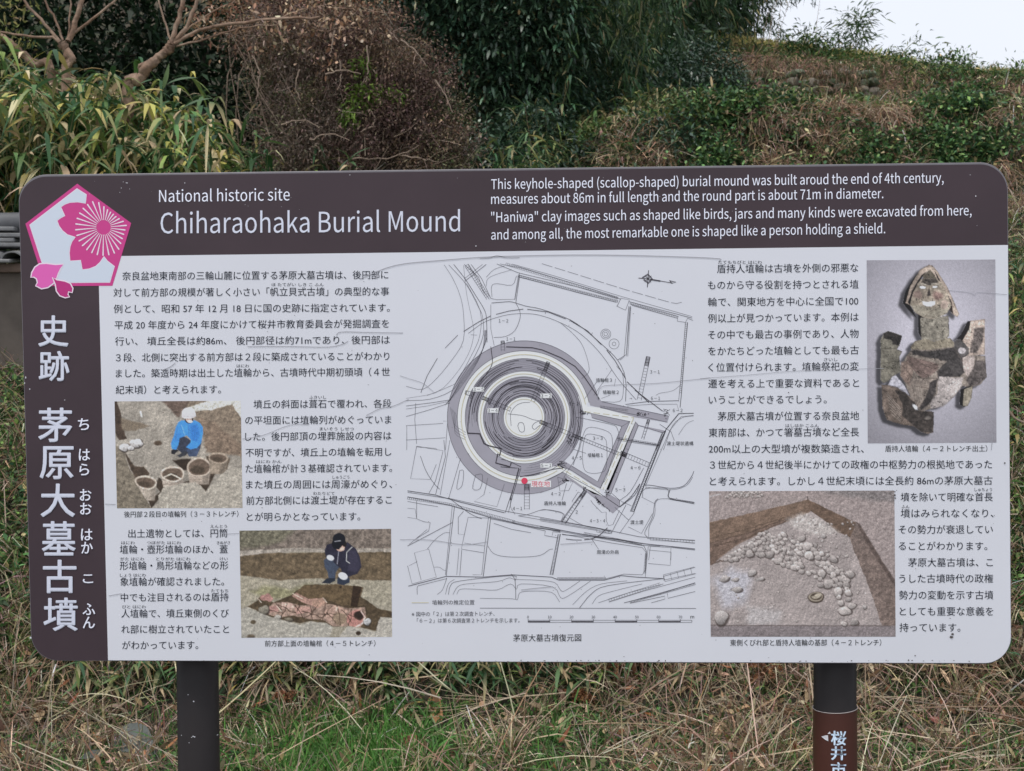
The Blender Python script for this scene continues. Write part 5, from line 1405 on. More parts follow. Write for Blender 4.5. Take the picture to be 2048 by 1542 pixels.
PR = 0.0392
PY = 0.03 + PR + 0.002
pcs = [on_plane(396.5, 1430, PY), on_plane(1670, 1430, PY)]
for i_, pc in enumerate(pcs):
    zt = 1.75
    cx_ = pc[0]
    n_ = 48
    th = np.linspace(0, 2 * np.pi, n_, endpoint=False)
    V = []
    for z_ in (-.25, zt - .004, zt):
        r_ = PR if z_ < zt else PR - .004
        V += [(cx_ + r_ * math.cos(t_), PY + r_ * math.sin(t_), z_) for t_ in th]
    Q = [[a_ * n_ + j, a_ * n_ + (j + 1) % n_, (a_ + 1) * n_ + (j + 1) % n_, (a_ + 1) * n_ + j] for a_ in range(2) for j in range(n_)] + [list(range(2 * n_, 3 * n_))]
    post = mesh('post', V, Q, M_post, sign, smooth=True)
    post['label'] = ('left dark round post' if i_ == 0 else 'right dark round post with a brown name band')
    # bracket clamps behind the board
    for zz in (1.15, 1.7):
        V, Q = tube([(cx_, PY, zz - .02), (cx_, PY, zz + .02)], PR + .003, 32)
        mesh('clamp', V, Q, M_rim, sign)
    if i_ == 0:
        V, Fc = [], []
        for x_, y_, r_ in ((376, 1389.5, .8), (387, 1403, 1.4), (386, 1473, 1.3), (383, 1475, .8), (378, 1486, .8), (432, 1480, .9), (361, 1473, .9), (389, 1474, 1.2)):
            q = on_plane(x_, y_, PY - PR - .0012); q = q - np.array([cx_, PY, 0]); s_ = max(-.98, min(.98, q[0] / PR))
            n0 = len(V)
            for t_ in np.linspace(0, 6.28, 7)[:-1]:
                an = math.asin(max(-.99, min(.99, s_ + r_ * .001 * math.cos(t_) / PR)))
                V.append((cx_ + (PR + .0008) * math.sin(an), PY - (PR + .0008) * math.cos(an), q[2] + r_ * .001 * math.sin(t_)))
            Fc.append(list(range(n0, n0 + 6)))
        mesh('chip', V, Fc, M_chip, post)['kind'] = 'stuff'
    else:
        e = on_plane(1670, 1426.3, PY - PR)
        zb = e[2]
        th2 = np.linspace(0, 2 * np.pi, 64, endpoint=False)
        V = [(cx_ + (PR + .0012) * math.cos(t_), PY + (PR + .0012) * math.sin(t_), z_ + .0022 * math.cos(t_)) for z_ in (zb - .62, zb) for t_ in th2]
        Q = [[j, (j + 1) % 64, 64 + (j + 1) % 64, 64 + j] for j in range(64)]
        mesh('name_band', V, Q, M_plabel, post, smooth=True)
        ring_ = [(cx_ + (PR + .0013) * math.cos(t_), PY + (PR + .0013) * math.sin(t_), zb + .0022 * math.cos(t_)) for t_ in list(th2) + [0]]
        V, Q = tube(ring_, .0007, 6)
        mesh('band_edge', V, Q, mat('pale_cut_edge', lin((190, 180, 176)), .6), post)
        # the name, vertical, wrapped round the post
        V, Tt, n0 = [], [], 0
        for ch, cy_, h_ in (('桜', 1475.8, 29.5), ('井', 1506, 28.5), ('市', 1538.5, 30)):
            G, t = GLY[ch][:2]
            a_, b_ = G.min(0), G.max(0)
            for k_ in range(6):
                ex, ey = .75 * math.cos(k_ * 1.047), .75 * math.sin(k_ * 1.047)
                for gx, gy in G:
                    px = 1677.3 + ex + ((gx - a_[0]) / (b_[0] - a_[0]) - .5) * 27.5
                    py = cy_ + ey - ((gy - a_[1]) / (b_[1] - a_[1]) - .5) * (h_ - 1.5)
                    q = on_plane(px, py, PY - PR)
                    an = math.asin(max(-.99, min(.99, (q[0] - cx_) / PR)))
                    rr_ = PR + .0020 + k_ * .00008
                    V.append((cx_ + rr_ * math.sin(an), PY - rr_ * math.cos(an), q[2]))
                Tt.append(t + n0); n0 += len(G)
        V = np.array(V); Tt = np.vstack(Tt)
        a_, b_, c_ = V[Tt[:, 0]], V[Tt[:, 1]], V[Tt[:, 2]]
        fl = np.cross(b_ - a_, c_ - a_)[:, 1] > 0
        Tt[fl] = Tt[fl][:, ::-1]
        o = mesh('lettering', V, Tt, M_pt, post); o['label'] = 'pale blue vertical name on the brown band'
        V, Fc = [], []
        for pts in ([(1647, 1477), (1653, 1473), (1658, 1471.5), (1658.5, 1483.5), (1653, 1481)], [(1657, 1469), (1661, 1463.5), (1663, 1468), (1660, 1468.5)]):
            n0 = len(V)
            for px, py in pts:
                q = on_plane(px, py, PY - PR); an = math.asin((q[0] - cx_) / PR)
                V.append((cx_ + (PR + .0022) * math.sin(an), PY - (PR + .0022) * math.cos(an), q[2]))
            Fc.append(list(range(n0, n0 + len(pts)))[::-1])
        mesh('torn_patch', V, Fc, M_chip, post)

# ================================================================== GROUND AND HILLSIDE
D0 = CAM[1]


def sstep(a, b, x):
    t = np.clip((x - a) / (b - a), 0, 1)
    return t * t * (3 - 2 * t)


def H(x, Y):
    x = np.asarray(x, float); d = np.asarray(Y, float) - D0
    # foot of the bank wanders a little
    dd = d + .14 * (vnoise(x, x * 0, 11, 3, .9) - .5) * sstep(4.4, 5.0, d)
    R = np.interp(dd, [-9, 4.5, 5.12, 5.3, 5.44, 5.58, 6.2, 8, 10.2, 10.6, 11.05, 11.3, 12.4, 16.6, 17.0, 17.35, 19.0, 20, 23, 70],
                  [0, 0, .01, .07, .2, .36, .9, 1.75, 2.75, 3.0, 3.62, 3.72, 3.86, 4.78, 4.86, 5.38, 6.1, 6.55, 6.3, 3])
    Lf = np.interp(dd, [-9, 4.5, 5.12, 5.3, 5.44, 5.58, 6.2, 7.6, 8.3, 9.2, 12, 16, 19, 27, 70], [0, 0, .01, .07, .2, .36, .82, 1.5, 1.75, 2.25, 2.6, 3.1, 4.2, 11, 14])
    k = sstep(-1.3, .9, x + .0 * d)
    z = Lf * (1 - k) + R * k
    far = sstep(12, 20, d) * k
    z = z - far * .108 * np.clip(x - 2.6, 0, 30) - far * .032 * np.clip(x - 4, 0, 30) ** 1.3
    z = z + (vnoise(x, Y, 3, 4, 1.1) - .5) * (.05 + .22 * sstep(5, 9, d)) + (vnoise(x, Y, 5, 3, 5.0) - .5) * .05 * sstep(4.3, 5.2, d)
    return z


def gp(px, d):
    px = np.asarray(px, float); d = np.asarray(d, float)
    v = np.stack([(px - 1024) / 2500, np.full(px.shape, -.02), np.ones(px.shape)], -1)
    p = CAM + (v @ CR.T) * d[..., None]
    return np.stack([p[..., 0], p[..., 1], H(p[..., 0], p[..., 1])], -1)


def terrain(name, x0, x1, y0, y1, nx, ny, m, powy=1.0, skirt=0):
    xs = np.linspace(x0, x1, nx); ys = y0 + (y1 - y0) * np.linspace(0, 1, ny) ** powy
    X, Yg = np.meshgrid(xs, ys)
    V = np.stack([X, Yg, H(X, Yg) - skirt], -1).reshape(-1, 3)
    i = (np.arange(ny - 1)[:, None] * nx + np.arange(nx - 1)[None]).ravel()
    Q = np.stack([i, i + 1, i + nx + 1, i + nx], 1)
    return tag(mesh(name, V, Q, m, smooth=True), kind='structure')


M_soil = mat('brown_soil', (0.034, 0.025, 0.017), 0.9, noise=.45, nscale=9, bump=.6, vary=(.03, .036, .018))
M_hill = mat('hill_soil', (0.06, 0.045, 0.028), 0.95, noise=.5, nscale=6, bump=.6, vary=(.03, .038, .018))
YM = D0 + 6.4
terrain('ground', -14, 14, -9, YM, 240, 260, M_soil)
terrain('hillside', -30, 30, YM - .35, 60, 300, 240, M_hill, 1.7, .015)

# ================================================================== LEAF AND GRASS MATERIALS AND COLOURS
M_leaf = mat('leaf', attr='col', rough=.5, spec=.22, transl=.18)
M_gloss = mat('glossy_leaf', attr='col', rough=.36, spec=.5, transl=.08)
M_dry = mat('dry_straw', attr='col', rough=.85, spec=.1, transl=.12)
M_bark = mat('bark', (.19, .115, .075), .85, noise=.5, nscale=26, bump=1.0, vary=(.3, .21, .15))
M_bark2 = mat('dark_bark', (.07, .055, .04), .9, noise=.3, nscale=24, bump=.6)
M_culm = mat('bamboo_culm', (.12, .14, .05), .5, noise=.25, nscale=12, vary=(.2, .17, .08))
M_twig = mat('grey_twig', (.27, .2, .15), .85, noise=.3, nscale=30)
M_straw = mat('straw_stalk', (.46, .37, .25), .7, noise=.25, nscale=25)

STRAW = [(5, (.43, .33, .235)), (4, (.29, .205, .14)), (3, (.15, .1, .066)), (1.5, (.6, .49, .36)), (.5, (.24, .22, .1))]
GREEN = [(5, (.06, .13, .035)), (3, (.085, .17, .045)), (1, (.14, .2, .06)), (.6, (.3, .27, .12))]
IVY = [(5, (.035, .08, .034)), (4, (.07, .13, .045)), (2, (.14, .2, .065)), (.8, (.3, .25, .12))]
SASA = [(6, (.055, .12, .055)), (4, (.1, .175, .07)), (1.6, (.2, .26, .08)), (1.0, (.38, .31, .1)), (1.2, (.46, .36, .2))]
BROWN = [(5, (.2, .13, .1)), (4, (.27, .18, .13)), (2, (.12, .08, .068)), (1.6, (.32, .26, .16)), (.6, (.12, .15, .06))]
LEAFP = ((0, .12), (.25, .85), (.5, 1), (.8, .55), (1, .04))
LEAF3 = ((0, .2), (.4, 1), (1, .05))
GR = ((0, .8), (.5, 1), (1, .08))
STK = ((0, 1), (.5, .8), (1, .5))


def U(rs, a, b, n): return rs.uniform(a, b, n)


def dirs(rs, n, up=0.0, spread=1.0, out=None):
    v = rs.normal(size=(n, 3)) * spread
    v[:, 2] += up
    if out is not None: v = v + out
    return norm(v)


def stuff(name, m, parts, label, cat):
    V, Q, C = joinc(parts)
    o = mesh(name, V, Q, m, col=C)
    return tag(o, label, cat, kind='stuff')


rs = RS(21)
# ---- where the sight lines of the photograph meet the bank foot (used to spread plants evenly over it)
_gx = np.linspace(-300, 2350, 110); _gy = np.linspace(1230, 1620, 50)
_X, _Y = np.meshgrid(_gx, _gy)
_ray = np.stack([(_X - 1024) / 2500, (_Y - 771) / 2500, np.ones(_X.shape)], -1) @ CR.T
_hit = np.full(_X.shape, 6.5)
for _d in np.arange(6.5, 3.8, -.02):
    _p = CAM + _ray * _d
    _hit = np.where(_p[..., 2] < H(_p[..., 0], _p[..., 1]), _d, _hit)


def hitd(px, py):
    px = np.asarray(px, float); py = np.asarray(py, float)
    u = np.clip((px - _gx[0]) / (_gx[1] - _gx[0]), 0, len(_gx) - 1.001); v = np.clip((py - _gy[0]) / (_gy[1] - _gy[0]), 0, len(_gy) - 1.001)
    i, j = u.astype(int), v.astype(int); a_, b_ = u - i, v - j
    return (_hit[j, i] * (1 - a_) + _hit[j, i + 1] * a_) * (1 - b_) + (_hit[j + 1, i] * (1 - a_) + _hit[j + 1, i + 1] * a_) * b_


def on_ground(px, py, lift=.03):
    """point lying on the bank foot"""
    p = W3_(px, py, float(hitd(px, py)))
    return p + np.array([0, -.5, .8]) * lift


def W3_(px, py, d): return at(px, py, d)


# ---- low strip in front: green grass, herbs, straw
def scat(n, p0, p1, d0, d1, fn=None, seed=0):
    r = RS(seed)
    px = r.uniform(p0, p1, n); d = r.uniform(d0, d1, n)
    if fn is not None:
        k = fn(px, d) > r.rand(n)
        px, d = px[k], d[k]
    P = gp(px, d)
    return P, px, d, r


def scr(n, y0, y1, fn=None, seed=0, p0=-150, p1=2200):
    r = RS(seed)
    px = r.uniform(p0, p1, n); py = r.uniform(y0, y1, n)
    if fn is not None:
        k = fn(px, py) > r.rand(n)
        px, py = px[k], py[k]
    P = gp(px, hitd(px, py) + .01)
    return P, px, py, r


def gau(a, c, w): return np.exp(-((a - c) / w) ** 2)


nzp = lambda px, py, s, f: vnoise(px / f, py / f, s, 3, 1.)
parts = []
lawn = lambda px, py: np.clip(1.3 * gau(px, 670, 190) * sstep(1415, 1490, py) + .3 * gau(px, 980, 200) * sstep(1450, 1530, py) + .22 * gau(px, 1830, 260) * sstep(1470, 1540, py) + .14 * gau(px, 130, 150) + .05, 0, 1)
P, px, py, r = scr(26000, 1400, 1620, lawn, 1)
n = len(P); q = lawn(px, py)
parts.append(blades(P, dirs(r, n, 2.2, .85), U(r, .06, .17, n) * (.65 + .6 * q), U(r, .0028, .006, n), pick(r, n, [(5, (.06, .17, .03)), (4, (.1, .25, .05)), (1.8, (.18, .34, .09)), (.8, (.42, .36, .2))]), U(r, .1, .8, n), GR, rs=r))
# longer arching blades
cl = r.uniform([480, 1440], [1250, 1540], (60, 2)); idx = r.randint(0, 60, 900)
px = cl[idx, 0] + r.normal(0, 9, 900); py = cl[idx, 1] + r.normal(0, 4, 900); P = gp(px, hitd(px, py)); n = 900
parts.append(blades(P, dirs(r, n, 1.3, .8), U(r, .12, .3, n), U(r, .004, .009, n), pick(r, n, [(5, (.07, .17, .04)), (3, (.11, .2, .06)), (2, (.17, .22, .1))]), U(r, .4, 1.2, n), ((0, .7), (.3, 1), (.65, .8), (1, .08)), rs=r))
stuff('grass', M_leaf, parts, 'short bright green grass along the foot of the bank', 'grass')

parts = []
P, px, d, r = scat(42000, -900, 2950, 1.0, 4.7, None, 41)
n = len(P)
parts.append(blades(P, dirs(r, n, 2.0, .9), U(r, .04, .1, n), U(r, .003, .006, n), pick(r, n, GREEN + [(4, (.36, .29, .17))]), .4, GR, rs=r))
stuff('mown_grass', M_leaf, parts, 'short mown grass around the posts in front of the bank', 'grass')

# straw: dead stalks and blades lying and hanging on the bank
parts = []
def straw_w(px, py):
    k = .2 + .62 * sstep(1060, 1330, px) + .5 * (1 - sstep(250, 420, px)) * sstep(1330, 1430, py) + .22 * gau(px, 560, 70) + .25 * gau(px, 640, 90) * (1 - sstep(1400, 1450, py))
    k = k * (1 - .62 * (1 - sstep(1385, 1450, py)) * (1 - .55 * sstep(1150, 1400, px)))
    return np.clip(k * (.2 + 2.1 * np.clip(nzp(px, py, 13, 60.) - .25, 0, 1)), .03, 1)
P, px, py, r = scr(24000, 1285, 1620, straw_w, 2)
n = len(P)
P = P + np.array([0, -.6, .8]) * np.abs(r.normal(0, .03, n))[:, None]
parts.append(blades(P, dirs(r, n, .15, 1, out=np.array([0, -.25, 0])), U(r, .04, .2, n), U(r, .0018, .0056, n), pick(r, n, STRAW, .38), U(r, -.3, .6, n), STK, rs=r))
# upright dead grass in tufts
cl = np.c_[r.uniform(-150, 2200, 260), r.uniform(1300, 1600, 260)]
cl = cl[(straw_w(cl[:, 0], cl[:, 1]) > .12)]
idx = r.randint(0, len(cl), 6500)
px = cl[idx, 0] + r.normal(0, 10, 6500); py = cl[idx, 1] + r.normal(0, 5, 6500)
P = gp(px, hitd(px, py)); n = len(P)
parts.append(blades(P, dirs(r, n, 1.1, .8, out=np.array([0, -.35, 0])), U(r, .08, .32, n), U(r, .002, .006, n), pick(r, n, STRAW, .28), U(r, .1, 1.0, n), ((0, .9), (.33, 1), (.7, .8), (1, .15)), rs=r))
# long stems lying across
P, px, py, r = scr(950, 1300, 1620, lambda px, py: .3 + .7 * straw_w(px, py), 44)
n = len(P); P = P + np.array([0, -.6, .8]) * U(r, .02, .1, n)[:, None]
parts.append(blades(P, dirs(r, n, .25, 1) * [1, .5, 1], U(r, .25, .6, n), U(r, .003, .006, n), pick(r, n, [(3, (.56, .44, .32)), (2, (.42, .31, .22)), (1.5, (.68, .57, .43)), (1, (.3, .17, .11))], .2), U(r, -.1, .35, n), ((0, 1), (.25, .9), (.5, .8), (.75, .6), (1, .4)), rs=r))
# curled dead leaves
P, px, py, r = scr(3000, 1300, 1600, lambda px, py: .35 + .65 * straw_w(px, py), 4)
n = len(P); P = P + np.array([0, -.6, .8]) * U(r, .005, .06, n)[:, None]
parts.append(blades(P, dirs(r, n, .1, 1), U(r, .03, .085, n), U(r, .01, .024, n), pick(r, n, [(4, (.4, .29, .18)), (3, (.23, .14, .085)), (1.5, (.5, .4, .27)), (1.2, (.28, .12, .06))], .25), U(r, -.5, .6, n), LEAFP, rs=r))
# drooping curtain of dead grass over the upper edge of the little bank
P, px, py, r = scr(5200, 1240, 1335, lambda px, py: .12 + .7 * sstep(1000, 1300, px) + .3 * (1 - sstep(200, 500, px)), 14)
n = len(P)
parts.append(blades(P + [0, -.02, .03], dirs(r, n, -.3, .8, out=np.array([0, -.8, 0])), U(r, .08, .26, n), U(r, .0015, .004, n), pick(r, n, STRAW, .28), U(r, .3, 1.1, n), ((0, .9), (.33, 1), (.7, .8), (1, .15)), rs=r))
stuff('dry_grass', M_dry, parts, 'tangled dead straw and dry leaves covering the bank foot', 'dry grass')

# green herbs, clover and creeping leaves among the straw
parts = []
hw = lambda px, py: np.clip((.35 + .5 * sstep(1440, 1520, py) + .2 * gau(px, 900, 260)) * (.2 + 2.2 * np.clip(nzp(px, py, 8, 70.) - .36, 0, 1)), .03, 1)
P, px, py, r = scr(42000, 1290, 1620, hw, 5)
n = len(P); P = P + np.array([0, -.6, .8]) * U(r, 0, .05, n)[:, None]
parts.append(blades(P, dirs(r, n, .5, 1, out=np.array([0, -.6, 0])), U(r, .012, .034, n), U(r, .009, .022, n), pick(r, n, [(5, (.04, .1, .03)), (4, (.07, .15, .04)), (2, (.12, .2, .06)), (.5, (.2, .1, .06))], .3), .2, LEAF3, roll=.6, rs=r))
P, px, py, r = scr(2600, 1310, 1600, None, 6)
n = len(P)
parts.append(blades(P, dirs(r, n, 1.1, .9, out=np.array([0, -.4, 0])), U(r, .08, .24, n), U(r, .003, .008, n), pick(r, n, GREEN, .25), U(r, .3, 1.0, n), ((0, .7), (.3, 1), (.65, .8), (1, .08)), rs=r))
stuff('herbs', M_leaf, parts, 'low green weeds and creeping leaves among the straw', 'weeds')


def sides(n, seed, d0, d1):
    r = RS(seed)
    px = np.where(r.rand(n) < .5, r.uniform(-1500, -140, n), r.uniform(2190, 3500, n)); d = r.uniform(d0, d1, n)
    P = gp(px, d)
    k = ~((P[:, 0] < -2.5) & (np.abs(P[:, 1] - (D0 + 7.75)) < .25))
    return P[k], r


P, r = sides(30000, 61, 4.0, 11)
n = len(P); kk = vnoise(P[:, 0] * 2, P[:, 1] * 2, 6, 3, 1.)[:, None]
stuff('side_plants', M_leaf, [blades(P + [0, 0, .02], dirs(r, n, .8, 1, out=np.array([0, -.4, 0])), U(r, .04, .13, n), U(r, .008, .022, n), pick(r, n, IVY + GREEN, .35) * (.7 + kk), .4, LEAF3, roll=.5, rs=r)],
      'green weeds on the bank left and right of the view', 'weeds')
P, r = sides(30000, 62, 4.0, 13)
n = len(P)
stuff('side_straw', M_dry, [blades(P, dirs(r, n, .8, 1), U(r, .08, .3, n), U(r, .003, .008, n), pick(r, n, STRAW, .35), U(r, 0, .8, n), STK, rs=r)],
      'dead grass on the bank left and right of the view', 'dry grass')


# ---- bamboo grass (sasa): stems with fans of long leaves
def sasa(P, hgt, r, leaves=8, L=(.1, .2), W=(.014, .027), table=SASA, droop=(.2, .9), tier=3, lean=.25):
    """returns leaf parts and stem parts for plants standing at P"""
    n = len(P)
    top = P + np.stack([r.normal(0, lean, n), r.normal(0, lean, n) - .1, np.ones(n)], 1) * hgt[:, None]
    lp, sp = [], []
    seg = top - P
    sp.append(blades(P, norm(seg), np.linalg.norm(seg, axis=1), U(r, .003, .006, n), pick(r, n, [(3, (.12, .14, .06)), (2, (.3, .24, .13))]), .0, STK, rs=r))
    for k in range(tier):
        t = 1 - k * .22 * U(r, .6, 1.3, n)
        B = P + seg * t[:, None]
        m = max(2, leaves // tier + (2 if k == 0 else 0))
        Bn = np.repeat(B, m, 0)
        a = r.uniform(0, 6.28, n * m)
        el = r.normal(.25, .45, n * m)
        D = np.stack([np.cos(a) * np.cos(el), np.sin(a) * np.cos(el) - .25, np.sin(el)], 1)
        nn = n * m
        c = pick(r, nn, table)
        tip = c.copy()
        yt = r.rand(nn) < .35
        tip[yt] = np.array((.42, .33, .17)) * U(r, .6, 1.2, yt.sum())[:, None]
        lp.append(blades(Bn, D, U(r, L[0], L[1], nn), U(r, W[0], W[1], nn), c, U(r, droop[0], droop[1], nn), LEAFP, roll=.75, rs=r, tipcol=tip))
    return lp, sp


# left mass above the sign
r = RS(31)
n = 1500
px = r.uniform(-260, 540, n); d = r.uniform(8.3, 10.4, n)
k = r.rand(n) < np.clip(1.25 - np.maximum(px - 330, 0) / 260., 0, 1)
px, d = px[k], d[k]; P = gp(px, d)
n = len(P)
hm = .74 + .36 * (vnoise(px / 120., d, 9, 2, 1.) - .3) + .25 * np.exp(-((px - 40) / 130.) ** 2) - .5 * sstep(270, 430, px)
lp, sp = sasa(P, np.clip(hm, .25, 1.4) * U(r, .72, 1.12, n) + .38, r, 10, (.12, .26), (.022, .046), [(6, (.045, .11, .045)), (5, (.095, .19, .06)), (2.2, (.24, .33, .09)), (2.0, (.56, .5, .14)), (3.0, (.66, .53, .32))], droop=(.4, 1.3))
LS = lp + sp
# further dark sasa under the trees, up to the middle
px = r.uniform(380, 1120, 620); d = r.uniform(9.2, 11.5, 620); P = gp(px, d)
lp, sp = sasa(P, U(r, .35, .85, 620), r, 8, (.12, .22), (.015, .028), SASA[:3] + [(.5, (.42, .34, .14))])
stuff('bamboo_grass', M_leaf, LS + lp + sp, 'bamboo grass with green and yellowed leaves behind the left half of the sign', 'bamboo grass')
# below the sign, on the bank
px = np.r_[r.uniform(130, 1180, 190), r.uniform(1180, 2100, 40)]; py = r.uniform(1270, 1420, 230); P = gp(px, hitd(px, py))
lp, sp = sasa(P, U(r, .04, .16, 230), r, 6, (.06, .14), (.012, .022), SASA[:3] + [(1.3, (.46, .36, .2))], lean=.5)
stuff('low_bamboo_grass', M_leaf, lp + sp, 'low bamboo grass on the bank under the lower edge of the sign', 'bamboo grass')
# hidden part of the bank
px = r.uniform(-300, 2300, 700); d = r.uniform(6.2, 8.6, 700); P = gp(px, d)
kz = P[:, 0] > -2.4
P = P[kz]
lp, sp = sasa(P, U(r, .12, .3, len(P)), r, 6, (.08, .16), (.012, .022))
def bankscat(n, seed, d1):
    r2 = RS(seed)
    px = np.r_[r2.uniform(-250, 2350, n), r2.uniform(-80, 130, n // 5), r2.uniform(1960, 2140, n // 5)]
    d = 5.5 + (d1 - 5.5) * r2.uniform(0, 1, len(px)) ** 1.3
    P = gp(px, d)
    return P, px, d, r2


P2, px, d, r2 = bankscat(24000, 7, 9.6)
n = len(P2); P2[:, 2] += U(r2, 0, .08, n)
kk = vnoise(P2[:, 0] * 2, P2[:, 2] * 3, 6, 3, 1.)[:, None]
pb = [blades(P2, dirs(r2, n, .5, 1, out=np.array([0, -.7, 0])), U(r2, .03, .065, n), U(r2, .012, .026, n), pick(r2, n, IVY + [(1.5, (.14, .22, .06))], .35) * (.7 + kk), .2, LEAF3, roll=.6, rs=r2)]
P3, px3, d3, r3 = bankscat(2600, 17, 9.0)
n3 = len(P3)
pb.append(blades(P3, dirs(r3, n3, 1.0, .8, out=np.array([0, -.6, 0])), U(r3, .12, .3, n3), U(r3, .006, .014, n3), pick(r3, n3, GREEN), U(r3, .3, 1.1, n3), ((0, .7), (.3, 1), (.65, .8), (1, .08)), rs=r3))
stuff('bank_plants', M_leaf, lp + sp + pb, 'leafy plants over the bank right behind the sign', 'plants')
P2, px, d, r2 = bankscat(20000, 8, 10)
n = len(P2)
stuff('bank_straw', M_dry, [blades(P2, dirs(r2, n, .7, 1, out=np.array([0, -.5, 0])), U(r2, .08, .32, n), U(r2, .0025, .007, n), pick(r2, n, STRAW, .35), U(r2, 0, .8, n), STK, rs=r2)],
      'dead grass over the bank right behind the sign', 'dry grass')

# ---- upper right: bank face, terrace and mound crest
parts, dryp = [], []
patch = lambda px, d, s, f=1.0: vnoise(px / 130. * f, d * .9 * f, s, 3, 1.)
P, px, d, r = scat(52000, 900, 2300, 9.6, 11.9, lambda px, d: np.clip(3.6 * (patch(px, d, 51) - .42), .02, 1), 9)
n = len(P); P[:, 2] += U(r, 0, .14, n)
topk = np.clip((d - 11.0) / .3, 0, 1)[:, None]
c = pick(r, n, IVY[:3] + [(1, (.32, .25, .14)), (1.2, (.2, .27, .1))], .45) * 1.2 * (1 - topk * .6) + pick(r, n, [(3, (.1, .17, .04)), (2, (.15, .2, .06)), (1, (.28, .25, .11))]) * topk * .6
parts.append(blades(P, dirs(r, n, .45, 1, out=np.array([0, -.8, 0])), U(r, .022, .05, n), U(r, .018, .034, n), c, .2, LEAF3, roll=.6, rs=r))
P, px, d, r = scat(60000, 900, 2300, 9.6, 13.4, lambda px, d: np.clip(3.4 * (.66 - patch(px, d, 51)), .1, 1), 10)
n = len(P)
dryp.append(blades(P, dirs(r, n, .6, 1, out=np.array([0, -.5, 0])), U(r, .05, .2, n), U(r, .004, .01, n), pick(r, n, STRAW + [(2, (.6, .48, .32)), (4, (.3, .19, .12)), (2, (.13, .14, .05))], .35), U(r, 0, .8, n), STK, rs=r))
# crest slope: short yellow green grass, brown patches, darker tufts
P, px, d, r = scat(80000, 1000, 2400, 13.6, 21.5, lambda px, d: np.clip(.9 - 1.2 * np.abs(d - 17.1) * (np.abs(d - 17.1) < .25), .2, 1), 11)
n = len(P)
q = patch(px, d, 77, 1.5)[:, None]
hi = np.clip((d - 18.7) / .9, 0, 1)[:, None]
c = pick(r, n, [(3, (.29, .28, .09)), (4, (.45, .37, .16)), (1, (.15, .18, .06))], .32) * hi + pick(r, n, [(3, (.33, .22, .15)), (3, (.48, .36, .23)), (2, (.08, .1, .035)), (1.5, (.14, .09, .06))], .25) * (1 - hi)
c = np.where((q > .6) & (hi < .5), c * .4 + np.array((.04, .07, .025)) * .6, c)
dryp.append(blades(P, dirs(r, n, 1.1, .8), U(r, .05, .2, n) * np.where(q[:, 0] > .56, 1.5, .9), U(r, .008, .017, n), c, U(r, .1, .7, n), GR, rs=r))
# leafy tufts on the slope
cl = gp(r.uniform(1150, 2250, 42), r.uniform(17.2, 19.2, 42))
idx = r.randint(0, 42, 9000)
P = cl[idx] + r.normal(0, 1, (9000, 3)) * [.2, .2, 0]
P[:, 2] = H(P[:, 0], P[:, 1]) + np.abs(r.normal(0, .09, 9000))
parts.append(blades(P, dirs(r, 9000, .7, 1, out=np.array([0, -.4, 0])), U(r, .05, .13, 9000), U(r, .014, .026, 9000), pick(r, 9000, [(4, (.05, .1, .03)), (3, (.09, .14, .04)), (1, (.17, .2, .06))]), .3, LEAF3, roll=.5, rs=r))
P, px, d, r = scat(15000, 1240, 2300, 10.9, 11.9, lambda px, d: gau(d, 11.2, .25), 12)
n = len(P); P[:, 2] += U(r, 0, .1, n)
parts.append(blades(P, dirs(r, n, .9, 1, out=np.array([0, -.5, 0])), U(r, .03, .08, n), U(r, .014, .03, n), pick(r, n, [(4, (.13, .23, .06)), (3, (.2, .28, .09)), (2, (.08, .15, .04)), (1.2, (.4, .34, .18))], .25), .3, LEAF3, roll=.5, rs=r))
stuff('ground_cover', M_leaf, parts, 'creeping green leaves over the terrace bank at the upper right', 'ground cover')
stuff('hill_grass', M_dry, dryp, 'dry brown and yellow green grass over the mound at the upper right', 'grass')
# terrace bamboo grass clumps (bright) and dark sasa below the bamboo
px = np.r_[r.uniform(1330, 1480, 60), r.uniform(1480, 2150, 60), r.uniform(960, 1360, 330)]
d = np.r_[r.uniform(11.0, 11.5, 120), r.uniform(10.3, 13.5, 330)]
P = gp(px, d)
lp, sp = sasa(P, np.r_[U(r, .06, .2, 120), U(r, .06, .26, 330)], r, 8, (.08, .17), (.011, .022), [(4, (.08, .15, .045)), (4, (.045, .09, .035)), (1, (.2, .24, .07)), (1.6, (.46, .36, .2))])
stuff('terrace_bamboo_grass', M_leaf, lp + sp, 'bright bamboo grass clumps along the terrace edge right of the grove', 'bamboo grass')


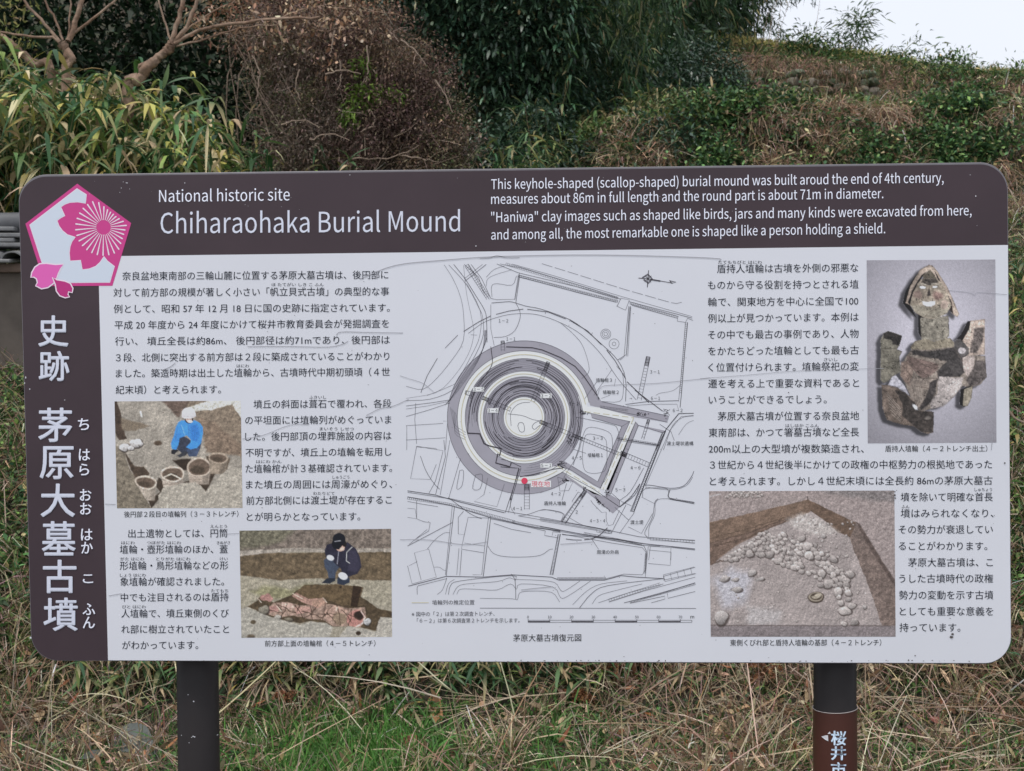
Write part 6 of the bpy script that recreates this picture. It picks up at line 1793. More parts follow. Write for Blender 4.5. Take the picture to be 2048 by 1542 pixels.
# ================================================================== TREES AND SHRUBS
def clump_crown(r, blobs, nclump, per, L, W, table, up=.1, csize=.28, droop=.3, m=M_leaf, prof=LEAF3, roll=.6, jit=.2, out=.7):
    """leaves in small clumps spread through the crown's volume. blobs: (centre, radii)"""
    vol = np.array([np.prod(b[1]) for b in blobs]); vol = vol ** .8; vol /= vol.sum()
    bi = r.choice(len(blobs), nclump, p=vol)
    C0 = np.array([b[0] for b in blobs])[bi]; Rr = np.array([b[1] for b in blobs])[bi]
    u = norm(r.normal(size=(nclump, 3))) * (U(r, .25, 1.0, nclump) ** .55)[:, None]
    cc = C0 + u * Rr
    lum = np.exp(r.normal(0, jit, nclump))
    idx = np.repeat(np.arange(nclump), per); n = len(idx)
    off = r.normal(0, csize / 2, (n, 3))
    P = cc[idx] + off
    outd = norm((cc - C0)[idx] + 1e-6)
    D = norm(r.normal(size=(n, 3)) * .9 + outd * out + norm(off + 1e-6) * .5 + np.array([0, 0, up]))
    c = pick(r, n, table) * lum[idx][:, None]
    return blades(P, D, U(r, L[0], L[1], n), U(r, W[0], W[1], n), c, U(r, 0, droop * 2, n), prof, roll=roll, rs=r)


def limbs(r, base, top, r0, nb, reach, rise=.5, n=6, wob=.15, twig=0.012):
    """trunk with tapering limbs -> V, quads"""
    base, top = np.array(base, float), np.array(top, float)
    ax = [base + (top - base) * t + r.normal(0, wob * .25, 3) * (t > 0) * [1, 1, .2] for t in np.linspace(0, 1, 6)]
    sp_ = smooth_path(ax, 3)
    parts = [tube(sp_, np.linspace(r0, r0 * .35, len(sp_)), 8, .08, 1)]
    Ln = np.linalg.norm(top - base)
    for i in range(nb):
        t = r.uniform(.25, 1); p = base + (top - base) * t
        a = r.uniform(0, 6.28); q = p + np.array([math.cos(a) * reach, math.sin(a) * reach, rise * reach]) * r.uniform(.5, 1.1)
        mid = (p + q) / 2 + r.normal(0, .12 * reach, 3)
        s_ = smooth_path([p, mid, q], 4)
        parts.append(tube(s_, np.linspace(r0 * .4 * (1.1 - t * .5), twig, len(s_)), n, .05, i))
    return join(parts)


def tree(name, label, cat, group, base, hgt, blobs, leafargs, r, m_leaf, m_bark=M_bark2, r0=.09, nb=12, reach=1.0):
    t = thing(name, label, cat, tuple(base), group)
    V, Q = limbs(r, base, np.array(base) + [r.normal(0, .2), r.normal(0, .2), hgt], r0, nb, reach)
    mesh('trunk', rel(V, base), Q, m_bark, t, smooth=True)
    V, Q, C = clump_crown(r, blobs, **leafargs)
    o = mesh('crown', rel(V, base), Q, m_leaf, t, col=C)
    o['kind'] = 'stuff'
    return t


def W3(px, py, d): return at(px, py, d)


# overgrown face of the terrace: bulging ivy, hollows, and curtains of dead grass between
r = RS(260)
bl = []
for k in range(120):
    px_ = r.uniform(1270, 2260); d_ = r.uniform(10.35, 11.1)
    if vnoise(np.array([px_ / 90.]), np.array([d_ * 2.0]), 19, 2, 1.)[0] < .42: continue
    g = gp(np.array([px_]), np.array([d_]))[0]
    s_ = r.uniform(.1, .24)
    bl.append((g + [0, -.05, s_ * .2], (s_ * 1.25, s_ * .8, s_ * .8)))
parts = [clump_crown(r, bl, 1900, 11, (.03, .06), (.02, .036), [(5, (.035, .08, .034)), (4, (.07, .14, .048)), (2.4, (.15, .23, .075)), (.8, (.36, .3, .16))], csize=.12, up=.2, jit=.45)]
stuff('ivy', M_leaf, parts, 'bulging dark ivy over the steep face of the terrace right of the grove', 'ivy')
parts = []
for k in range(46):
    px_ = r.choice([r.uniform(1480, 1570), r.uniform(1640, 1700), r.uniform(1740, 1830), r.uniform(1900, 2100), r.uniform(1150, 1330)]); d_ = r.uniform(10.4, 11.1)
    g = gp(np.full(150, px_), np.full(150, d_)) + r.normal(0, 1, (150, 3)) * [.09, .05, .04]
    parts.append(blades(g + [0, -.1, .05], dirs(r, 150, r.choice([-.7, -.4, .4]), .6, out=np.array([0, -.7, 0])), U(r, .07, .24, 150), U(r, .003, .008, 150), pick(r, 150, STRAW + [(3, (.36, .22, .14))], .3), U(r, 0, .6, 150), STK, rs=r))
# brown creeper mat over the upper slope
P, px, d, r = scat(26000, 1340, 2300, 16.9, 18.6, lambda px, d: np.clip(3 * (vnoise(px / 60., d * 2, 23, 3, 1.) - .36), .02, 1) * (1 - .8 * (px < 1800) * (d < 17.3)), 24)
n = len(P); P[:, 2] += np.abs(r.normal(0, .07, n))
parts.append(blades(P, dirs(r, n, .2, 1, out=np.array([0, -.5, 0])), U(r, .05, .2, n), U(r, .006, .013, n), pick(r, n, [(4, (.36, .24, .17)), (3, (.24, .16, .12)), (2, (.5, .38, .26)), (1.5, (.1, .07, .055))], .35), U(r, -.2, .9, n), STK, rs=r))
P, px, d, r = scat(16000, 1300, 2350, 19.2, 20.6, None, 25)
n = len(P)
parts.append(blades(P, dirs(r, n, 1.3, .7), U(r, .06, .16, n), U(r, .008, .014, n), pick(r, n, [(4, (.42, .36, .12)), (3, (.3, .3, .09)), (2, (.5, .38, .2)), (1, (.14, .17, .06))], .3), U(r, .1, .7, n), GR, rs=r))
stuff('hanging_straw', M_dry, parts, 'dead grass and brown creeper on the steep steps and crest of the mound', 'dry grass')
# dark leafy clumps on the upper slope
r = RS(262)
bl = []
for px_, d_, s_ in ((1600, 18.9, .26), (1650, 19.0, .24), (1740, 18.4, .2), (1790, 18.2, .26), (1890, 17.6, .32), (1905, 18.2, .26), (2035, 18.4, .26), (1380, 18.2, .4), (1970, 17.4, .16)):
    g = gp(np.array([float(px_)]), np.array([d_]))[0]
    bl.append((g + [0, 0, s_ * .3], (s_ * 1.3, s_, s_ * .75)))
stuff('bramble', M_leaf, [clump_crown(r, bl, 620, 13, (.05, .11), (.018, .034), [(5, (.04, .085, .03)), (3, (.08, .14, .04)), (1, (.18, .23, .07)), (.6, (.34, .28, .12))], csize=.2, up=.3, jit=.35)],
      'dark green leafy clumps on the upper slope under the crest', 'bramble')


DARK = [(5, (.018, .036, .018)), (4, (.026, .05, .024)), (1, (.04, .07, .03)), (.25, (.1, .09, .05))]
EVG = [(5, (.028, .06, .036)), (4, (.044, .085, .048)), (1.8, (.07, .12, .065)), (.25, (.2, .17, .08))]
# dark wood far back (behind everything on the left)
GN = 'dark evergreen trees at the back of the wood'
for i_, (px_, py_, d_, rx, rz, lab) in enumerate(((-620, 60, 14.0, 1.9, 2.0, 'dark evergreen just outside the left edge of the view'),
                                                   (-1150, 60, 15.0, 2.2, 2.2, 'dark evergreen farther outside the left edge of the view'),
                                                   (-170, 60, 13.5, 1.5, 1.9, 'dark evergreen at the far left edge behind the pollarded trees'),
                                                   (130, 20, 15, 1.6, 2.1, 'dark evergreen behind the left pollarded trunk'),
                                                   (420, 40, 16.5, 1.7, 2.2, 'dark evergreen seen past the long bare branch'),
                                                   (720, 60, 15.5, 1.7, 2.1, 'dark evergreen directly behind the brown shrub'),
                                                   (1010, 90, 17, 1.6, 2.1, 'dark evergreen between the brown shrub and the bamboo'),
                                                   (1215, 20, 17.5, 1.1, 1.7, 'dark evergreen behind the left half of the bamboo grove'),
                                                   (1345, -110, 20, .9, 1.2, 'dark evergreen crown behind the right half of the bamboo grove, sky below it'))):
    r = RS(100 + i_)
    c_ = W3(px_, py_, d_)
    b_ = np.array([c_[0], c_[1], float(H(c_[0], c_[1])) - .1])
    bl = [(c_, (rx, 1.0, rz)), (c_ + [rx * .5, 0, -rz * .6], (rx * .9, .9, rz * .7)), (c_ + [-rx * .6, .2, -rz * .5], (rx * .8, .9, rz * .7)), (c_ + [0, 0, rz * .6], (rx, .9, rz * .7))]
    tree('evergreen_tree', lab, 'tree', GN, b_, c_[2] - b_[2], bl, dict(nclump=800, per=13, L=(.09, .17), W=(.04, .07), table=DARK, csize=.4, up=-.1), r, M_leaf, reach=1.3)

# glossy broadleaf evergreen, px 850-1130
r = RS(120)
b_ = gp(np.array([1010.]), np.array([12.6]))[0]
bl = [(W3(960, 60, 12), (.85, .6, .75)), (W3(1060, 40, 12), (.6, .55, .8)), (W3(890, 10, 12.2), (.7, .5, .7)), (W3(1010, 180, 12), (.42, .4, .45)), (W3(940, 170, 12.3), (.4, .4, .5)),
      (W3(1000, -120, 12), (1.3, .7, .8)), (W3(1130, 110, 12.3), (.35, .4, .5)), (W3(830, -60, 12.2), (.7, .5, .6))]
tree('broadleaf_tree', 'dark glossy broadleaf evergreen above the middle of the sign', 'tree', None, b_, 2.2, bl,
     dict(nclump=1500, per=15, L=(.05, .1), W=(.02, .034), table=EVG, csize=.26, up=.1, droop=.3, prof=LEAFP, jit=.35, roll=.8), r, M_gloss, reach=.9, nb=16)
# low dark bushes under it
for i_, (px_, py_, d_, s_, lab) in enumerate(((1080, 285, 10.9, .34, 'dark rounded bush right of the brown shrub above the sign'), (985, 300, 10.6, .3, 'small dark bush touching the brown shrub above the sign'),
                                               (1330, 290, 10.8, .32, 'dark low bush at the foot of the small stone marker'),
                                               (1205, 190, 13.4, .5, 'dark bush under the hanging bamboo in the middle of the grove'), (1300, 175, 14.2, .55, 'dark bush under the bamboo left of the old stone wall'),
                                               (1385, 150, 16.2, .5, 'dark bush at the left end of the old stone wall'), (1130, 215, 12.4, .4, 'dark bush between the glossy tree and the bamboo culms'))):
    r = RS(130 + i_); c_ = W3(px_, py_, d_)
    b_ = np.array([c_[0], c_[1], float(H(c_[0], c_[1])) - .05])
    tree('bush', lab, 'bush', 'dark low bushes above the sign', b_, max(.15, c_[2] - b_[2]), [(c_, (s_ * 1.2, s_, s_)), (c_ + [s_ * .6, 0, -s_ * .5], (s_, s_, s_ * .7)), (c_ + [-s_ * .5, 0, -s_ * .5], (s_, s_, s_ * .7))],
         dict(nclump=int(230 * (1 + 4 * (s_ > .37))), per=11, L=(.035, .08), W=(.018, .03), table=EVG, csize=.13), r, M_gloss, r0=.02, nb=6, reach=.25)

# bamboo grove, px 1080-1530: culms with hanging sprays
BAM = [(6, (.024, .055, .024)), (4, (.042, .085, .032)), (1.2, (.1, .14, .05)), (.5, (.28, .24, .11))]
GB = 'bamboos of the grove right of the dark evergreen'
bam = [(1095, 300, -40, 12.6, .50, 'bamboo standing against the glossy evergreen'), (1170, 215, -80, 13.4, .55, 'bamboo second from the glossy evergreen, yellow green'),
       (1235, 230, -60, 13.0, .50, 'bamboo in the middle of the grove with low hanging sprays'), (1290, 190, -120, 14.5, .55, 'bamboo right of the middle of the grove'),
       (1345, 175, -150, 18.6, .8, 'bamboo behind the left end of the old stone wall'), (1420, 130, -190, 20.6, .9, 'bamboo whose sprays hang before the sky'),
       (1500, 100, -230, 20.8, .75, 'rightmost bamboo, its drooping tip against the bright sky')]
for i_, (px_, pyb, pyt, d_, sp_w, lab) in enumerate(bam):
    r = RS(150 + i_)
    base = gp(np.array([float(px_)]), np.array([d_]))[0]
    t = thing('bamboo', lab, 'bamboo', tuple(base), GB)
    topz = W3(px_, pyt, d_)[2]
    leafc, culms = [], []
    cen = []
    for k in range(5):
        b0 = base + np.array([r.normal(0, .14), r.normal(0, .14), -.05])
        tp = np.array([b0[0] + r.normal(0, .35), b0[1] + r.normal(-.1, .2), topz * r.uniform(.9, 1.05)])
        path_ = smooth_path([b0, b0 * .5 + tp * .5 + [r.normal(0, .08), 0, 0], tp], 5)
        V, Q = tube(path_, np.linspace(.016, .006, len(path_)), 6)
        culms.append(mesh('culm', rel(V, base), Q, M_culm, t, smooth=True))
        cen.append(path_)
    # hanging sprays: arcs that leave the culms and droop, leaves along them
    nsp = 260 if i_ > 3 else 130
    S, Dr, per = [], [], 26
    for k in range(nsp):
        pth = cen[k % 5]
        q0 = pth[r.randint(1, len(pth))]
        a = r.uniform(0, 6.28); rr = sp_w * r.uniform(.35, 1.25)
        q1 = q0 + np.array([math.cos(a) * rr * .6, math.sin(a) * rr * .45, .18 * r.rand()]); q2 = q0 + np.array([math.cos(a) * rr, math.sin(a) * rr * .7, -r.uniform(.1, .5)])
        tt = r.uniform(.15, 1, per)[:, None]
        S.append(q0 * (1 - tt) ** 2 + 2 * q1 * tt * (1 - tt) + q2 * tt ** 2 + r.normal(0, .035, (per, 3)))
        Dr.append(norm((q2 - q1)[None] * .6 + r.normal(0, .24, (per, 3)) + [0, 0, -.08]))
    S = np.vstack(S); Dr = np.vstack(Dr)
    lum = np.repeat(np.exp(r.normal(0, .25, nsp)), per)[:, None]
    zmin = W3(px_, [300, 235, 240, 190, 135, 72, 78][i_], d_)[2] + .25 * (vnoise(S[:, 0] * 2, S[:, 1] * 0, 6, 3, 1.) - .5)
    k_ = S[:, 2] > zmin
    S, Dr, lum = S[k_], Dr[k_], lum[k_]; n = len(S)
    tb = BAM if i_ not in (1,) else [(3, (.09, .14, .04)), (3, (.06, .1, .035)), (1, (.2, .2, .08))]
    V, Q, C = blades(S, Dr, U(r, .08, .17, n), U(r, .015, .026, n), pick(r, n, tb) * lum, U(r, 0, .5, n), LEAF3, roll=.3, rs=r)
    o = mesh('foliage', rel(V, base), Q, M_leaf, t, col=C); o['kind'] = 'stuff'

# brown half-dead shrub, px 470-950
r = RS(170)
b_ = gp(np.array([700.]), np.array([9.6]))[0]
t = thing('brown_shrub', 'large brown half dead shrub above the sign title with small withered leaves', 'shrub', tuple(b_))
bl = [(W3(640, 110, 9.4), (.5, .42, .42)), (W3(740, 120, 9.3), (.5, .42, .40)), (W3(570, 200, 9.4), (.32, .4, .36)), (W3(700, 240, 9.2), (.62, .45, .42)), (W3(830, 250, 9.2), (.36, .36, .36)),
      (W3(880, 310, 9.1), (.26, .32, .24)), (W3(800, 170, 9.3), (.3, .35, .34)), (W3(780, 330, 9.1), (.5, .4, .3)), (W3(590, 300, 9.3), (.4, .4, .3)), (W3(540, 60, 9.5), (.3, .35, .28))]
# many small tufts with hollows between them, each of its own shade: purplish, olive, tan, grey
shades = [[(5, (.19, .125, .105)), (3, (.13, .085, .075)), (1, (.3, .22, .16))], [(4, (.26, .18, .12)), (3, (.2, .13, .09)), (2, (.36, .27, .18))],
          [(4, (.14, .15, .075)), (3, (.2, .17, .1)), (1, (.09, .12, .045))], [(4, (.22, .17, .14)), (3, (.3, .24, .19)), (1, (.12, .1, .08))]]
tufts = []
for k in range(150):
    bc, br = bl[r.choice(len(bl), p=np.array([.14, .14, .1, .16, .1, .06, .08, .1, .07, .05]))]
    u_ = norm(r.normal(size=3)); u_[1] = -abs(u_[1]) * r.choice([1, 1, -.6])
    tufts.append((bc + u_ * br * r.uniform(.45, 1.05), r.uniform(.08, .19)))
Vs, Qs, Cs, n0 = [], [], [], 0
for k, (tc_, tr_) in enumerate(tufts):
    z_k = vnoise(np.array([tc_[0] * 2.2]), np.array([tc_[2] * 2.2]), 15, 2, 1.)[0]
    sh_ = shades[int(np.clip((z_k - .3) * 10 + r.normal(0, .6), 0, 3.9))]
    V, Q, C = clump_crown(r, [(tc_, (tr_, tr_ * .8, tr_ * .85))], 9, int(300 * (tr_ / .13) ** 1.6 / 9), (.014, .034), (.008, .017), [(w_, tuple(np.array(c__) * .72)) for w_, c__ in sh_], csize=tr_ * .75, up=.1, jit=.25)
    Vs.append(V); Qs.append(Q + n0); Cs.append(C); n0 += len(V)
V, Q, C = clump_crown(r, bl, 420, 26, (.014, .036), (.009, .018), [(5, (.13, .09, .075)), (3, (.17, .12, .09))], csize=.2, up=.1, jit=.4)
Vs.append(V); Qs.append(Q + n0); Cs.append(C)
V, Q, C = np.vstack(Vs), np.vstack(Qs), np.vstack(Cs)
o = mesh('foliage', rel(V, b_), Q, M_dry, t, col=C); o['kind'] = 'stuff'
tw = []
for i_ in range(210):
    bc, br = bl[r.randint(len(bl))]
    q2 = bc + norm(r.normal(size=3)) * br * r.uniform(.7, 1.12)
    q0 = b_ + [r.normal(0, .12), r.normal(0, .1), 0]
    q1 = (q0 + q2) / 2 + r.normal(0, .12, 3)
    s_ = smooth_path([q0, q1, q2], 4)
    tw.append(tube(s_, np.linspace(.009, .0022, len(s_)), 4, 0, i_))
for i_, pts in enumerate(([(700, 318), (790, 312), (840, 290)], [(800, 310), (850, 318), (880, 325)], [(720, 265), (745, 250), (750, 235), (740, 220)], [(668, 60), (664, 90), (660, 110)], [(735, 90), (736, 130), (732, 165)], [(680, 120), (682, 150), (676, 178)],
                           [(560, 250), (600, 240), (640, 255)], [(870, 160), (890, 190), (905, 225)], [(600, 140), (590, 170), (600, 200)], [(800, 80), (830, 100), (850, 130)], [(620, 280), (660, 268), (700, 280)], [(505, 110), (520, 150), (512, 200)], [(650, 150), (690, 140), (720, 150)])):
    s_ = smooth_path([W3(x_, y_, 8.82) for x_, y_ in pts], 5)
    tw.append(tube(s_ + r.normal(0, .004, s_.shape), np.linspace(.0065, .003, len(s_)), 5, 0, i_))
V, Q = join(tw)
mesh('branches', rel(V, b_), Q, M_twig, t)['kind'] = 'stuff'
n = 5000
bi = r.randint(0, len(bl), n); C0 = np.array([b[0] for b in bl])[bi]; Rr = np.array([b[1] for b in bl])[bi]
P = C0 + norm(r.normal(size=(n, 3))) * Rr * U(r, .4, 1, n)[:, None]
V, Q, C = blades(P, dirs(r, n, .5, 1), U(r, .06, .22, n), U(r, .002, .004, n), pick(r, n, [(3, (.26, .2, .16)), (2, (.38, .3, .24)), (1, (.12, .08, .07))]), U(r, -.3, .4, n), STK, rs=r)
mesh('twigs', rel(V, b_), Q, M_dry, t, col=C)['kind'] = 'stuff'
# fresh green shoot inside it
gc = [(W3(730, 195, 8.95), (.13, .05, .07)), (W3(790, 190, 8.95), (.07, .05, .05)), (W3(722, 128, 8.95), (.04, .04, .06)), (W3(700, 225, 8.95), (.05, .04, .07))]
V, Q, C = clump_crown(r, gc, 60, 12, (.03, .055), (.012, .02), [(3, (.12, .2, .035)), (2, (.17, .26, .05)), (1, (.08, .13, .03))], csize=.07, up=-.1)
o = mesh('green_shoot', rel(V, b_), Q, M_leaf, t, col=C); o['kind'] = 'stuff'; o['label'] = 'fresh yellow green leaves in the middle of the brown shrub'


# pollarded trees with brown knobby trunks
def limb_tree(label, base_px, d, limbs_, leaves=None, seed=0):
    r = RS(seed)
    base = W3(*base_px, d)
    g = np.array([base[0], base[1], float(H(base[0], base[1])) - .1])
    t = thing('pollarded_tree', label, 'tree', tuple(g), 'knobby pollarded trees at the upper left')
    first = True
    for (pts, w0, w1) in limbs_:
        P = [W3(q_[0], q_[1], d + (q_[2] if len(q_) > 2 else 0)) for q_ in pts]
        if first: P = [g] + P
        s_ = smooth_path(P, 7 if first else 4)
        s_ = s_ + r.normal(0, .004, s_.shape)
        rad = np.interp(np.linspace(0, 1, len(s_)), [0, 1], [w0, w1]) / 2 / 2500 * d * (.7 if first else .7)
        if first: rad = rad * (1 + .3 * np.sin(np.linspace(0, 9, len(s_))) ** 2)
        V, Q = tube(s_, rad, 14 if first else 7, .16 if first else .05, seed)
        mesh('trunk' if first else 'branch', rel(V, g), Q, M_bark, t, smooth=True)
        first = False
    if leaves:
        S, n_, tab, L_, W_ = leaves
        P = np.vstack([W3(x_, y_, d - .05) + r.normal(0, s_, (n_, 3)) for x_, y_, s_ in S]); nn = len(P)
        V, Q, C = blades(P, dirs(r, nn, -.4, 1), U(r, *L_, nn), U(r, *W_, nn), pick(r, nn, tab), U(r, -.6, .8, nn), LEAFP, rs=r)
        mesh('dry_leaves', rel(V, g), Q, M_dry, t, col=C)['kind'] = 'stuff'
    return t


limb_tree('knobby pollarded tree with five thin shoots near the left edge', (135, 200), 9.0,
          [([(132, 175), (142, 125), (130, 98), (124, 85)], 26, 22), ([(124, 90), (105, 75), (60, 72), (0, 66), (-60, 60)], 9, 5), ([(120, 84), (90, 50), (48, 0), (20, -40)], 10, 6),
           ([(126, 80), (110, 40), (88, 0), (80, -30)], 7, 5), ([(136, 84), (150, 45), (165, 0), (172, -60)], 17, 12), ([(138, 75), (175, 45), (225, 5), (260, -30)], 9, 5), ([(136, 80), (140, 30), (142, 0), (148, -30)], 6, 4)], seed=1)
limb_tree('leaning pollarded tree whose long bare branch reaches right over the brown shrub', (252, 215), 9.0,
          [([(256, 195), (278, 165), (292, 138), (318, 115), (338, 98), (344, 84)], 28, 20), ([(342, 95), (352, 50), (368, 0), (376, -40)], 15, 11), ([(345, 90), (372, 55), (395, 0), (405, -40)], 13, 8),
           ([(348, 88), (400, 62), (470, 46, -.12), (560, 38, -.2), (640, 34, -.25)], 12, 7), ([(352, 92), (410, 78), (480, 56), (560, 48)], 7, 3), ([(345, 84), (400, 40), (460, 5), (520, -20)], 7, 3),
           ([(340, 80), (328, 40), (316, 0), (312, -30)], 6, 4), ([(286, 150), (280, 132), (300, 122), (316, 118)], 12, 6), ([(415, 74), (428, 90), (438, 96)], 4, 2), ([(560, 38), (600, 20), (660, 14), (760, 24), (820, 34)], 4, 2),
           ([(600, 36), (640, 60), (700, 54), (730, 58)], 3, 1.5), ([(540, 40), (580, 66), (560, 100)], 3, 1.5)],
          ([(590, 20, .13), (620, 50, .12), (700, 60, .1), (560, 60, .1), (500, 40, .12), (730, 75, .08), (640, 20, .1), (680, 30, .1), (400, 45, .05), (650, 120, .06)], 42,
           [(4, (.52, .37, .25)), (3, (.36, .22, .14)), (1.5, (.6, .48, .36)), (1.5, (.2, .11, .07))], (.02, .05), (.012, .028)), seed=2)
limb_tree('fallen looking low trunk slanting up to the left edge', (115, 175), 9.3,
          [([(104, 158), (70, 130), (30, 95), (-10, 60), (-40, 30)], 20, 14), ([(150, 158), (120, 148), (80, 125), (40, 105), (10, 80)], 7, 4)],
          ([(10, 30, .14), (20, 60, .12), (-10, 10, .14), (35, 80, .08)], 60, [(3, (.2, .2, .07)), (2, (.12, .14, .05)), (1, (.3, .24, .12))], (.03, .06), (.01, .02)), seed=3)
# more reddish dry leaves hanging behind the branches
r = RS(190)
b_ = gp(np.array([520.]), np.array([10.2]))[0]
V, Q, C = clump_crown(r, [(W3(500, 30, 10), (.5, .3, .25)), (W3(600, 0, 10), (.6, .3, .3)), (W3(720, 20, 10), (.4, .3, .25))], 220, 16, (.025, .05), (.014, .026), [(3, (.2, .1, .065)), (3, (.3, .19, .12)), (1, (.42, .31, .21))], csize=.13)
t = thing('withered_vine', 'withered russet vine hanging behind the long bare branch', 'vine', tuple(b_))
o = mesh('leaves', rel(V, b_), Q, M_dry, t, col=C); o['kind'] = 'stuff'
V, Q = join([tube(smooth_path([b_ + [r.normal(0, .3), 0, 0], W3(r.uniform(450, 720), 150, 10.1), W3(r.uniform(430, 780), r.uniform(-30, 50), 10)], 4), .006, 4) for _ in range(9)])
mesh('stem', rel(V, b_), Q, M_twig, t)['kind'] = 'stuff'


# ================================================================== SINGLE PLANTS WITH THEIR OWN LEAVES
def leaf_mesh(name, m, fold=.18, bend=.28):
    ts = [0, .12, .3, .5, .72, .9, 1.0]; ws = [.02, .09, .14, .15, .11, .05, .003]
    V = []
    for t_, w_ in zip(ts, ws):
        z_ = -bend * t_ * t_
        V += [(-w_ / 2, t_, z_ + fold * w_), (0, t_, z_), (w_ / 2, t_, z_ + fold * w_)]
    Q = [(3 * i + j, 3 * i + j + 1, 3 * i + j + 4, 3 * i + j + 3) for i in range(len(ts) - 1) for j in (0, 1)]
    me = bpy.data.meshes.new(name)
    me.from_pydata(V, [], Q); me.materials.append(m)
    me.polygons.foreach_set('use_smooth', np.ones(len(me.polygons), bool))
    return me


LM = [leaf_mesh('leaf', mat('green_sasa_leaf', (.06, .12, .045), .45, noise=.25, nscale=3, transl=.2)), leaf_mesh('leaf', mat('pale_green_sasa_leaf', (.13, .2, .07), .45, noise=.25, nscale=3, transl=.2), bend=.15),
      leaf_mesh('leaf', mat('yellow_sasa_leaf', (.4, .31, .09), .5, noise=.3, nscale=3, transl=.2), bend=.35), leaf_mesh('leaf', mat('tan_sasa_leaf', (.5, .38, .23), .7, noise=.25, nscale=3, transl=.15), bend=.5, fold=.4)]


def orient(o, p, d_, up=(0, 0, 1), L=.15, wk=1.0):
    y = Vector(d_).normalized(); x = y.cross(Vector(up))
    if x.length < 1e-4: x = Vector((1, 0, 0))
    x.normalize(); z = x.cross(y)
    o.matrix_local = Matrix(((x.x * L * wk, y.x * L, z.x * L, p[0]), (x.y * L * wk, y.y * L, z.y * L, p[1]), (x.z * L * wk, y.z * L, z.z * L, p[2]), (0, 0, 0, 1)))


def sprig(px, py, d, hgt, nl, L, label, seed, mix=(5, 3, 1, 1), group='single bamboo grass plants', leafs=None):
    r = RS(seed)
    if py > 1300:      # on the little bank: stands off its face
        hgt = .1; d = float(hitd(px, py)) - .09; L = L * .85
    top = W3(px, py, d)
    base = top - np.array([r.normal(0, .06), -.03, hgt])
    if hgt < .2: base = top + [r.normal(0, .02), .07, -.05]
    base[2] = float(H(base[0], base[1])) - .02
    t = thing('bamboo_grass_plant', label, 'plant', tuple(base), group)
    s_ = smooth_path([base, (base + top) / 2 + r.normal(0, .02, 3), top], 5)
    V, Q = tube(s_, np.linspace(.0035, .0018, len(s_)), 6)
    mesh('stem', rel(V, base), Q, M_culm, t, smooth=True)
    mix = np.array(mix, float) / sum(mix)
    for k in range(nl):
        o = bpy.data.objects.new('leaf', LM[r.choice(4, p=mix)])
        sc.collection.objects.link(o); o.parent = t
        u = r.uniform(.0, .35) if k > 2 else 0
        p_ = top * (1 - u) + base * u - base
        if leafs and k < len(leafs):
            (x0, y0), (x1, y1) = leafs[k]
            a_, b_ = W3(x0, y0, d), W3(x1, y1, d - r.uniform(0, .06))
            o.data = LM[[1, 0, 2, 1, 0, 3, 0, 1, 2][k % 9]]
            orient(o, a_ - base, b_ - a_, (r.normal(0, .3), -.6, .8), np.linalg.norm(b_ - a_), 1.15)
            continue
        a = r.uniform(0, 6.28); e = r.normal(.15, .5)
        orient(o, p_, (math.cos(a) * math.cos(e), math.sin(a) * math.cos(e) - .4, math.sin(e)), (r.normal(0, .3), -.3, 1), L * r.uniform(.7, 1.15), r.uniform(.8, 1.2))
    return t


z_ = lambda x, y: (x / 2.926, y / 2.926)
sprig(325, 200, 7.9, 1.0, 9, .15, 'bamboo grass plant with yellow tipped leaves standing before the dark gap', 1,
      leafs=[(z_(955, 520), z_(992, 372)), (z_(975, 495), z_(1128, 412)), (z_(955, 530), z_(838, 500)), (z_(948, 535), z_(936, 662)), (z_(1070, 635), z_(1208, 538)), (z_(1065, 645), z_(962, 715)), (z_(1060, 650), z_(1003, 782)), (z_(930, 605), z_(862, 572)), (z_(835, 600), z_(690, 592))])
spl = [(60, 235, 7.9, .16, 'the bamboo grass plant with drooping tan leaves beside the left edge'), (20, 170, 8.2, .17, 'green bamboo grass plant at the very left edge above the tiles'),
       (110, 285, 7.8, .15, 'yellowing bamboo grass plant above the pink emblem'), (180, 240, 8.0, .15, 'bamboo grass plant under the left pollarded trunk'), (185, 320, 7.7, .15, 'bamboo grass plant touching the sign top over the emblem'),
       (250, 285, 7.9, .14, 'bamboo grass plant left of the dark gap, leaves fanned flat'), (420, 280, 8.3, .15, 'dark green bamboo grass plant right of the dark gap'), (350, 300, 7.8, .14, 'bamboo grass plant with an upright tan leaf over the title'),
       (480, 320, 8.2, .13, 'low bamboo grass plant at the foot of the brown shrub'), (700, 318, 8.2, .14, 'fan shaped bamboo grass plant below the brown shrub')]
for i_, (px_, py_, d_, L_, lab) in enumerate(spl):
    sprig(px_, py_, d_, .9, 10, L_, lab, 10 + i_, (4, 3, 2, 2) if px_ < 300 else (6, 2, 1, 1))
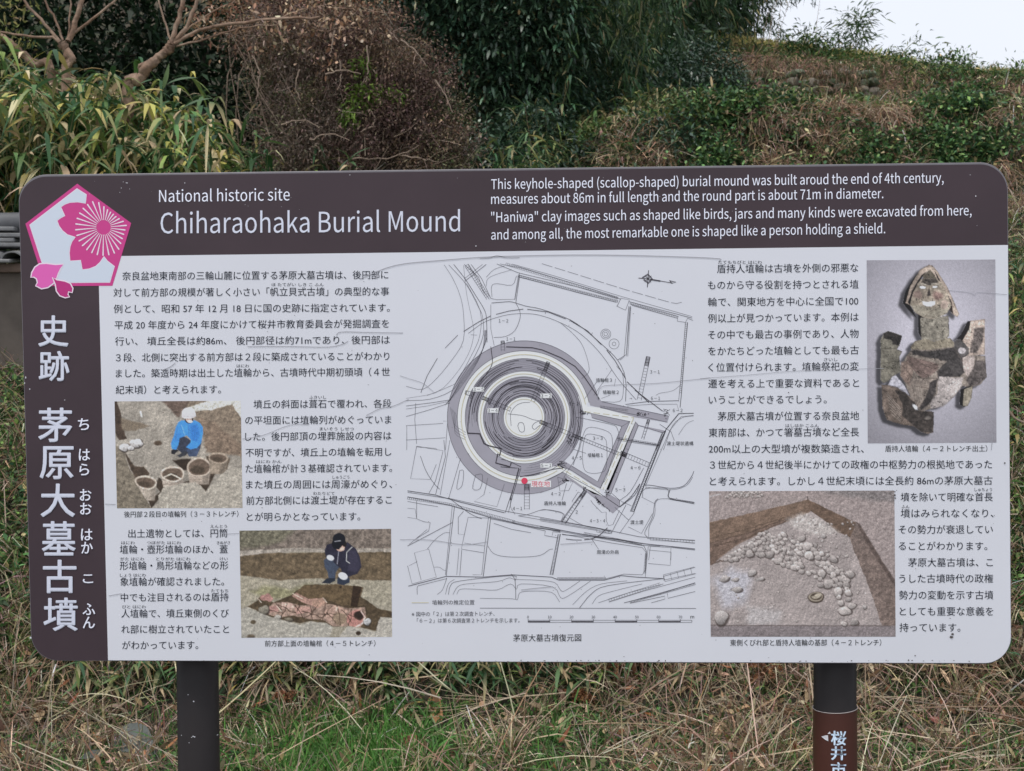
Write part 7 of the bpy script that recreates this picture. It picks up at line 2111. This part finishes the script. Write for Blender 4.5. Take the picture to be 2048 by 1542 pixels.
spb = [(240, 1352, 5.4, 'yellow green bamboo grass plant under the lower left corner of the sign'), (318, 1372, 5.35, 'bamboo grass plant just left of the left post'), (455, 1392, 5.35, 'bamboo grass plant just right of the left post'),
       (540, 1345, 5.5, 'bamboo grass plant with a pale stem right of the left post'), (700, 1350, 5.5, 'bamboo grass plant above the green grass'), (770, 1370, 5.35, 'bamboo grass plant at the end of the fallen stalk'),
       (845, 1400, 5.3, 'dark bamboo grass plant beside an orange dead leaf'), (900, 1348, 5.5, 'bamboo grass plant left of the bare soil'), (975, 1352, 5.45, 'bamboo grass plant with yellow leaves on the bare soil'),
       (1140, 1335, 5.5, 'bamboo grass rosette hanging from the sign edge left of the fern'), (1365, 1345, 5.5, 'yellow tipped bamboo grass plant left of the right post'), (1985, 1500, 4.9, 'broad leaved plant at the lower right corner'),
       (60, 1330, 5.5, 'bamboo grass plant below the rounded lower left corner'), (20, 1120, 6.3, 'bamboo grass plant beside the left edge of the sign')]
for i_, (px_, py_, d_, lab) in enumerate(spb):
    sprig(px_, py_, d_, .2, 9, .105 if px_ != 20 else .15, lab, 40 + i_, (6, 4, .7, 1.6), 'single bamboo grass plants')


# bamboo saplings on the crest against the sky
def sapling(px, pyb, pyt, d, n, spread, label, seed, lean=0.0):
    r = RS(seed)
    base = gp(np.array([float(px)]), np.array([d]))[0]; top = W3(px + lean, pyt, d)
    t = thing('bamboo_sapling', label, 'bamboo', tuple(base), 'young bamboos on the mound crest')
    s_ = smooth_path([base, base * .5 + top * .5 + [-.0 * lean, 0, .05], top], 5)
    V, Q = tube(s_, np.linspace(.009, .003, len(s_)), 6)
    mesh('culm', rel(V, base), Q, M_culm, t)
    u = r.uniform(.3, 1, n)
    P = base + (top - base) * u[:, None] + r.normal(0, 1, (n, 3)) * spread * [1, .6, .45]
    D = norm((P - (base + (top - base) * u[:, None])) * 2 + r.normal(0, .25, (n, 3)) + [0, 0, .1])
    V, Q, C = blades(P, D, U(r, .09, .17, n), U(r, .018, .03, n), pick(r, n, [(4, (.035, .075, .028)), (3, (.08, .13, .05)), (1, (.16, .19, .07))]), U(r, .1, .6, n), LEAF3, roll=.3, rs=r)
    mesh('foliage', rel(V, base), Q, M_leaf, t, col=C)['kind'] = 'stuff'


sapling(1713, 130, 22, 19.2, 420, .15, 'tallest bamboo sapling alone on the mound crest against the sky', 1)
sapling(1612, 95, 62, 19.0, 240, .15, 'bushy bamboo sapling left of the tallest one on the crest', 2)
sapling(1790, 112, 78, 19.2, 80, .16, 'thin bamboo sapling leaning right on the crest', 3, 45)
sapling(1665, 100, 62, 19.3, 60, .15, 'sparse bamboo sapling between the two bushier ones', 4, 20)
sapling(1840, 150, 128, 18.6, 90, .2, 'low bamboo sapling in the brown slope right of the crest', 5)
# wispy dead stalks against the sky
for i_, (x0, y0, x1, y1) in enumerate(((1532, 78, 1556, -10), (1545, 80, 1582, -6), (1556, 78, 1562, 5), (1540, 74, 1545, 10), (1629, 60, 1640, -4), (1520, 76, 1538, 20))):
    r = RS(210 + i_)
    b_ = W3(x0, y0 + 12, 18.7); tp_ = W3(x1, y1, 18.7)
    b_ = np.array([b_[0], b_[1], float(H(b_[0], b_[1])) - .02])
    s_ = smooth_path([b_, (b_ + tp_) / 2 + [-.02, 0, 0], tp_], 5)
    V, Q = tube(s_, np.linspace(.004, .002, len(s_)), 4)
    t = thing('dead_stalk', ('third wispy dead stalk from the left, leaning right below the bamboo tip', 'dead stalk leaning farthest right below the bamboo tip', 'nearly upright wispy dead stalk right of the leaning ones', 'short upright dead stalk left of the leaning ones', 'single dead stalk left of the tallest sapling', 'leftmost wispy dead stalk under the bamboo tip')[i_], 'stalk', tuple(b_), 'wispy dead stalks against the sky')
    mesh('stem', rel(V, b_), Q, M_twig, t)
    u = r.uniform(.25, 1, 34)
    V, Q, C = blades(b_ + (tp_ - b_) * u[:, None] + r.normal(0, .006, (34, 3)), dirs(r, 34, 1, .8), .022, .01, pick(r, 34, [(1, (.3, .27, .2))]), 0, LEAF3, rs=r)
    mesh('seeds', rel(V, b_), Q, M_dry, t, col=C)['kind'] = 'stuff'

# ================================================================== OLD STONE WALL OF THE TERRACE, MARKER STONE
import bmesh
def stone_mesh(seed):
    r = RS(seed)
    bm = bmesh.new()
    bmesh.ops.create_icosphere(bm, subdivisions=2, radius=.5)
    for v in bm.verts:
        v.co.x = math.copysign(abs(v.co.x * 2) ** .8 / 2, v.co.x); v.co.z = math.copysign(abs(v.co.z * 2) ** .8 / 2, v.co.z)
        v.co *= 1 + r.uniform(-.09, .09)
    me = bpy.data.meshes.new('stone'); bm.to_mesh(me); bm.free()
    me.materials.append(M_st[seed % 3])
    return me


M_st = [mat('mossy_grey_stone', (.2, .185, .155), .9, noise=.35, nscale=3, bump=.7, vary=(.11, .13, .08)), mat('brown_grey_stone', (.23, .195, .165), .9, noise=.35, nscale=3, bump=.7, vary=(.2, .18, .14)),
        mat('green_grey_stone', (.18, .185, .15), .9, noise=.3, nscale=3, bump=.7, vary=(.09, .12, .07))]
SM = [stone_mesh(i) for i in range(9)]
wb = gp(np.array([1540.]), np.array([16.95]))[0]
wall = thing('stone_wall', 'low mossy dry stone wall half overgrown on the upper terrace', 'wall', tuple(wb))
r = RS(230)
row = 0
zz = 0.0
for row in range(4):
    px_ = 1375 + r.uniform(0, 15)
    while px_ < 1775:
        w_ = r.uniform(.1, .24); hh = r.uniform(.1, .17)
        if r.rand() > (.05, .08, .15, .3)[row]:
            g = gp(np.array([px_]), np.array([16.95]))[0]
            o = bpy.data.objects.new('stone', SM[r.randint(9)])
            sc.collection.objects.link(o); o.parent = wall
            o.location = (g[0] - wb[0], g[1] - wb[1] + r.uniform(-.03, .03) + row * .03 + .13, g[2] - wb[2] + .04 + row * .12 + r.uniform(-.04, .04))
            o.scale = (w_ * 1.12, .28, hh * 1.15); o.rotation_euler = (0, r.uniform(-.12, .12), r.uniform(-.2, .2))
        px_ += w_ / 17 * 2500
def block_mesh(name, w_, dp, h_, m, loc, r, parent=None, bev=.01, rough=.0):
    bm = bmesh.new()
    bmesh.ops.create_cube(bm, size=1)
    for v in bm.verts:
        v.co.x *= w_; v.co.y *= dp; v.co.z = (v.co.z + .5) * h_
        v.co.x += r.uniform(-rough, rough); v.co.z += r.uniform(-rough, rough)
    bmesh.ops.bevel(bm, geom=list(bm.edges), offset=bev, segments=2, affect='EDGES')
    me = bpy.data.meshes.new(name); bm.to_mesh(me); bm.free(); me.materials.append(m)
    o = bpy.data.objects.new(name, me); o.location = loc; sc.collection.objects.link(o)
    if parent: o.parent = parent
    return o


M_mark = mat('pale_pink_grey_stone', (.34, .3, .29), .85, noise=.25, nscale=8, bump=.5)
c_ = W3(1324, 262, 11.0); g_ = float(H(c_[0], c_[1]))
o = block_mesh('stone_marker', .075, .07, W3(1324, 234, 11.0)[2] - g_ + .1, M_mark, (c_[0], c_[1], g_ - .1), RS(3), rough=.008)
tag(o, 'small pale upright stone marker among the leaves above the sign', 'stone marker')

# dry plants hanging over and growing out of the wall
r = RS(231)
n = 9000
px = r.uniform(1350, 1800, n); P = gp(px, np.full(n, 16.8)); P[:, 2] += r.uniform(0, .68, n); P[:, 1] += r.uniform(-.1, .12, n)
k = vnoise(px / 28, P[:, 2] * 5, 3, 3, 1.) > .44
P = P[k]; n = len(P)
stuff('wall_plants', M_dry, [blades(P, dirs(r, n, -.3, 1, out=np.array([0, -.5, 0])), U(r, .04, .17, n), U(r, .006, .014, n), pick(r, n, [(3, (.3, .2, .14)), (3, (.2, .14, .1)), (3, (.07, .1, .04)), (1, (.4, .31, .2))], .3), U(r, 0, .9, n), LEAF3, rs=r)],
      'dry creepers and small leaves hanging over the old stone wall', 'creeper')

# ================================================================== TILE-CAPPED WALL AT THE LEFT EDGE
M_plaster = mat('brown_grey_plaster', (.17, .14, .12), .95, noise=.25, nscale=5, bump=.3, vary=(.12, .1, .085))
M_tile = mat('grey_roof_tile', (.12, .122, .13), .55, noise=.3, nscale=7, bump=.2, vary=(.19, .19, .19))
M_wood = mat('weathered_wood', (.2, .14, .11), .8, noise=.2, nscale=10)
d_ = 7.75
cL = W3(-30, 650, d_)
gz = float(H(cL[0] + .15, cL[1])) - .25
tw_ = thing('tiled_wall', 'old plaster wall with grey roof tile coping at the left edge of the photo', 'wall', (cL[0], cL[1], gz))
zt = W3(0, 548, d_)[2] - gz
x1_ = W3(36, 600, d_)[0] - cL[0] + .12
mesh_w = block_mesh('wall', 3.2, .16, zt, M_plaster, (x1_ - 1.6, 0, 0), RS(1), tw_, .004)
block_mesh('beam', 3.24, .26, .05, M_wood, (x1_ - 1.6, -.02, zt + .001), RS(1), tw_, .006)
# pan tiles: half round fronts, one object each
def arc_tile(name, r0, L_, th=.012, n_=8):
    V, Q = [], []
    for s_, y_ in ((0, -L_ / 2), (1, L_ / 2)):
        for rr in (r0, r0 - th):
            for k in range(n_ + 1):
                a = math.pi * k / n_
                V.append((math.cos(a) * rr, y_, math.sin(a) * rr * .75))
    m_ = n_ + 1
    for k in range(n_):
        Q += [(k, k + 1, 2 * m_ + k + 1, 2 * m_ + k), (m_ + k + 1, m_ + k, 3 * m_ + k, 3 * m_ + k + 1), (k, m_ + k, m_ + k + 1, k + 1), (2 * m_ + k + 1, 3 * m_ + k + 1, 3 * m_ + k, 2 * m_ + k)]
    me = bpy.data.meshes.new(name); me.from_pydata(V, [], Q); me.materials.append(M_tile); return me


TM = arc_tile('roof_tile', .075, .42)
def slab_tile(name, w_, dp, h_):
    bm = bmesh.new(); bmesh.ops.create_cube(bm, size=1)
    for v in bm.verts: v.co.x *= w_; v.co.y *= dp; v.co.z *= h_
    bmesh.ops.bevel(bm, geom=list(bm.edges), offset=.006, segments=1, affect='EDGES')
    me = bpy.data.meshes.new(name); bm.to_mesh(me); bm.free(); me.materials.append(M_tile); return me


PM, NM = slab_tile('roof_tile', .17, .46, .022), slab_tile('ridge_tile', .24, .2, .026)
r = RS(7)
for k in range(16):
    for me_, dx, z_, tx in ((PM, 0, zt + .085, -.0), (TM, .09, zt + .085, 0)):
        o = bpy.data.objects.new('roof_tile', me_); sc.collection.objects.link(o); o.parent = tw_
        o.location = (x1_ - .09 - k * .18 + dx - .04, -.03, z_ + r.uniform(-.004, .004)); o.rotation_euler = (.10, r.uniform(-.03, .03), 0)
for lay in range(4):
    for k in range(12):
        o = bpy.data.objects.new('ridge_tile', NM); sc.collection.objects.link(o); o.parent = tw_
        o.location = (x1_ - .1 - k * .247 - (lay % 2) * .12, .02, zt + .17 + lay * .033 + r.uniform(-.003, .003)); o.rotation_euler = (r.uniform(-.03, .03), r.uniform(-.02, .02), r.uniform(-.02, .02))
V, Q = tube([(x1_ + .02, .02, zt + .32), (x1_ - 3, .02, zt + .32)], .06, 12)
mesh('ridge_cap', V, Q, M_tile, tw_, smooth=True)

# ================================================================== LOOSE THINGS ON THE BANK FOOT
# big fallen dry stalk with many fine side branches
za = lambda x, y: (600 + x / 2.926, 1300 + y / 2.926)
ctr = za(1600, 318)
b_ = on_ground(*ctr, .05)
t = thing('fallen_stalk', 'long dry branching stalk lying across the grass in the middle', 'dry stalk', tuple(b_))
def stalk(parent, name, pts, d0, d1, w0, w1, loc, m=M_straw, k=5):
    # leans on the straw: a few centimetres above the bank all along (d0 is the lift at its start, d1 at its end)
    P = [on_ground(x_, y_, d0 + (d1 - d0) * i / (len(pts) - 1)) if d0 < 1 else W3(x_, y_, d0) for i, (x_, y_) in enumerate(pts)]
    s_ = smooth_path(P, k)
    V, Q = tube(s_, np.linspace(w0, w1, len(s_)) / 2, 6)
    return mesh(name, rel(V, loc), Q, m, parent, smooth=True)


stalk(t, 'stem', [ctr, za(1400, 332), za(1250, 340), za(1130, 365), za(1000, 400)], .08, .06, .007, .005, b_)
for pts in ([za(1250, 335), za(1100, 290), za(900, 225), za(750, 170), za(600, 115)], [za(1230, 345), za(1050, 330), za(850, 290), za(640, 235), za(560, 200)], [za(1200, 350), za(1000, 345), za(860, 330), za(700, 300)],
            [za(1180, 355), za(1000, 375), za(820, 390), za(620, 380)], [za(1150, 362), za(950, 400), za(780, 408), za(600, 400)], [za(1050, 390), za(920, 470), za(800, 540), za(640, 640), za(560, 700)],
            [za(1130, 368), za(1050, 330), za(930, 318), za(850, 310)], [za(1270, 330), za(1330, 290), za(1395, 240)], [za(1390, 335), za(1300, 420), za(1200, 480), za(1090, 560)], [za(1000, 400), za(900, 440), za(780, 440), za(650, 450)],
            [za(1010, 320), za(960, 270), za(900, 200)], [za(860, 220), za(760, 270), za(660, 350), za(560, 480)]):
    stalk(t, 'side_branch', pts, .07, .05, .0032, .0016, b_)
GS = 'loose dry stalks along the foot of the bank'
zl = lambda x, y: (x / 2.926, 1300 + y / 2.926); zr = lambda x, y: (1348 + x / 2.926, 1300 + y / 2.926)
for i_, (pts, w_, lab) in enumerate((
        ([zl(1600, 160), zl(1480, 300), zl(1380, 480), zl(1290, 680)], .006, 'pale stalk leaning down to the right side of the left post'), ([zl(1580, 180), zl(1500, 330), zl(1420, 520), zl(1340, 708)], .006, 'pale stalk parallel to the one beside the left post'),
        ([zl(1600, 165), zl(1440, 230), zl(1350, 320), zl(1280, 400)], .005, 'arching pale stalk meeting the left post'), ([zl(615, 70), zl(612, 200), zl(612, 470)], .005, 'thin upright stalk left of the left post'),
        ([zl(695, 70), zl(760, 190), zl(860, 250), zl(960, 300)], .005, 'bent grey stalk left of the left post'), ([zl(210, 335), zl(300, 380), zl(420, 420), zl(560, 480)], .006, 'dry stalk near the lower left corner'),
        ([zl(640, 620), zl(560, 690), zl(480, 740)], .01, 'pale broad straw at the bottom near the grey leaf'), ([zl(210, 340), zl(300, 310), zl(370, 290)], .006, 'short dry stalk near the lower left corner'),
        ([za(830, 530), za(1000, 560), za(1070, 590), za(1120, 708)], .009, 'thick bent straw at the bottom middle'), ([za(740, 90), za(660, 250), za(600, 360)], .005, 'slanting pale stalk above the green grass'),
        ([za(1610, 300), za(1608, 450), za(1600, 590)], .005, 'thin upright stalk right of the fallen stalk'), ([zr(260, 320), zr(400, 400), zr(560, 480)], .006, 'dark tipped stalk left of the right post'),
        ([zr(810, 440), zr(790, 560), zr(740, 708)], .005, 'pale straw leaning on the left side of the right post'), ([zr(480, 460), zr(640, 410), zr(815, 372)], .004, 'thin straw running to the right post'),
        ([zr(1660, 90), zr(1640, 250), zr(1610, 400), zr(1600, 560)], .008, 'tall pale stalk right of the right post'), ([zr(1700, 360), zr(1850, 450), zr(2000, 590)], .005, 'long stalk near the lower right corner'),
        ([zr(2040, 10), zr(1990, 150), zr(1940, 330)], .012, 'broad grey blade under the lower right corner of the sign'), ([zr(1080, 380), zr(1180, 470), zr(1300, 640)], .005, 'thin straw on the right side of the right post'))):
    b_ = on_ground(*pts[-1], .02)
    t = thing('dry_stalk', lab, 'dry stalk', tuple(b_), GS)
    stalk(t, 'stem', pts, .06, .03, w_, w_ * .7, b_)
# branch and stick at the right edge
b_ = W3(2040, 850, 6.2)
t = thing('stick', 'bare brown stick beside the right edge of the sign', 'stick', tuple(b_))
stalk(t, 'stem', [(2000, 790), (2022, 828), (2040, 842), (2070, 850)], 6.2, 6.2, .014, .01, b_, M_twig)
# dead leaves one can point to
GL = 'single fallen leaves on the bank foot'
LMd = [leaf_mesh('fallen_leaf', mat('tan_dead_leaf', (.46, .33, .19), .75, noise=.25, nscale=6), .5, .3), leaf_mesh('fallen_leaf', mat('red_brown_dead_leaf', (.24, .07, .05), .7, noise=.25, nscale=6), .3, .2),
       leaf_mesh('fallen_leaf', mat('orange_dead_leaf', (.4, .19, .08), .75, noise=.25, nscale=6), .4, .3), leaf_mesh('fallen_leaf', mat('grey_dead_leaf', (.1, .11, .1), .8, noise=.3, nscale=9), .3, .15)]
for i_, (p0, p1, wk, k_, lab) in enumerate((
        (zl(705, 500), zl(880, 620), 2.6, 3, 'large dark grey ribbed leaf at the bottom left'), (zl(480, 670), zl(680, 620), 1.8, 3, 'second dark grey leaf lying left of the large one'), (zl(540, 590), zl(645, 535), 2.4, 2, 'orange brown curled leaf beside the grey leaf'),
        (zl(500, 510), zl(545, 435), 3.5, 0, 'pale round dead leaf left of the left post'), (zl(235, 450), zl(250, 375), 4, 0, 'pale round dead leaf near the lower left corner'), (za(775, 300), za(815, 450), 2.2, 2, 'orange dead leaf in the middle below the sign'),
        (za(300, 210), za(345, 320), 1.8, 0, 'tan dead leaf above the green grass'), (za(1170, 405), za(1240, 450), 2.8, 0, 'tan dead leaf below the fallen stalk'), (za(640, 530), za(670, 610), 2.2, 1, 'reddish dead leaf right of the green grass'),
        (zr(310, 480), zr(235, 518), 3.2, 0, 'tan dead leaf left of the right post'), (zr(1490, 430), zr(1580, 470), 3.0, 1, 'red brown dead leaf right of the right post'), (zr(10, 285), zr(65, 252), 2.4, 0, 'small pale leaf low in the middle right'),
        (zr(1265, 205), zr(1335, 212), 1.8, 0, 'small cream leaf right of the right post'), (zr(800, 240), zr(770, 330), 2.8, 0, 'grey tan leaf touching the right post'), (zl(1830, 420), zl(1900, 350), 2.4, 0, 'tan dead leaf left of the green grass top'))):
    a_ = on_ground(*p0, .035); b_ = on_ground(*p1, .05)
    o = bpy.data.objects.new('fallen_leaf', LMd[k_]); sc.collection.objects.link(o)
    orient(o, a_, b_ - a_, (0, -.7, .7), np.linalg.norm(b_ - a_), wk)
    tag(o, lab, 'leaf', GL)
# brown dry fern hanging under the sign
r = RS(300)
for c0, lab in (((1230, 1345), 'rust brown dry fern under the sign right of the middle'), ((1168, 1410), 'small rust brown fern tuft at the end of the fallen stalk'), ((1530, 1360), 'dry brown fern left of the right post'), ((575, 1415), 'little rust brown fern tuft left of the green grass')):
    b_ = on_ground(c0[0], c0[1], .06)
    t = thing('dry_fern', lab, 'fern', tuple(b_), 'dry ferns on the bank foot')
    big = 1.0 if c0[0] in (1230, 1530) else .45
    fr, ste = [], []
    for k in range(9):
        a = r.uniform(0, 6.28); q2 = b_ + np.array([math.cos(a) * .11, -abs(math.sin(a)) * .06, r.uniform(-.09, .06)]) * big
        P = smooth_path([b_, (b_ + q2) / 2 + [0, -.01, .02], q2], 6)
        ste.append(tube(P, .0011, 4))
        idx = r.randint(2, len(P), 60)
        fr.append(blades(P[idx] + r.normal(0, .003, (60, 3)), dirs(r, 60, 0, 1), .017, .006, pick(r, 60, [(3, (.26, .12, .06)), (2, (.34, .18, .09)), (1, (.18, .08, .05))]), .1, LEAF3, rs=r))
    V, Q, C = joinc(fr); mesh('fronds', rel(V, b_), Q, M_dry, t, col=C)['kind'] = 'stuff'
    V, Q = join(ste); mesh('stems', rel(V, b_), Q, M_twig, t)['kind'] = 'stuff'
# fuzzy seed head
b_ = on_ground(1246, 1488, .03)
d8 = float(hitd(1240, 1475)) - .06
t = thing('foxtail', 'fluffy pale foxtail seed head in the grass below the fern', 'seed head', tuple(b_))
P = smooth_path([W3(1222, 1480, d8), W3(1228, 1462, d8), W3(1243, 1456, d8), W3(1252, 1470, d8)], 8)
V, Q = tube(P, .006, 6); mesh('seed_head', rel(V, b_), Q, M_straw, t, smooth=True)
idx = r.randint(0, len(P), 420)
V, Q, C = blades(P[idx], dirs(r, 420), .022, .0009, pick(r, 420, [(1, (.5, .47, .33))]), 0, STK, rs=r)
mesh('bristles', rel(V, b_), Q, M_dry, t, col=C)['kind'] = 'stuff'
stalk(t, 'stem', [(1222, 1480), (1218, 1510), (1224, 1560)], .06, .0, .002, .002, b_)
